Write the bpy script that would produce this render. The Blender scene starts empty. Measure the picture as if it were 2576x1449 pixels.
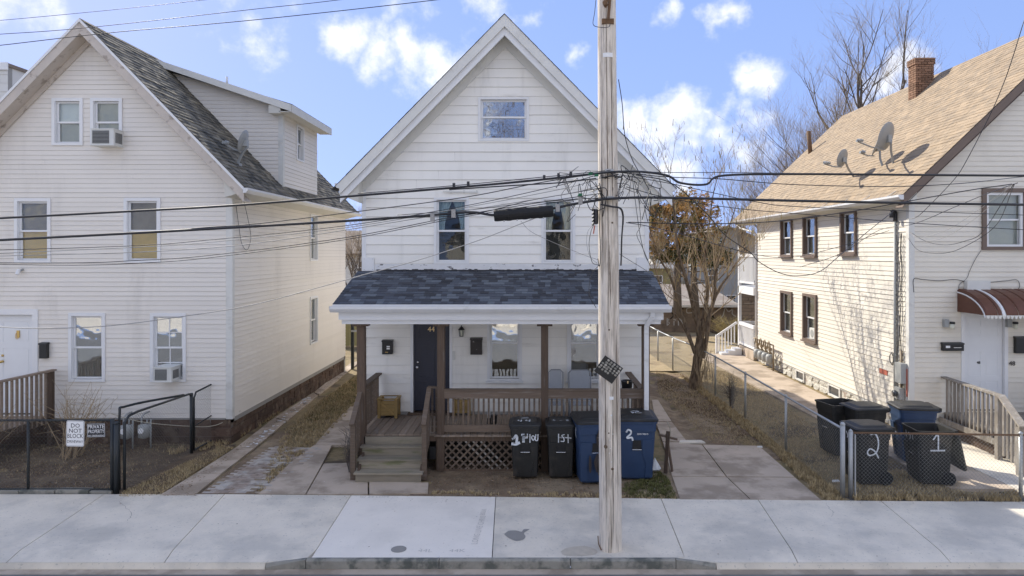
import bpy, bmesh, math, random
from mathutils import Vector, Matrix
R = random.Random(7)
sc = bpy.context.scene
C = sc.collection
# ------------------------------------------------------------------ camera, sky, sun, exposure
F, H, CX, HZ = 1717.0, 4.23, 1340.0, 636.0          # survey constants read off the photograph
cd = bpy.data.cameras.new("camera"); cam = bpy.data.objects.new("camera", cd); C.objects.link(cam)
cam.location = (0, 0, H); cam.rotation_euler = (math.pi/2, 0, 0)
cd.sensor_width = 36; cd.lens = F/2576*36
cd.shift_x = (1288-CX)/2576; cd.shift_y = (HZ-724.5)/2576
cd.clip_start = 0.1; cd.clip_end = 3000
sc.camera = cam
SUN = Vector((0.80, -0.98, -0.94)).normalized()      # direction in which sunlight travels
elev = math.asin(-SUN.z); azi = math.atan2(-SUN.x, -SUN.y)
w = bpy.data.worlds.new("World"); sc.world = w; w.use_nodes = True
def build_sky():
    nt = w.node_tree; N = nt.nodes; L = nt.links; N.clear()
    out = N.new('ShaderNodeOutputWorld'); bg = N.new('ShaderNodeBackground')
    sky = N.new('ShaderNodeTexSky'); sky.sky_type = 'NISHITA'; sky.sun_disc = False
    sky.sun_elevation = elev; sky.sun_rotation = azi; sky.air_density = 1.0; sky.dust_density = 0.25; sky.ozone_density = 2.2
    tc = N.new('ShaderNodeTexCoord')
    lift = N.new('ShaderNodeVectorMath'); lift.operation = 'MULTIPLY_ADD'; L.new(tc.outputs['Generated'], lift.inputs[0]); lift.inputs[1].default_value = (1,1,.8); lift.inputs[2].default_value = (0,0,.22); L.new(lift.outputs[0], sky.inputs['Vector'])
    nrm = N.new('ShaderNodeVectorMath'); nrm.operation = 'NORMALIZE'; L.new(tc.outputs['Generated'], nrm.inputs[0])
    def noise(scale, detail, rough, vec=None):
        n = N.new('ShaderNodeTexNoise'); n.inputs['Scale'].default_value = scale
        n.inputs['Detail'].default_value = detail; n.inputs['Roughness'].default_value = rough
        L.new(vec or nrm.outputs[0], n.inputs['Vector']); return n.outputs['Fac']
    def m(op, a, b=None, c=None, clamp=False):
        n = N.new('ShaderNodeMath'); n.operation = op; n.use_clamp = clamp
        for i, v in enumerate((a, b, c)):
            if v is None: continue
            if isinstance(v, (int, float)): n.inputs[i].default_value = v
            else: L.new(v, n.inputs[i])
        return n.outputs[0]
    # cloud banks: (direction, angular radius in degrees, weight)
    def d(x, y): return Vector(((x-CX)/F, 1, (HZ-y)/F)).normalized()
    blobs = [(d(885,115),2.6,1.0),(d(960,150),3.0,1.0),(d(1060,140),3.2,.95),(d(1140,150),3.0,.75),(d(1080,60),3.4,.62),(d(1200,30),4.2,.72),(d(1150,90),3.4,.66),(d(1000,20),3.2,.55),
             (d(560,70),2.6,.58),(d(650,45),3.4,.62),(d(590,15),3.0,.6),(d(760,20),2.6,.5),(d(0,40),2.6,.85),(d(1455,145),1.3,.62),(d(1610,300),2.0,.95),(d(1690,330),3.0,1.0),
             (d(1700,400),3.4,.8),(d(1790,340),2.6,.85),(d(1850,400),3.0,.8),(d(1760,300),1.6,.7),(d(1880,320),2.2,.6),(d(1905,205),1.5,.75),(d(1880,225),1.2,.7),(d(1935,190),1.1,.62),(d(1825,20),1.8,.9),(d(1815,48),1.2,.8),
             (d(1700,25),1.3,.6),(d(2230,210),2.2,.95),(d(2200,260),2.4,.9),(d(2010,190),.9,.35),(d(850,230),1.3,.42),(d(890,480),2.0,.8),(d(1900,470),3,.5),(d(1750,480),3,.6)]
    rr = random.Random(5)
    for k in range(46):  # unseen clouds outside the view, multiplied and enlarged to add white fill light
        a = rr.uniform(0, 2*math.pi); e = math.asin(rr.uniform(.05, .95))
        v = Vector((math.sin(a)*math.cos(e), math.cos(a)*math.cos(e), math.sin(e)))
        if v.y > 0.35 and v.z < .62: continue
        for j in range(3):
            blobs.append(((v+Vector((rr.uniform(-.1,.1), rr.uniform(-.1,.1), rr.uniform(-.04,.04)))).normalized(), rr.uniform(7,13), rr.uniform(.8,1.1)))
    n1 = noise(9, 7, .6); n2 = noise(30, 5, .6)
    wv = N.new('ShaderNodeTexNoise'); wv.inputs['Scale'].default_value = 14; wv.inputs['Detail'].default_value = 4
    L.new(nrm.outputs[0], wv.inputs['Vector'])
    wo = N.new('ShaderNodeVectorMath'); wo.operation = 'MULTIPLY_ADD'
    L.new(wv.outputs['Color'], wo.inputs[0]); wo.inputs[1].default_value = (.09,.09,.09); L.new(nrm.outputs[0], wo.inputs[2])
    wo2 = N.new('ShaderNodeVectorMath'); wo2.operation = 'SUBTRACT'; L.new(wo.outputs[0], wo2.inputs[0]); wo2.inputs[1].default_value = (.045,.045,.045)
    tot = None
    for v, rad, wt in blobs:
        dp = N.new('ShaderNodeVectorMath'); dp.operation = 'DISTANCE'; L.new(wo2.outputs[0], dp.inputs[0]); dp.inputs[1].default_value = v
        rr_ = math.radians(rad)
        q = m('DIVIDE', dp.outputs['Value'], rr_*1.75); q = m('SUBTRACT', 1, q, clamp=True); q = m('MULTIPLY', q, 1.25); q = m('MULTIPLY', q, wt)
        tot = q if tot is None else m('MAXIMUM', tot, q)
    dens = m('ADD', m('MULTIPLY', n1, .95), m('MULTIPLY', n2, .28))      # about .65 +- .2
    dens = m('ADD', m('MULTIPLY', m('SUBTRACT', dens, .65), 2.6), tot)
    mask = N.new('ShaderNodeMapRange'); mask.interpolation_type = 'SMOOTHSTEP'
    L.new(dens, mask.inputs['Value']); mask.inputs['From Min'].default_value = .30; mask.inputs['From Max'].default_value = 1.15
    gate = N.new('ShaderNodeMapRange'); L.new(tot, gate.inputs['Value']); gate.inputs['From Max'].default_value = .35
    cl = m('MULTIPLY', mask.outputs[0], gate.outputs[0])
    cl = m('MULTIPLY', cl, .93)
    hs = N.new('ShaderNodeHueSaturation'); L.new(sky.outputs[0], hs.inputs['Color']); hs.inputs['Saturation'].default_value = SKY_SAT
    tint = N.new('ShaderNodeMixRGB'); tint.blend_type = 'MULTIPLY'; tint.inputs[0].default_value = 1
    L.new(hs.outputs[0], tint.inputs[1]); tint.inputs[2].default_value = SKY_TINT
    sep = N.new('ShaderNodeSeparateXYZ'); L.new(nrm.outputs[0], sep.inputs[0])
    hz = N.new('ShaderNodeMapRange'); L.new(sep.outputs['Z'], hz.inputs['Value']); hz.inputs['From Min'].default_value = -.05; hz.inputs['From Max'].default_value = .45
    grd = N.new('ShaderNodeMixRGB'); L.new(hz.outputs[0], grd.inputs[0]); grd.inputs[1].default_value = SKY_LOW; grd.inputs[2].default_value = SKY_HIGH
    even = N.new('ShaderNodeMixRGB'); even.inputs[0].default_value = .86; L.new(tint.outputs[0], even.inputs[1]); L.new(grd.outputs[0], even.inputs[2])
    shade = N.new('ShaderNodeMixRGB'); L.new(n1, shade.inputs[0]); shade.inputs[1].default_value = CLOUD_LO; shade.inputs[2].default_value = CLOUD_HI
    mx = N.new('ShaderNodeMixRGB'); L.new(cl, mx.inputs[0]); L.new(even.outputs[0], mx.inputs[1]); L.new(shade.outputs[0], mx.inputs[2])
    L.new(mx.outputs[0], bg.inputs['Color']); bg.inputs['Strength'].default_value = SKY_STR
    L.new(bg.outputs[0], out.inputs[0])
SKY_LOW = (.92, 1.34, 2.45, 1); SKY_HIGH = (.66, 1.05, 2.15, 1)
SKY_SAT = 1.0; SKY_TINT = (1.16, .93, .96, 1); SKY_STR = .125
CLOUD_LO = (2.9, 2.9, 2.95, 1); CLOUD_HI = (3.7, 3.65, 3.55, 1)
build_sky()
sd = bpy.data.lights.new("sun", 'SUN'); sd.energy = 2.1; sd.angle = math.radians(.6); sd.color = (1, .93, .80)
so = bpy.data.objects.new("sun", sd); C.objects.link(so); so.rotation_euler = (-SUN).to_track_quat('Z', 'Y').to_euler(); so.location = (-30, 40, 40)
sc.view_settings.view_transform = 'Standard'; sc.view_settings.look = 'None'; sc.view_settings.gamma = 1
sc.view_settings.use_curve_mapping = False; sc.view_settings.exposure = 1.67
# ------------------------------------------------------------------ helpers
def at(x, y, Y): return Vector(((x-CX)*Y/F, Y, H-(y-HZ)*Y/F))
def gp(x, y, z=0.0):
    Y = F*(H-z)/(y-HZ); return Vector(((x-CX)*Y/F, Y, z))
class MB:
    def __init__(s): s.v = []; s.f = []
    def add(s, vs, fs):
        n = len(s.v); s.v += [Vector(v) for v in vs]; s.f += [tuple(i+n for i in f) for f in fs]; return s
    def hexa(s, p): return s.add(p, [(0,1,2,3),(4,7,6,5),(0,4,5,1),(1,5,6,2),(2,6,7,3),(3,7,4,0)])
    def box(s, a, b, M=None):
        x0,y0,z0 = a; x1,y1,z1 = b
        p = [Vector(q) for q in ((x0,y0,z0),(x1,y0,z0),(x1,y1,z0),(x0,y1,z0),(x0,y0,z1),(x1,y0,z1),(x1,y1,z1),(x0,y1,z1))]
        if M is not None: p = [M @ q for q in p]
        return s.hexa(p)
    def beam(s, a, b, wd, ht, up=Vector((0,0,1))):        # rectangular bar from a to b
        a = Vector(a); b = Vector(b); d = (b-a).normalized(); sx = d.cross(up)
        if sx.length < 1e-4: sx = Vector((1,0,0))
        sx.normalize(); sz = sx.cross(d).normalized()
        p = []
        for e in (a, b): p += [e-sx*wd/2-sz*ht/2, e+sx*wd/2-sz*ht/2, e+sx*wd/2+sz*ht/2, e-sx*wd/2+sz*ht/2]
        return s.hexa(p)
    def prism(s, poly, d):
        n = len(poly); d = Vector(d); poly = [Vector(q) for q in poly]
        return s.add(poly+[q+d for q in poly], [tuple(range(n))[::-1], tuple(range(n,2*n))]+[(i,(i+1)%n,(i+1)%n+n,i+n) for i in range(n)])
    def tube(s, pts, r, n=6, cap=True):
        pts = [Vector(p) for p in pts]; k = len(pts)
        rs = r if isinstance(r, (list, tuple)) else [r]*k
        rings = []; ref = None
        for i, p in enumerate(pts):
            t = (pts[min(i+1,k-1)]-pts[max(i-1,0)])
            if t.length < 1e-9: t = Vector((0,0,1))
            t.normalize()
            if ref is None: ref = Vector((0,0,1)) if abs(t.z) < .9 else Vector((1,0,0))
            a = t.cross(ref)
            if a.length < 1e-4: a = t.orthogonal()
            a.normalize(); b = t.cross(a); ref = -b if b.length else ref
            ref = a.cross(t)
            rings.append([p+a*math.cos(2*math.pi*j/n)*rs[i]+b*math.sin(2*math.pi*j/n)*rs[i] for j in range(n)])
        vs = [q for rg in rings for q in rg]; fs = []
        for i in range(k-1):
            for j in range(n): fs.append((i*n+j, i*n+(j+1)%n, (i+1)*n+(j+1)%n, (i+1)*n+j))
        if cap: fs += [tuple(range(n))[::-1], tuple(range((k-1)*n, k*n))]
        return s.add(vs, fs)
    def cyl(s, a, b, r, n=16, r2=None): return s.tube([a, b], [r, r if r2 is None else r2], n)
    def lathe(s, prof, c=(0,0,0), n=20, M=None):
        c = Vector(c); vs = []; fs = []; k = len(prof)
        for r, z in prof:
            for j in range(n):
                q = Vector((r*math.cos(2*math.pi*j/n), r*math.sin(2*math.pi*j/n), z))
                vs.append(c+(M @ q if M is not None else q))
        for i in range(k-1):
            for j in range(n): fs.append((i*n+j, i*n+(j+1)%n, (i+1)*n+(j+1)%n, (i+1)*n+j))
        fs += [tuple(range(n))[::-1], tuple(range((k-1)*n, k*n))]
        return s.add(vs, fs)
    def loft(s, rings, closed=True, cap=True):
        n = len(rings[0]); vs = [q for r in rings for q in r]; fs = []
        for i in range(len(rings)-1):
            for j in range(n if closed else n-1): fs.append((i*n+j, i*n+(j+1)%n, (i+1)*n+(j+1)%n, (i+1)*n+j))
        if cap: fs += [tuple(range(n))[::-1], tuple(range((len(rings)-1)*n, len(rings)*n))]
        return s.add(vs, fs)
WL = {}
def obj(name, mb, mat, parent=None, kind=None, smooth=False, recalc=True, origin=None):
    o_loc = WL[parent.name] if parent is not None else (Vector(origin) if origin is not None else Vector((0,0,0)))
    me = bpy.data.meshes.new(name)
    me.from_pydata([v-o_loc for v in mb.v], [], mb.f); me.update()
    if recalc and len(mb.f) < 60000:
        bm = bmesh.new(); bm.from_mesh(me); bmesh.ops.recalc_face_normals(bm, faces=bm.faces); bm.to_mesh(me); bm.free()
    if smooth:
        for p in me.polygons: p.use_smooth = True
    me.materials.append(mat)
    o = bpy.data.objects.new(name, me); C.objects.link(o)
    if parent is not None: o.parent = parent
    else: o.location = o_loc
    WL[o.name] = o_loc
    if kind: o['kind'] = kind
    return o
def tag(o, label, cat, group=None):
    o['label'] = label; o['category'] = cat
    if group: o['group'] = group
    return o
def thing(name, label, cat, loc=(0,0,0), group=None):
    o = bpy.data.objects.new(name, None); C.objects.link(o); o.location = loc; o.empty_display_size = .2
    WL[o.name] = Vector(loc); return tag(o, label, cat, group)
def struct(name, mb, mat, **k): return obj(name, mb, mat, kind='structure', **k)
def copy_tree(o, parent=None):
    c = o.copy(); C.objects.link(c); c.parent = parent
    if parent is not None: c.matrix_parent_inverse = Matrix()
    for ch in list(o.children): copy_tree(ch, c)
    return c
def spline(P, k=8):
    P = [Vector(p) for p in P]
    if len(P) < 3: return [P[0].lerp(P[-1], i/k) for i in range(k+1)]
    Q = [P[0]*2-P[1]]+P+[P[-1]*2-P[-2]]; out = []
    for i in range(1, len(Q)-2):
        a, b, c, d = Q[i-1:i+3]
        for j in range(k):
            t = j/k
            out.append(.5*((2*b)+(c-a)*t+(2*a-5*b+4*c-d)*t*t+(3*b-a-3*c+d)*t**3))
    out.append(P[-1]); return out
_txt = {}
def text_mb(s, size, ext=.002, align='CENTER'):
    cu = bpy.data.curves.new('t', 'FONT'); cu.body = s; cu.size = size; cu.extrude = ext; cu.align_x = align; cu.resolution_u = 2; cu.space_line = .95
    o = bpy.data.objects.new('t', cu); C.objects.link(o); bpy.context.view_layer.update()
    me = bpy.data.meshes.new_from_object(o.evaluated_get(bpy.context.evaluated_depsgraph_get()))
    mb = MB(); mb.add([v.co.copy() for v in me.vertices], [tuple(p.vertices) for p in me.polygons])
    bpy.data.objects.remove(o); bpy.data.curves.remove(cu); bpy.data.meshes.remove(me); return mb
def place(mb, O, U, V, N):                 # local x,y,z -> U,V,N at O
    r = MB(); r.f = mb.f; r.v = [Vector(O)+Vector(U)*v.x+Vector(V)*v.y+Vector(N)*v.z for v in mb.v]; return r
# ------------------------------------------------------------------ materials
def mat(name, col, rough=.75, var=.10, scale=3.0, col2=None, s2=2.0, th=(.5,.62), objvar=0.0, islvar=0.0, bump=.0, bscale=60, metal=0.0, stretch=(1,1,1), st2=None, spec=.35, palette=None, wave=None, fac2=1.0, col3=None, s3=8, th3=(.6,.68), fac3=1.0, st3=None, bdist=.01, emis=None):
    m = bpy.data.materials.new(name); m.use_nodes = True; nt = m.node_tree; N = nt.nodes; L = nt.links
    b = N['Principled BSDF']; b.inputs['Roughness'].default_value = rough; b.inputs['Metallic'].default_value = metal
    b.inputs['Specular IOR Level'].default_value = spec
    tc = N.new('ShaderNodeTexCoord')
    def noise(scale, stv, det=5, off=0):
        mp = N.new('ShaderNodeMapping'); L.new(tc.outputs['Object'], mp.inputs[0]); mp.inputs['Scale'].default_value = stv; mp.inputs['Location'].default_value = (off,off*.7,off*1.3)
        n = N.new('ShaderNodeTexNoise'); n.inputs['Scale'].default_value = scale; n.inputs['Detail'].default_value = det; n.inputs['Roughness'].default_value = .6
        L.new(mp.outputs[0], n.inputs['Vector']); return n.outputs['Fac']
    def math_(op, a, b_, clamp=False):
        n = N.new('ShaderNodeMath'); n.operation = op; n.use_clamp = clamp
        for i, v in enumerate((a, b_)):
            if isinstance(v, (int, float)): n.inputs[i].default_value = v
            else: L.new(v, n.inputs[i])
        return n.outputs[0]
    def mix(f, a, c):
        n = N.new('ShaderNodeMixRGB')
        if isinstance(f, (int, float)): n.inputs[0].default_value = f
        else: L.new(f, n.inputs[0])
        for i, v in ((1, a), (2, c)):
            if isinstance(v, tuple): n.inputs[i].default_value = (*v[:3], 1)
            else: L.new(v, n.inputs[i])
        return n.outputs[0]
    def ramp(src, t0, t1):
        n = N.new('ShaderNodeMapRange'); L.new(src, n.inputs['Value']); n.inputs['From Min'].default_value = t0; n.inputs['From Max'].default_value = t1; n.interpolation_type = 'SMOOTHSTEP'; return n.outputs[0]
    rnd = None
    if objvar or islvar or palette:
        oi = N.new('ShaderNodeObjectInfo'); ge = N.new('ShaderNodeNewGeometry')
        rnd = math_('FRACT', math_('ADD', oi.outputs['Random'], ge.outputs['Random Per Island']), 0.0)
    base = col
    if palette:
        cr = N.new('ShaderNodeValToRGB'); L.new(rnd, cr.inputs[0]); cr.color_ramp.interpolation = 'CONSTANT'
        els = cr.color_ramp.elements
        for i, c in enumerate(palette):
            e = els[i] if i < 2 else els.new(i/len(palette))
            e.position = i/len(palette); e.color = (*c, 1)
        base = cr.outputs[0]
    if col2 is not None:
        f = ramp(noise(s2, st2 or stretch, 6, 3.1), *th)
        if fac2 != 1: f = math_('MULTIPLY', f, fac2)
        base = mix(f, base, col2)
    if col3 is not None:
        f = ramp(noise(s3, st3 or stretch, 6, 7.7), *th3)
        if fac3 != 1: f = math_('MULTIPLY', f, fac3)
        base = mix(f, base, col3)
    bright = math_('ADD', math_('MULTIPLY', math_('SUBTRACT', noise(scale, stretch), .5), 2*var*1.6), 1.0)
    if objvar or islvar: bright = math_('MULTIPLY', bright, math_('ADD', math_('MULTIPLY', math_('SUBTRACT', rnd, .5), 2*max(objvar, islvar)), 1.0))
    vm = N.new('ShaderNodeMixRGB'); vm.blend_type = 'MULTIPLY'; vm.inputs[0].default_value = 1
    if isinstance(base, tuple): vm.inputs[1].default_value = (*base[:3], 1)
    else: L.new(base, vm.inputs[1])
    L.new(bright, vm.inputs[2]); L.new(vm.outputs[0], b.inputs['Base Color'])
    if bump:
        bn = N.new('ShaderNodeBump'); bn.inputs['Strength'].default_value = bump; bn.inputs['Distance'].default_value = bdist
        L.new(noise(bscale, stretch, 4, 1.7), bn.inputs['Height']); L.new(bn.outputs[0], b.inputs['Normal'])
    return m
M = {}
M['white44'] = mat('white_siding', (.88,.855,.80), .55, .05, .7, col2=(.62,.60,.55), s2=.9, th=(.5,.8), st2=(3,3,.35), fac2=.6, objvar=.03, col3=(.50,.47,.41), s3=1.6, th3=(.60,.78), fac3=.55, st3=(.6,.6,3))
M['cream_left'] = mat('cream_vinyl', (.78,.735,.67), .5, .05, .6, col2=(.62,.58,.525), s2=.7, th=(.52,.8), st2=(2,2,.5), fac2=.6, objvar=.02)
M['cream_right'] = mat('pale_vinyl', (.76,.71,.615), .5, .05, .6, col2=(.60,.56,.48), s2=.8, th=(.5,.8), fac2=.5, objvar=.025)
M['trim'] = mat('white_trim', (.78,.78,.78), .45, .04, 3, bump=.05)
M['trim_old'] = mat('weathered_white_trim', (.70,.69,.65), .6, .07, 3, col2=(.50,.48,.43), s2=3, th=(.55,.75), fac2=.6)
M['trim_peel'] = mat('peeling_trim', (.56,.50,.44), .8, .1, 4, col2=(.30,.25,.21), s2=5, th=(.56,.66), fac2=.7, bump=.3, bscale=30)
M['peel_white'] = mat('peeling_white_flashing', (.72,.72,.72), .6, .08, 6, col2=(.16,.15,.15), s2=6, th=(.60,.64), stretch=(1,1,2))
M['brown_trim'] = mat('brown_trim', (.17,.125,.10), .5, .08, 4)
M['soffit'] = mat('soffit', (.62,.60,.54), .6, .06, 3)
M['gutter'] = mat('gutter_aluminium', (.72,.72,.72), .35, .05, 5, col2=(.5,.49,.46), s2=4, th=(.55,.7), fac2=.5)
M['shadeblind'] = mat('window_blind', (.50,.49,.45), .8, .06, 8)
M['blind_white'] = mat('pale_roller_blind', (.85,.85,.81), .8, .05, 5)
M['blind_tan'] = mat('tan_paper_blind', (.80,.55,.19), .85, .12, 4)
M['curtain'] = mat('curtain_cloth', (.55,.56,.52), .9, .15, 5, stretch=(8,8,.6))
M['curtain_blue'] = mat('pale_blue_curtain', (.36,.46,.50), .9, .2, 4, stretch=(5,5,.8))
M['plastic_sheet'] = mat('clear_plastic_sheeting', (.52,.51,.48), .25, .3, 2.5, col2=(.97,.97,.97), s2=2.2, th=(.50,.54), bump=.8, bscale=5, bdist=.05, spec=.8)  # near-white streaks paint bright reflections onto the sheeting
M['screen'] = mat('insect_screen', (.40,.32,.23), .7, .25, 3, stretch=(1,1,.6))
M['sheathing'] = mat('grey_sheathing', (.36,.35,.33), .9, .1, 3)  # darkened so the slits between boards read as shadow lines
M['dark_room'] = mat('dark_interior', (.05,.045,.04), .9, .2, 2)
def glass_mat(nm='window_glass', mul=.8, add=.0):
    m = bpy.data.materials.new(nm); m.use_nodes = True; nt = m.node_tree; N = nt.nodes; L = nt.links; N.clear()
    o = N.new('ShaderNodeOutputMaterial'); t = N.new('ShaderNodeBsdfTransparent'); t.inputs[0].default_value = (.94,.96,.95,1)
    g = N.new('ShaderNodeBsdfGlossy'); g.inputs['Roughness'].default_value = .02; g.inputs['Color'].default_value = (.95,.97,1,1)
    tc = N.new('ShaderNodeTexCoord'); n = N.new('ShaderNodeTexNoise'); n.inputs['Scale'].default_value = 2.2; n.inputs['Detail'].default_value = 2; L.new(tc.outputs['Object'], n.inputs['Vector'])
    bn = N.new('ShaderNodeBump'); bn.inputs['Strength'].default_value = .25; bn.inputs['Distance'].default_value = .03; L.new(n.outputs['Fac'], bn.inputs['Height']); L.new(bn.outputs[0], g.inputs['Normal'])
    fr = N.new('ShaderNodeFresnel'); fr.inputs['IOR'].default_value = 1.5
    ma = N.new('ShaderNodeMath'); ma.operation = 'MULTIPLY_ADD'; L.new(fr.outputs[0], ma.inputs[0]); ma.inputs[1].default_value = mul; ma.inputs[2].default_value = add
    mx = N.new('ShaderNodeMixShader'); L.new(ma.outputs[0], mx.inputs[0]); L.new(t.outputs[0], mx.inputs[1]); L.new(g.outputs[0], mx.inputs[2]); L.new(mx.outputs[0], o.inputs[0]); return m
M['glass'] = glass_mat()
M['glass_storm'] = glass_mat('reflective_storm_glass', 1.4, .26)
M['shingle44'] = mat('slate_blue_shingle', (.1,.1,.1), .85, .15, 30, palette=[(.052,.056,.066),(.078,.087,.106),(.060,.065,.078),(.112,.127,.150),(.046,.048,.056),(.086,.097,.118),(.135,.152,.175),(.066,.072,.088)], bump=.4, bscale=200, bdist=.003)
M['shingle_left'] = mat('grey_brown_shingle', (.21,.185,.14), .9, .25, 9, col2=(.075,.072,.062), s2=3.2, th=(.42,.62), stretch=(1,1,1), islvar=.35, objvar=.35, bump=.5, bscale=60)
M['shingle_right'] = mat('tan_shingle', (.37,.28,.185), .9, .12, 5, col2=(.28,.22,.155), s2=4, th=(.4,.65), objvar=.10, islvar=.10, bump=.4, bscale=70)
M['roof_edge'] = mat('roof_edge_dark', (.05,.05,.055), .8, .1, 5)
M['deckwood'] = mat('weathered_deck_wood', (.26,.20,.15), .8, .22, 5, col2=(.30,.29,.28), s2=5, th=(.52,.72), stretch=(5,.6,5), fac2=.55, objvar=.2, bump=.35, bscale=20)
M['postwood'] = mat('brown_weathered_wood', (.112,.077,.054), .8, .25, 6, col2=(.21,.185,.165), s2=4, th=(.55,.75), stretch=(6,6,.5), fac2=.6, objvar=.2, bump=.35, bscale=18)
M['railwood'] = mat('brown_rail_wood', (.145,.106,.077), .8, .25, 6, col2=(.23,.20,.18), s2=4, th=(.52,.72), stretch=(.5,3,6), fac2=.65, objvar=.2, bump=.3, bscale=18)
M['greywood'] = mat('grey_silvered_wood', (.26,.23,.195), .85, .2, 6, col2=(.38,.36,.33), s2=4, th=(.5,.7), stretch=(3,3,1), objvar=.15, bump=.3)
M['mosswood'] = mat('mossy_step_wood', (.27,.235,.18), .85, .2, 4, col2=(.17,.165,.09), s2=3, th=(.52,.68), stretch=(.5,4,4), objvar=.15, bump=.3)
M['planter'] = mat('honey_pine', (.36,.24,.09), .6, .15, 8, stretch=(1,4,4), objvar=.1)
M['polewood'] = mat('weathered_pole_wood', (.80,.715,.61), .85, .30, 6, col2=(.44,.37,.295), s2=2.2, th=(.48,.62), stretch=(9,9,.4), st2=(5,5,.55), fac2=.75, bump=.7, bscale=16, bdist=.02, col3=(.15,.115,.085), s3=6, th3=(.60,.66), st3=(14,14,.22), fac3=.85)
M['concrete'] = mat('sidewalk_concrete', (.76,.685,.565), .9, .10, 2.3, col2=(.54,.50,.43), s2=.9, th=(.42,.66), fac2=.85, objvar=.02, bump=.5, bscale=90, bdist=.006, col3=(.36,.345,.31), s3=26, th3=(.60,.68), fac3=.55)
M['concrete_new'] = mat('new_concrete', (.84,.775,.68), .9, .06, 1.6, col2=(.74,.685,.60), s2=1.2, th=(.46,.70), fac2=.8, bump=.4, bscale=90, bdist=.005, col3=(.50,.47,.42), s3=22, th3=(.62,.70), fac3=.5)
M['concrete_old'] = mat('old_concrete', (.50,.41,.32), .92, .12, 1.3, col2=(.33,.265,.20), s2=1.4, th=(.44,.62), bump=.4, bscale=90, bdist=.004, objvar=.04, col3=(.38,.36,.33), s3=14, th3=(.64,.72), fac3=.5)
M['scribe'] = mat('scribed_concrete', (.60,.56,.50), .95, .1, 8)
M['joint'] = mat('joint_dirt', (.12,.11,.10), .95, .2, 5)
M['curb'] = mat('curb_stone', (.30,.285,.245), .9, .25, 5, col2=(.12,.125,.11), s2=4, th=(.45,.65), bump=.6, bscale=40, objvar=.08)
M['asphalt'] = mat('asphalt', (.17,.17,.168), .92, .15, 8, col2=(.24,.235,.225), s2=1.2, th=(.5,.7), fac2=.5, bump=.5, bscale=150)
M['dirt'] = mat('bare_dirt', (.20,.142,.092), .95, .35, 4, col2=(.30,.23,.15), s2=1.1, th=(.42,.66), bump=1, bscale=14, bdist=.05, col3=(.26,.21,.13), s3=22, th3=(.58,.66), fac3=.7)
M['dirt_dark'] = mat('dark_yard_soil', (.115,.082,.055), .95, .35, 4, col2=(.19,.145,.095), s2=1.6, th=(.46,.66), bump=1, bscale=14, bdist=.05, col3=(.30,.24,.16), s3=24, th3=(.62,.68), fac3=.6)
M['deadgrass'] = mat('dead_grass', (.27,.205,.11), .95, .3, 7, col2=(.105,.08,.055), s2=.9, th=(.50,.66), bump=1, bscale=20, bdist=.04, col3=(.12,.12,.045), s3=1.6, th3=(.52,.68), fac3=.6)
M['lawn_tan'] = mat('tan_lawn', (.37,.29,.175), .95, .2, 3, col2=(.18,.13,.08), s2=.5, th=(.48,.66), bump=.8, bscale=18, bdist=.04, col3=(.17,.16,.06), s3=.4, th3=(.52,.7), fac3=.5)
M['blade_tan'] = mat('dry_grass_blades', (.44,.34,.19), .9, .2, 8, islvar=.4)
M['blade_green'] = mat('green_grass_blades', (.13,.13,.045), .9, .2, 8, islvar=.4)
M['litter'] = mat('dead_leaves', (.20,.13,.075), .9, .2, 8, islvar=.5)
M['paver'] = mat('brick_paver', (.32,.255,.205), .9, .2, 8, col2=(.46,.42,.37), s2=2.4, th=(.4,.6), objvar=.15, bump=.4)
M['brownstone'] = mat('brownstone_block', (.105,.068,.050), .95, .3, 5, col2=(.17,.125,.09), s2=4, th=(.5,.65), objvar=.25, bump=1, bscale=18, bdist=.03)
M['mortar'] = mat('mortar', (.16,.135,.115), .95, .15, 8)
M['whitestone'] = mat('whitewashed_rubble', (.56,.54,.48), .95, .2, 4, col2=(.34,.26,.22), s2=3, th=(.54,.66), objvar=.08, bump=1, bscale=9, bdist=.06)
M['brick'] = mat('red_brick', (.26,.15,.095), .9, .15, 8, objvar=.25, bump=.4, bscale=60)
M['block'] = mat('cinder_block', (.26,.20,.15), .95, .15, 6, col2=(.17,.13,.10), s2=2, th=(.5,.7), objvar=.15, bump=.5)
M['graffiti'] = mat('pale_graffiti_paint', (.55,.54,.52), .8, .15, 9)
M['black_paint'] = mat('black_graffiti_paint', (.02,.02,.02), .8, .1, 9)
M['galv'] = mat('galvanised_steel', (.42,.43,.43), .45, .12, 12, metal=.5, objvar=.05)
M['wiremesh'] = mat('galvanised_wire', (.30,.30,.28), .5, .1, 5, metal=.3)
M['blacksteel'] = mat('black_coated_steel', (.018,.022,.024), .4, .15, 10, spec=.5)
M['blackwire'] = mat('black_fence_wire', (.13,.13,.12), .6, .1, 10)
M['cable'] = mat('black_cable', (.014,.014,.018), .38, .2, 8, spec=.6)
M['cable_grey'] = mat('grey_wire', (.34,.33,.32), .45, .1, 8, metal=.2)
M['rubber'] = mat('black_rubber_sleeve', (.012,.012,.013), .55, .2, 6, bump=.6, bscale=30)
M['rust'] = mat('rusty_iron', (.17,.10,.055), .85, .3, 20, bump=.3)
M['binblack'] = mat('black_bin_plastic', (.022,.022,.021), .5, .3, 5, col2=(.058,.050,.042), s2=2.5, th=(.5,.72), col3=(.12,.11,.10), s3=16, th3=(.68,.72), st3=(1,1,.35), fac3=.4, spec=.45, bump=.1, bscale=120)
M['binblue'] = mat('blue_bin_plastic', (.024,.050,.112), .5, .15, 4, col2=(.038,.068,.125), s2=3, th=(.5,.72), fac2=.6, spec=.45)
M['spray'] = mat('white_spray_paint', (.72,.75,.78), .8, .18, 14)
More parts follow.
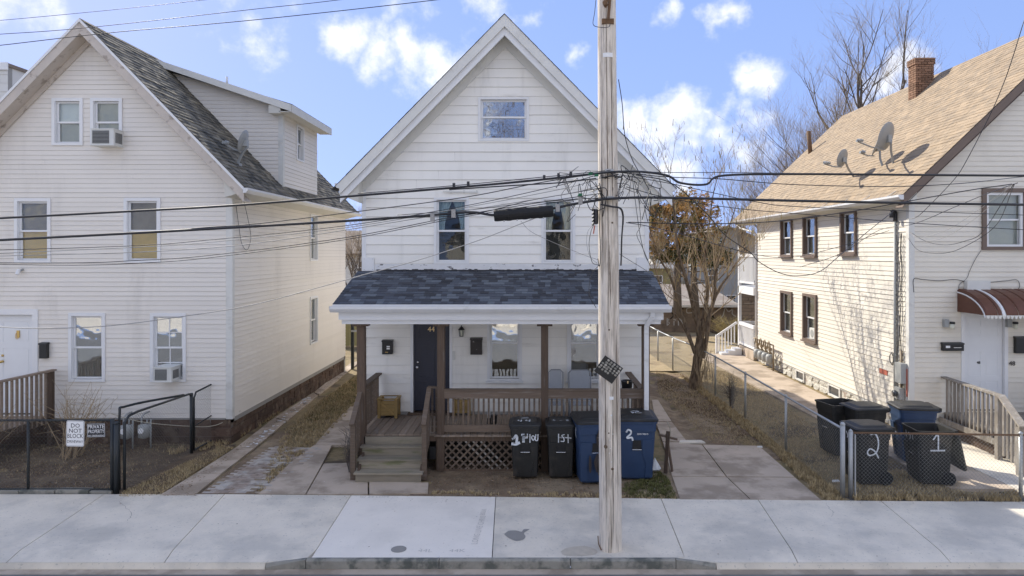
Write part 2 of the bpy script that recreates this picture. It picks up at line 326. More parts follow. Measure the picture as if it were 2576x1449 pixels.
M['white_paint'] = mat('white_print', (.82,.82,.82), .6, .02, 5)
M['signwhite'] = mat('white_sign_face', (.80,.80,.80), .4, .03, 5)
M['signblack'] = mat('black_sign_print', (.02,.02,.025), .4, .05, 5)
M['navy'] = mat('navy_door_paint', (.018,.021,.040), .4, .12, 6, spec=.5, col3=(.4,.4,.4), s3=40, th3=(.76,.77), fac3=.6)
M['doorwhite'] = mat('white_door_paint', (.76,.77,.78), .4, .03, 3)
M['brass'] = mat('brass', (.65,.45,.16), .3, .1, 10, metal=.9)
M['gold'] = mat('gold_numerals', (.95,.70,.36), .45, .1, 8, metal=.1)
M['chrome'] = mat('satin_chrome', (.6,.6,.6), .25, .1, 8, metal=.9)
M['black'] = mat('black_enamel', (.014,.014,.015), .4, .1, 8, spec=.5)
M['rustbox'] = mat('rusting_black_enamel', (.030,.022,.020), .5, .2, 8, col2=(.30,.26,.24), s2=14, th=(.64,.67), spec=.5)
M['acwhite'] = mat('air_conditioner_casing', (.66,.66,.63), .5, .05, 6)
M['acgrille'] = mat('dark_grille', (.07,.07,.07), .6, .2, 20)
M['dishgrey'] = mat('satellite_dish_grey', (.33,.34,.34), .5, .08, 6)
M['sling'] = mat('grey_sling_fabric', (.40,.42,.45), .8, .05, 20)
M['chairframe'] = mat('grey_chair_frame', (.28,.29,.31), .4, .05, 6)
M['awning'] = mat('brown_aluminium_awning', (.125,.050,.030), .45, .15, 8)
M['lampglass'] = mat('frosted_lamp_glass', (.66,.66,.55), .3, .05, 6)
M['meter'] = mat('grey_meter_paint', (.36,.37,.36), .5, .1, 8)
M['pipe_rust'] = mat('gas_pipe_brown', (.27,.21,.14), .6, .2, 10)
M['bark'] = mat('tree_bark', (.22,.165,.11), .9, .3, 6, col2=(.10,.07,.048), s2=5, th=(.45,.6), stretch=(4,4,.7), bump=1, bscale=14, bdist=.04)
M['twig'] = mat('bare_twigs', (.37,.28,.175), .85, .2, 6)
M['bark_grey'] = mat('grey_bark', (.13,.11,.095), .9, .25, 5, stretch=(3,3,.6), bump=.6, bscale=20)
M['pod'] = mat('dry_seed_pods', (.42,.34,.16), .8, .15, 8, islvar=.3)
M['needle_rust'] = mat('rusty_conifer_foliage', (.50,.27,.075), .9, .3, 1.5, col2=(.13,.12,.035), s2=.9, th=(.45,.62), islvar=.35)
M['needle_green'] = mat('dark_conifer_foliage', (.045,.062,.024), .9, .3, 1.5, col2=(.12,.10,.03), s2=.9, th=(.5,.66), islvar=.35)
M['grey_siding'] = mat('far_grey_siding', (.37,.39,.41), .7, .05, 1, objvar=.03)
M['far_white'] = mat('far_white_siding', (.68,.67,.64), .7, .05, 1, objvar=.03)
M['far_roof'] = mat('far_roof', (.24,.20,.17), .9, .2, 2, col2=(.30,.27,.23), s2=1.2)
M['far_glass'] = mat('far_window_glass', (.06,.065,.07), .2, .1, 3, spec=.7)
M['olive'] = mat('olive_board', (.30,.27,.13), .8, .1, 2, objvar=.1)
M['red_tape'] = mat('red_marker', (.50,.15,.10), .6, .05, 5)
M['green_tag'] = mat('green_tag', (.02,.13,.06), .6, .1, 5)
M['cobble'] = mat('cobble_relief', (.40,.37,.32), .8, .2, 20, objvar=.3)
M['wet'] = mat('dark_wet_stain', (.30,.285,.26), .5, .12, 5)
M['patch'] = mat('muddy_patch', (.52,.46,.37), .95, .15, 9)
M['litter_white'] = mat('white_scrap', (.75,.75,.74), .7, .05, 5)
M['hose'] = mat('pale_hose', (.5,.46,.36), .6, .05, 5)
M['salt'] = mat('white_paint_spill', (.72,.73,.74), .8, .12, 10)
# ------------------------------------------------------------------ wall machinery
class Wall:
    def __init__(s, O, U, N): s.O = Vector(O); s.U = Vector(U); s.N = Vector(N)
    def p(s, u, z, d=0.0): return s.O+s.U*u+Vector((0,0,z))+s.N*d
    def box(s, mb, u0, u1, z0, z1, d0, d1):
        return mb.hexa([s.p(u0,z0,d0), s.p(u1,z0,d0), s.p(u1,z0,d1), s.p(u0,z0,d1), s.p(u0,z1,d0), s.p(u1,z1,d0), s.p(u1,z1,d1), s.p(u0,z1,d1)])
def band_cells(z0, z1, left, right, ops):
    Lb, Rb, Lt, Rt = left(z0), right(z0), left(z1), right(z1)
    if Rb-Lb < .02: return []
    if Rt < Lt: Lt = Rt = (Lt+Rt)/2
    act = [o for o in ops if o[2] < z1-.004 and o[3] > z0+.004 and o[1] > min(Lb,Lt) and o[0] < max(Rb,Rt)]
    br = sorted({round(v, 4) for o in act for v in (o[0], o[1]) if max(Lb,Lt)+.005 < v < min(Rb,Rt)-.005})
    xs = [None]+br+[None]; groups = [[]]
    for i in range(len(xs)-1):
        a, b = xs[i], xs[i+1]
        a0, a1 = (Lb, Lt) if a is None else (a, a); b0, b1 = (Rb, Rt) if b is None else (b, b)
        mid = (max(a0,a1)+min(b0,b1))/2
        hit = [o for o in act if o[0] < mid < o[1]]
        spans = [(z0, z1)]
        for o in hit:
            ns = []
            for s0, s1 in spans:
                if o[2] > s0+.004: ns.append((s0, min(s1, o[2])))
                if o[3] < s1-.004: ns.append((max(s0, o[3]), s1))
            spans = [q for q in ns if q[1]-q[0] > .004]
        if not spans: groups.append([]); continue
        for s0, s1 in spans: groups[-1].append((a0, b0, a1, b1, s0, s1))
    return [g for g in groups if g]
def backing(wall, house, zb, zt, left, right, ops, m, thick=.13, extra=()):
    zs = sorted({zb, zt, *extra, *[z for o in ops for z in (o[2], o[3]) if zb < z < zt]})
    mb = MB()
    for z0, z1 in zip(zs, zs[1:]):
        for g in band_cells(z0, z1, left, right, ops):
            for (a0,b0,a1,b1,s0,s1) in g:
                mb.hexa([wall.p(a0,s0,-thick), wall.p(b0,s0,-thick), wall.p(b0,s0,0), wall.p(a0,s0,0), wall.p(a1,s1,-thick), wall.p(b1,s1,-thick), wall.p(b1,s1,0), wall.p(a1,s1,0)])
    return obj('wall', mb, M['sheathing'], house)
def siding(wall, wobj, zb, zt, left, right, ops, course, m, dmax=.018, split=0.0, rng=R, slit=.004):
    k = 0; z0 = zb
    while z0 < zt-.02:
        z1 = min(z0+course, zt); jt = rng.uniform(.75,1.25)
        for g in band_cells(z0, z1, left, right, ops):
            if split and len(g) == 1 and g[0][1]-g[0][0] > 3 and rng.random() < split:
                a0,b0,a1,b1,s0,s1 = g[0]; u = rng.uniform(a0+1, b0-1)
                gs = [[(a0,u-.002,a1,u-.002,s0,s1)], [(u+.002,b0,u+.002,b1,s0,s1)]]
            else: gs = [g]
            for gg in gs:
                mb = MB()
                for (a0,b0,a1,b1,s0,s1) in gg:
                    if max(b0-a0, b1-a1) < .015: continue
                    da = dmax*jt+(.003-dmax*jt)*(s0-z0)/course; db = dmax*jt+(.003-dmax*jt)*(s1-z0)/course
                    if abs(s0-z0)<1e-6: s0+=slit*(jt*2-1)
                    mb.hexa([wall.p(a0,s0,.001), wall.p(b0,s0,.001), wall.p(b0,s0,da), wall.p(a0,s0,da), wall.p(a1,s1,.001), wall.p(b1,s1,.001), wall.p(b1,s1,db), wall.p(a1,s1,db)])
                if mb.f: obj('siding_board', mb, m, wobj)
        z0 += course
def window(wall, house, u0, u1, z0, z1, trim='trim', tw=.07, upper=None, lower=None, proud=.035, split=.5, sash='trim', muntins=0, cur=None, deep=.07, label=None, sill=None, gm='glass'):
    """outer trim rectangle; sash, panes, coverings, dark room panels and sill are its children"""
    f = MB(); B = wall.box
    B(f,u0,u0+tw,z0,z1,-.02,proud); B(f,u1-tw,u1,z0,z1,-.02,proud); B(f,u0+tw,u1-tw,z1-tw,z1,-.02,proud); B(f,u0+tw,u1-tw,z0,z0+tw*.8,-.02,proud)
    for a,b in ((u0+tw-.004,u0+tw+.012),(u1-tw-.012,u1-tw+.004)): B(f,a,b,z0+tw*.8,z1-tw,-.11,.012)
    fr = obj('window', f, M[trim], house)
    if label: fr['label'] = label
    a, b, c, d = u0+tw+.010, u1-tw-.010, z0+tw*.8, z1-tw
    zm = c+(d-c)*split; sw = .04
    for (q0, q1, dd) in ((zm-.02, d, -.030), (c, zm+.02, -deep)):
        s = MB(); B(s,a,a+sw,q0,q1,dd-.03,dd); B(s,b-sw,b,q0,q1,dd-.03,dd); B(s,a+sw,b-sw,q1-sw,q1,dd-.03,dd-.001); B(s,a+sw,b-sw,q0,q0+sw,dd-.03,dd-.001)
        if muntins: B(s,(a+b)/2-.009,(a+b)/2+.009,q0+sw,q1-sw,dd-.024,dd-.006); B(s,a+sw,b-sw,(q0+q1)/2-.009,(q0+q1)/2+.009,dd-.025,dd-.008)
        obj('sash', s, M[sash], fr)
        p = MB(); B(p,a+sw-.005,b-sw+.005,q0+sw-.005,q1-sw+.005,dd-.019,dd-.015); obj('pane', p, M[gm], fr)
    for mm, q0, q1 in ((upper, zm, d), (lower, c, zm)):
        if mm:
            p = MB(); B(p,a,b,q0,q1,-.112,-.106); obj('blind' if 'blind' in M[mm].name else 'covering_or_room_dark', p, M[mm], fr)  # dark_room panels put the unlit room's darkness into a near-black colour
    if cur:                                     # two gathered curtain panels
        mm, frac, zlow = cur
        for sgn in (0, 1):
            vs = []; fs = []; n = 14; wdt = (b-a)*.5
            for r_ in range(7):
                t = r_/6; z = d+(zlow-d)*t; span = wdt*(1-(1-frac)*math.sin(min(1,t*1.1)*math.pi/2))
                for i in range(n):
                    s_ = i/(n-1); u = a+s_*span if sgn == 0 else b-s_*span
                    vs.append(wall.p(u, z, -.16+.018*math.sin(s_*22+sgn+t)))
            for r_ in range(6):
                for i in range(n-1): fs.append((r_*n+i, r_*n+i+1, (r_+1)*n+i+1, (r_+1)*n+i))
            obj('curtain', MB().add(vs, fs), M[mm], fr, smooth=True)
    if sill:
        s = MB(); B(s,u0-.03,u1+.03,z0-.045,z0-.002,-.01,proud+.05); obj('sill', s, M[sill], fr)
    return fr
def inner(ops, tw=.07): return [(a+tw, b-tw, c+tw*.8, d-tw) for a,b,c,d in ops]
def shingles(house, m, O, U, V, N, Lu, Lv, expo, tab, n_ind, bases=.012, rng=R, skip=None, near_rows=True):
    """courses of tabs; the n_ind nearest are parts, the rest one joined part"""
    O=Vector(O);U=Vector(U).normalized();V=Vector(V).normalized();N=Vector(N).normalized()
    tabs = []; rows = int(math.ceil(Lv/expo))
    for r_ in range(rows):
        u = -rng.uniform(0, tab)
        while u < Lu:
            wd = tab*rng.uniform(.55, 1.35); a = max(0,u); b = min(Lu, u+wd-.003); u += wd
            if b-a < .02: continue
            v0 = r_*expo; v1 = min(v0+expo*1.25, Lv)
            if skip and skip((a+b)/2, v0+expo/2): continue
            tabs.append((a,b,v0-rng.uniform(0,.004),v1, bases*rng.uniform(.7,1.5)))
    cpos = Vector((0,0,H))
    tabs.sort(key=lambda t: (O+U*(t[0]+t[1])/2+V*t[2]-cpos).length)
    rest = MB()
    for i, (a,b,v0,v1,th) in enumerate(tabs):
        mb = MB() if i < n_ind else rest
        mb.hexa([O+U*a+V*v0, O+U*b+V*v0, O+U*b+V*v0+N*th, O+U*a+V*v0+N*th, O+U*a+V*v1-N*.002, O+U*b+V*v1-N*.002, O+U*b+V*v1+N*.003, O+U*a+V*v1+N*.003])
        if i < n_ind: obj('shingle', mb, m, house)
    if rest.f: obj('shingle_field', rest, m, house, kind='stuff', recalc=False)
def gutter(house, a, b, m='gutter', wd=.12, ht=.11, out=(0,-1,0), name='gutter'):
    """open half-K profile from a to b (top inner edge)"""
    a=Vector(a);b=Vector(b);o=Vector(out); z=Vector((0,0,1)); t=.006
    prof=[(0,0),(0,-ht),(wd*.55,-ht),(wd,-ht*.45),(wd,0),(wd-t*2,0),(wd-t*2,-ht*.42),(wd*.5,-ht+t*2),(t,-ht+t*2),(t,0)]
    mb=MB(); rings=[[e+o*x+z*y for x,y in prof] for e in (a,b)]
    n=len(prof); vs=rings[0]+rings[1]; fs=[(i,(i+1)%n,(i+1)%n+n,i+n) for i in range(n)]
    mb.add(vs,fs)
    d=(b-a).normalized()
    for e,s in ((a,1),(b,-1)): mb.prism([e+o*x+z*y for x,y in ((0,0),(0,-ht),(wd*.55,-ht),(wd,-ht*.45),(wd,0))], d*.004*s)
    return obj(name, mb, M[m], house)
# ------------------------------------------------------------------ ground, road, sidewalk
def sheet(name, pts, z, m, th=.0, **k):
    mb = MB(); P = [Vector((p[0], p[1], z)) for p in pts]
    if th: mb.prism(P, (0,0,-th))
    else: mb.add(P, [tuple(range(len(P)))])
    return struct(name, mb, M[m], **k)
def rough_sheet(name, x0, x1, y0, y1, z, m, nx, ny, amp, seed=3, fn=None, **k):
    rr = random.Random(seed); vs=[]; fs=[]
    from mathutils import noise as mn
    for j in range(ny+1):
        for i in range(nx+1):
            x=x0+(x1-x0)*i/nx; y=y0+(y1-y0)*j/ny
            e = 0 if i in (0,nx) or j in (0,ny) else 1
            zz = z+e*amp*(mn.noise(Vector((x*1.3,y*1.3,seed)))+.5*mn.noise(Vector((x*4,y*4,seed))))
            if fn: zz += e*fn(x,y)
            vs.append((x,y,zz))
    for j in range(ny):
        for i in range(nx): a=j*(nx+1)+i; fs.append((a,a+1,a+nx+2,a+nx+1))
    return struct(name, MB().add(vs,fs), M[m], recalc=False, smooth=True, **k)
sheet('far_ground', [(-500,60),(500,60),(500,900),(-500,900)], -.02, 'lawn_tan')
sheet('far_ground', [(-500,11.4),(-30,11.4),(-30,60),(-500,60)], -.022, 'deadgrass')
sheet('far_ground', [(30,11.4),(500,11.4),(500,60),(30,60)], -.022, 'deadgrass')
def ruts(x,y):
    z=0
    if 13.9<y<27:
        for cx in (3.75+.02*(y-14), 4.75+.03*(y-14)): z -= .05*math.exp(-((x-cx)/.17)**2)*min(1,(y-13.9))
    return z
rough_sheet('ground', -30, 30, 11.4, 60, -.035, 'deadgrass', 300, 240, .035, 3, ruts)
rough_sheet('dirt_bed', -2.15, 2.75, 11.75, 13.9, -.012, 'dirt', 60, 30, .02, 5)
rough_sheet('dirt_yard', -14, -6.55, 11.95, 15.1, -.012, 'dirt_dark', 90, 36, .03, 6)
rough_sheet('dirt_track', 3.0, 5.3, 14.0, 24, -.018, 'dirt', 60, 120, .03, 8, ruts)
rough_sheet('tan_lawn', -2, 9.5, 24.5, 60, -.012, 'lawn_tan', 60, 90, .03, 9)
sheet('road', [(-500,-6),(500,-6),(500,9.45),(-500,9.45)], -.13, 'asphalt')
sheet('far_sidewalk', [(-500,-60),(500,-60),(500,-6),(-500,-6)], -.0, 'concrete')
# sidewalk slabs: joints as (x at back edge, x at kerb)
def YB(xpix): return 11.96-.36*max(0,min(1,(xpix-600)/1800))
JP = [(-1500,-2350),(-700,-1250),(-150,-520),(262,22),(565,417),(883,783),(1247,1238),(1663,1723),(1907,2004),(2216,2387),(2560,2830),(3100,3600),(3900,4700)]
sb = MB(); sb.prism([(-30,9.75,-.03),(30,9.75,-.03),(30,11.9,-.03),(-30,11.9,-.03)], (0,0,-.1))
sw = struct('sidewalk', sb, M['joint'])
JX = []
xk0_=(762-CX)*9.42/F; xk1_=(1708-CX)*9.42/F
for xb, xf in JP:
    yb = YB(xb); JX.append(((xb-CX)*yb/F, yb, (xf-CX)*9.47/F))
for i,(p,q) in enumerate(zip(JX, JX[1:])):
    g=.006; mb=MB(); yf=9.42 if 4<=i<=7 else 9.47
    mid=5<=i<=6; yf=9.475 if mid else 9.42; zf=.0 if mid else -.045; kf_=(yf-9.47)/(q[1]-9.47)
    xa=p[2]+(p[0]-p[2])*kf_; xb=q[2]+(q[0]-q[2])*kf_
    if i==4: xb=min(xb,xk0_)
    if i==7: xa=max(xa,xk1_)
    ym=9.72; km=(ym-9.47)/(q[1]-9.47); ma,mb_=p[2]+(p[0]-p[2])*km,q[2]+(q[0]-q[2])*km
    mb.hexa([Vector(v) for v in ((xa+g,yf,-.12),(xb-g,yf,-.12),(mb_-g,ym,-.12),(ma+g,ym,-.12),(xa+g,yf,zf),(xb-g,yf,zf),(mb_-g,ym,0),(ma+g,ym,0))])
    mb.hexa([Vector(v) for v in ((ma+g,ym,-.12),(mb_-g,ym,-.12),(q[0]-g,q[1],-.12),(p[0]+g,p[1],-.12),(ma+g,ym,0),(mb_-g,ym,0),(q[0]-g,q[1],0),(p[0]+g,p[1],0))]); o=obj('slab', mb, M['concrete_new'] if i==5 else M['concrete'], sw)
    if i==5: o['label']='newer pale concrete slab with scribed writing'
# kerb and dropped aprons
xk0=(770-CX)*9.42/F; xk1=(1700-CX)*9.42/F
ck=MB(); ck.box((xk0-.02,9.41,-.2),(xk1+.02,9.46,-.16)); kb=struct('kerb', ck, M['curb'])
xs=[xk0,(1105-CX)*9.42/F,(1435-CX)*9.42/F,xk1]
for a,b in zip(xs,xs[1:]):
    mb=MB(); a+=.005; b-=.005
    mb.add([(a,9.405,-.16),(b,9.405,-.16),(b,9.470,-.16),(a,9.470,-.16),(a,9.40,-.02),(b,9.40,-.02),(b,9.42,.002),(a,9.42,.002),(a,9.470,.003),(b,9.470,.003)],
           [(0,1,2,3),(0,4,5,1),(4,7,6,5),(7,8,9,6),(1,5,6,9,2),(0,3,8,7,4),(3,2,9,8)])
    obj('curb_stone', mb, M['curb'], kb)
for sgn,x in ((-1,xk0),(1,xk1)):                     # kerb stone that dips into the apron
    mb=MB(); e=x+sgn*.55
    mb.hexa([(x+sgn*.005,9.405,-.16),(x+sgn*.005,9.47,-.16),(e,9.415,-.16),(e,9.385,-.16),(x+sgn*.005,9.40,0),(x+sgn*.005,9.47,.003),(e,9.415,-.05),(e,9.385,-.10)])
    obj('curb_stone', mb, M['curb'], kb)
for a,b in ((-30,xk0-.56),(xk1+.56,30)):
    mb=MB(); mb.hexa([(a,9.385,-.3),(b,9.385,-.3),(b,9.416,-.3),(a,9.416,-.3),(a,9.385,-.118),(b,9.385,-.118),(b,9.416,-.05),(a,9.416,-.05)])
    struct('driveway_apron', mb, M['concrete'])
for sgn,x in ((-1,xk0),(1,xk1)):                      # little wedge of concrete behind the dipping kerb stone
    mb=MB(); e=x+sgn*.56; mb.hexa([(x,9.472,-.1),(x,9.50,-.1),(e,9.50,-.1),(e,9.42,-.1),(x,9.472,.0),(x,9.50,.0015),(e,9.50,-.028),(e,9.42,-.043)]); struct('kerb_return', mb, M['concrete'])
sheet('gutter_grit', [(-30,9.24),(30,9.24),(30,9.40),(-30,9.40)], -.126, 'concrete_old')
# scribed writing and marks on the slabs
lt=MB(); 
def lay(txt,size,x,y,rot,z=.0025):
    t=text_mb(txt,size,.0); U=Vector((math.cos(rot),math.sin(rot),0)); V=Vector((-math.sin(rot),math.cos(rot),0))
    return place(t,(x,y,z),U,V,(0,0,1))
for s,sz,px,py,ro in (('LONG LIVE CHRIS',.135,1212,1332,1.52),('44L      44K',.14,1110,1389,0.0),('CJ 24 LDM',.11,940,1252,0),('SCRIBE',.0,0,0,0),('BSLK',.12,1222,1288,1.5)):
    if sz==0: continue
    g=gp(px,py); t=lay(s,sz,g.x,g.y,ro); lt.add(t.v,t.f)
so_=obj('scribed_writing', lt, M['scribe'], sw); 
def blot(name,pts,m,z=.004):
    g=[gp(*p) for p in pts]; P=spline(g+[g[0]],5)[:-1]; return obj(name, MB().add([(p.x,p.y,z) for p in P],[tuple(range(len(P)))]), M[m], sw)
blot('wet_stain',[(1268,1344),(1280,1336),(1298,1335),(1312,1338),(1318,1332),(1332,1332),(1322,1338),(1318,1343),(1322,1350),(1316,1358),(1298,1361),(1280,1354)],'wet')
blot('muddy_patch',[(1410,1388),(1430,1378),(1470,1374),(1500,1384),(1498,1394),(1460,1399),(1420,1397)],'patch')
for seed_,pts in ((1,[(300,1262),(330,1290),(322,1310)]),(3,[(2080,1270),(2095,1290),(2090,1300)])):
    q_=random.Random(seed_); P=spline([gp(*p) for p in pts],7); mb=MB()
    P=[p+Vector((q_.uniform(-.015,.015),q_.uniform(-.015,.015),0)) for p in P]
    for p,q in zip(P,P[1:]):
        d_=(q-p).normalized(); s_=Vector((d_.y,-d_.x,0))*q_.uniform(.0012,.0028); mb.add([p-s_+Vector((0,0,.002)),q-s_+Vector((0,0,.002)),q+s_+Vector((0,0,.002)),p+s_+Vector((0,0,.002))],[(0,1,2,3)])
    obj('hairline_crack', mb, M['joint'], sw, recalc=False)
g0=gp(1003,1382); mb=MB(); mb.lathe([(.11,0),(.11,.004)],(g0.x,g0.y,.002),20); obj('valve_cover', mb, M['wet'], sw)
# left driveway: two old strips, brick pavers between
def poly(name, pix, z, m, th=.06, parent=None):
    P=[gp(*p) for p in pix]; mb=MB(); mb.prism([Vector((p.x,p.y,z)) for p in P],(0,0,-th))
    return struct(name, mb, M[m]) if parent is None else obj(name, mb, M[m], parent)
dl=poly('left_path',[(402,1246),(489,1246),(556,1192),(492,1192)],.006,'concrete_old')
for q in ([(493,1191),(557,1191),(640,1127),(592,1127)],[(594,1126),(642,1126),(720,1060),(690,1052)],[(692,1051),(722,1058),(800,995),(788,988)],[(790,987),(803,992),(912,905),(880,915)]): poly('slab',q,.006,'concrete_old',parent=dl)
pv=poly('paver_bed',[(496,1246),(640,1244),(690,1160),(735,1090),(700,1085),(655,1122)],-.004,'dirt',.02)
k=0
for r_ in range(34):
    y=12.02+r_*.085; t=(y-12.0)/2.6
    xl=-5.85+.10*t+(.1 if r_%2 else 0)+.02; 
    for c_ in range(7):
        if c_>4-t*2 and R.random()<.45: continue
        x=xl+c_*.155
        mb=MB(); z=.004+R.uniform(-.006,.006)
        mb.box((x,y,-.05),(x+.148,y+.078,z)); obj('paver', mb, M['paver'], pv)
dr=poly('right_strip',[(650,1243),(768,1243),(812,1165),(835,1120),(790,1120),(735,1160)],.004,'concrete_old')
for q in ([(793,1119),(837,1119),(893,1119),(915,1060),(842,1060)],[(845,1058),(916,1058),(948,985),(930,975)]): poly('slab',q,.004,'concrete_old',parent=dr)
dm=poly('step_landing',[(771,1243),(925,1243),(925,1200),(880,1164),(815,1166)],.0,'concrete_old')
poly('slab',[(929,1243),(1076,1240),(1078,1214),(929,1212)],.003,'concrete_old',parent=dm)
# right driveway and walks
rd=poly('right_driveway',[(1711,1256),(1886,1257),(1828,1201),(1692,1200)],.005,'concrete_old')
for q in ([(1889,1257),(2066,1259),(2000,1202),(1831,1201)],[(1691,1198),(1826,1199),(1765,1119),(1737,1118),(1730,1113),(1668,1112)],[(1829,1199),(1998,1200),(1909,1122),(1768,1119)],[(1667,1110),(1728,1111),(1690,1062),(1650,1062)],[(1649,1060),(1689,1060),(1655,1006),(1640,1006)]): poly('slab',q,.005,'concrete_old',parent=rd)
wk=None
ys=[12.2,13.5,14.9,16.3,17.8,19.4,21.0,22.6,24.3,26.0,27.6]
for i,(a,b) in enumerate(zip(ys,ys[1:])):
    mb=MB(); x0=7.32-.045*(a-16); x0b=7.32-.045*(b-16); mb.prism([Vector((x0,a+.008,.01)),Vector((8.62,a+.008,.01)),Vector((8.62,b-.008,.01)),Vector((x0b,b-.008,.01))],(0,0,-.08))
    if wk is None: wk=struct('side_walk', mb, M['concrete_old'])
    else: obj('slab', mb, M['concrete_old'], wk)
mb=MB(); mb.prism([Vector((6.6,27.62,.01)),Vector((11,27.62,.01)),Vector((11,28.6,.01)),Vector((6.6,28.6,.01))],(0,0,-.08)); obj('slab', mb, M['concrete_old'], wk)
mb=MB(); mb.prism([Vector((8.64,11.9,.012)),Vector((14,11.9,.012)),Vector((14,16.0,.012)),Vector((8.64,16.0,.012))],(0,0,-.08)); obj('slab', mb, M['concrete'], wk)
# ------------------------------------------------------------------ house 44 (middle)
Y4=14.93; XL,XR=-3.713,2.52; XM=(XL+XR)/2
h4=thing('house','white three-level gabled house with blue shingled front porch, middle of the three','house',(XM,Y4,0))
zEav=5.70-.46; sl=1.018; ZA4=9.28; YF4=14.45
def roofz4(x, off=0): return ZA4-abs(x-XM-.02)*sl-off
W4=Wall((0,Y4,0),(1,0,0),(0,-1,0))
def gl(xm,za,s,xl): return lambda z: max(xl, xm-(za-z)/s)
def gr_(xm,za,s,xr): return lambda z: min(xr, xm+(za-z)/s)
L4=gl(XM,8.86,sl,XL); R4=gr_(XM,8.86,sl,XR)
def wu(px,Y=Y4): return (px-CX)*Y/F
def wz(py,Y=Y4): return H-(py-HZ)*Y/F
win4={'attic':(wu(1203),wu(1331),wz(355),wz(245)),'upl':(wu(1092),wu(1180),wz(663),wz(497)),'upr':(wu(1362),wu(1447),wz(663),wz(497)),
      'lol':(wu(1226),wu(1313),wz(957),wz(957)+1.75),'lor':(wu(1426),wu(1513),wz(957),wz(957)+1.75)}
door4=(wu(1033),wu(1138),.74,2.90)
ops=list(win4.values())+[door4]
tw4={'attic':.05,'upl':.05,'upr':.05,'lol':.05,'lor':.05}
bops=[(a+.05,b-.05,c+.04,d-.05) for a,b,c,d in win4.values()]+[(door4[0]+.06,door4[1]-.06,.70,2.84)]
kz=8.86-(XR-XM)*sl
wf=backing(W4,h4,.35,8.86,L4,R4,bops,M['white44'],extra=(kz,))
siding(W4,wf,.74+.02,8.84,L4,R4,ops,.2026,M['white44'],dmax=.020,split=.5,slit=.004)
for xx,sg in ((XL,-1),(XR,1)):
    W=Wall((xx,Y4,0),(0,1,0),(sg,0,0)); f0=lambda z:0.0; f1=lambda z:11.5
    o=backing(W,h4,.35,kz,f0,f1,[],M['white44']); siding(W,o,.76,kz,f0,f1,[],.2026,M['white44'],dmax=.020,slit=.004)
mb=MB(); Wr=Wall((0,Y4+11.5,0),(1,0,0),(0,1,0)); backing(Wr,h4,0,8.86,L4,R4,[],M['white44'],extra=(kz,))
mb=MB(); mb.box((XL,Y4+.15,.3),(XR,Y4+11.4,.34)); mb.box((XL+.14,Y4+.15,3.6),(XR-.14,Y4+11.4,3.66)); mb.box((XL+.14,Y4+.15,6.0),(XR-.14,Y4+11.4,6.05)); obj('floor', mb, M['dark_room'], h4)
mb=MB(); mb.box((XL+.02,Y4+.02,-.1),(XR-.02,Y4+11.48,.35)); obj('foundation', mb, M['mortar'], h4)
for xx in (XL,XR):                                   # corner boards
    mb=MB(); s=1 if xx<0 else -1; mb.box((min(xx-.02*s,xx+.07*s),Y4-.024,.76),(max(xx-.02*s,xx+.07*s),Y4+.06,kz+.02)); obj('corner_board', mb, M['trim'], h4)
# roof slabs, rakes, soffits, returns
def gable_roof(h, xm, za, s, xl, xr, y0, y1, m, th=.16, soff='soffit'):
    for sg, xe in ((-1,xl),(1,xr)):
        ze=za-abs(xe-xm)*s; n=Vector((sg*s,0,1)).normalized(); mb=MB()
        A=Vector((xm,0,za)); B=Vector((xe,0,ze))
        A2=Vector((xm,0,za-th*math.sqrt(1+s*s))); B2=B-n*th
        mb.prism([Vector((p.x,y0,p.z)) for p in (A,B,B2,A2)],(0,y1-y0,0)); obj('roof', mb, M[m], h)
gable_roof(h4,XM,ZA4,sl,-4.09,2.96,YF4+.02,Y4+12,'roof_edge',.12)
def rake(h, xm, za, s, xe, y0, drop0, width, th, m, name='rake_board', sg=1, xs=None):
    """sloping board on the gable face, drop0 below the roof surface measured vertically"""
    k=math.sqrt(1+s*s); x0=xm if xs is None else xs
    a=Vector((x0,y0,za-abs(x0-xm)*s-drop0*k)); b=Vector((xe,y0,za-abs(xe-xm)*s-drop0*k)); dz=Vector((0,0,-width*k))
    mb=MB(); mb.prism([a,b,b+dz,a+dz],(0,th,0)); return obj(name, mb, M[m], h)
for sg,xe in ((-1,-4.09),(1,2.96)):
    rake(h4,XM,ZA4,sl,xe,YF4-.022,.004,.176,.052,'trim_old'); rake(h4,XM,ZA4,sl,xe-.0*sg,YF4+.04,.17,.13,.05,'trim')
    k=math.sqrt(1+sl*sl); a=Vector((XM,YF4+.06,ZA4-.22*k)); b=Vector((xe,YF4+.06,ZA4-abs(xe-XM)*sl-.22*k))
    mb=MB(); mb.prism([a,b,b+Vector((0,0,-.02)),a+Vector((0,0,-.02))],(0,Y4-YF4-.05,0)); obj('soffit', mb, M['soffit'], h4)
    rake(h4,XM,ZA4,sl,XL-.02 if sg<0 else XR+.02,Y4-.05,.235,.16,.03,'trim_old',name='frieze_board')
    # boxed eave return
    xw=XL if sg<0 else XR; ze=ZA4-abs(xe-XM)*sl
    mb=MB(); mb.prism([Vector((xe,YF4+.1,ze-.12)),Vector((xw,YF4+.1,ze+.18)),Vector((xw,YF4+.1,ze-.42)),Vector((xe+(xw-xe)*.25,YF4+.1,ze-.30))],(0,11.9,0)); obj('eave_box', mb, M['soffit'], h4)
    e=Vector((xe,YF4-.02,ze-.02)); gutter(h4,e,e+Vector((0,12,0)),out=(sg,0,0),wd=.10,ht=.10)
mb=MB()
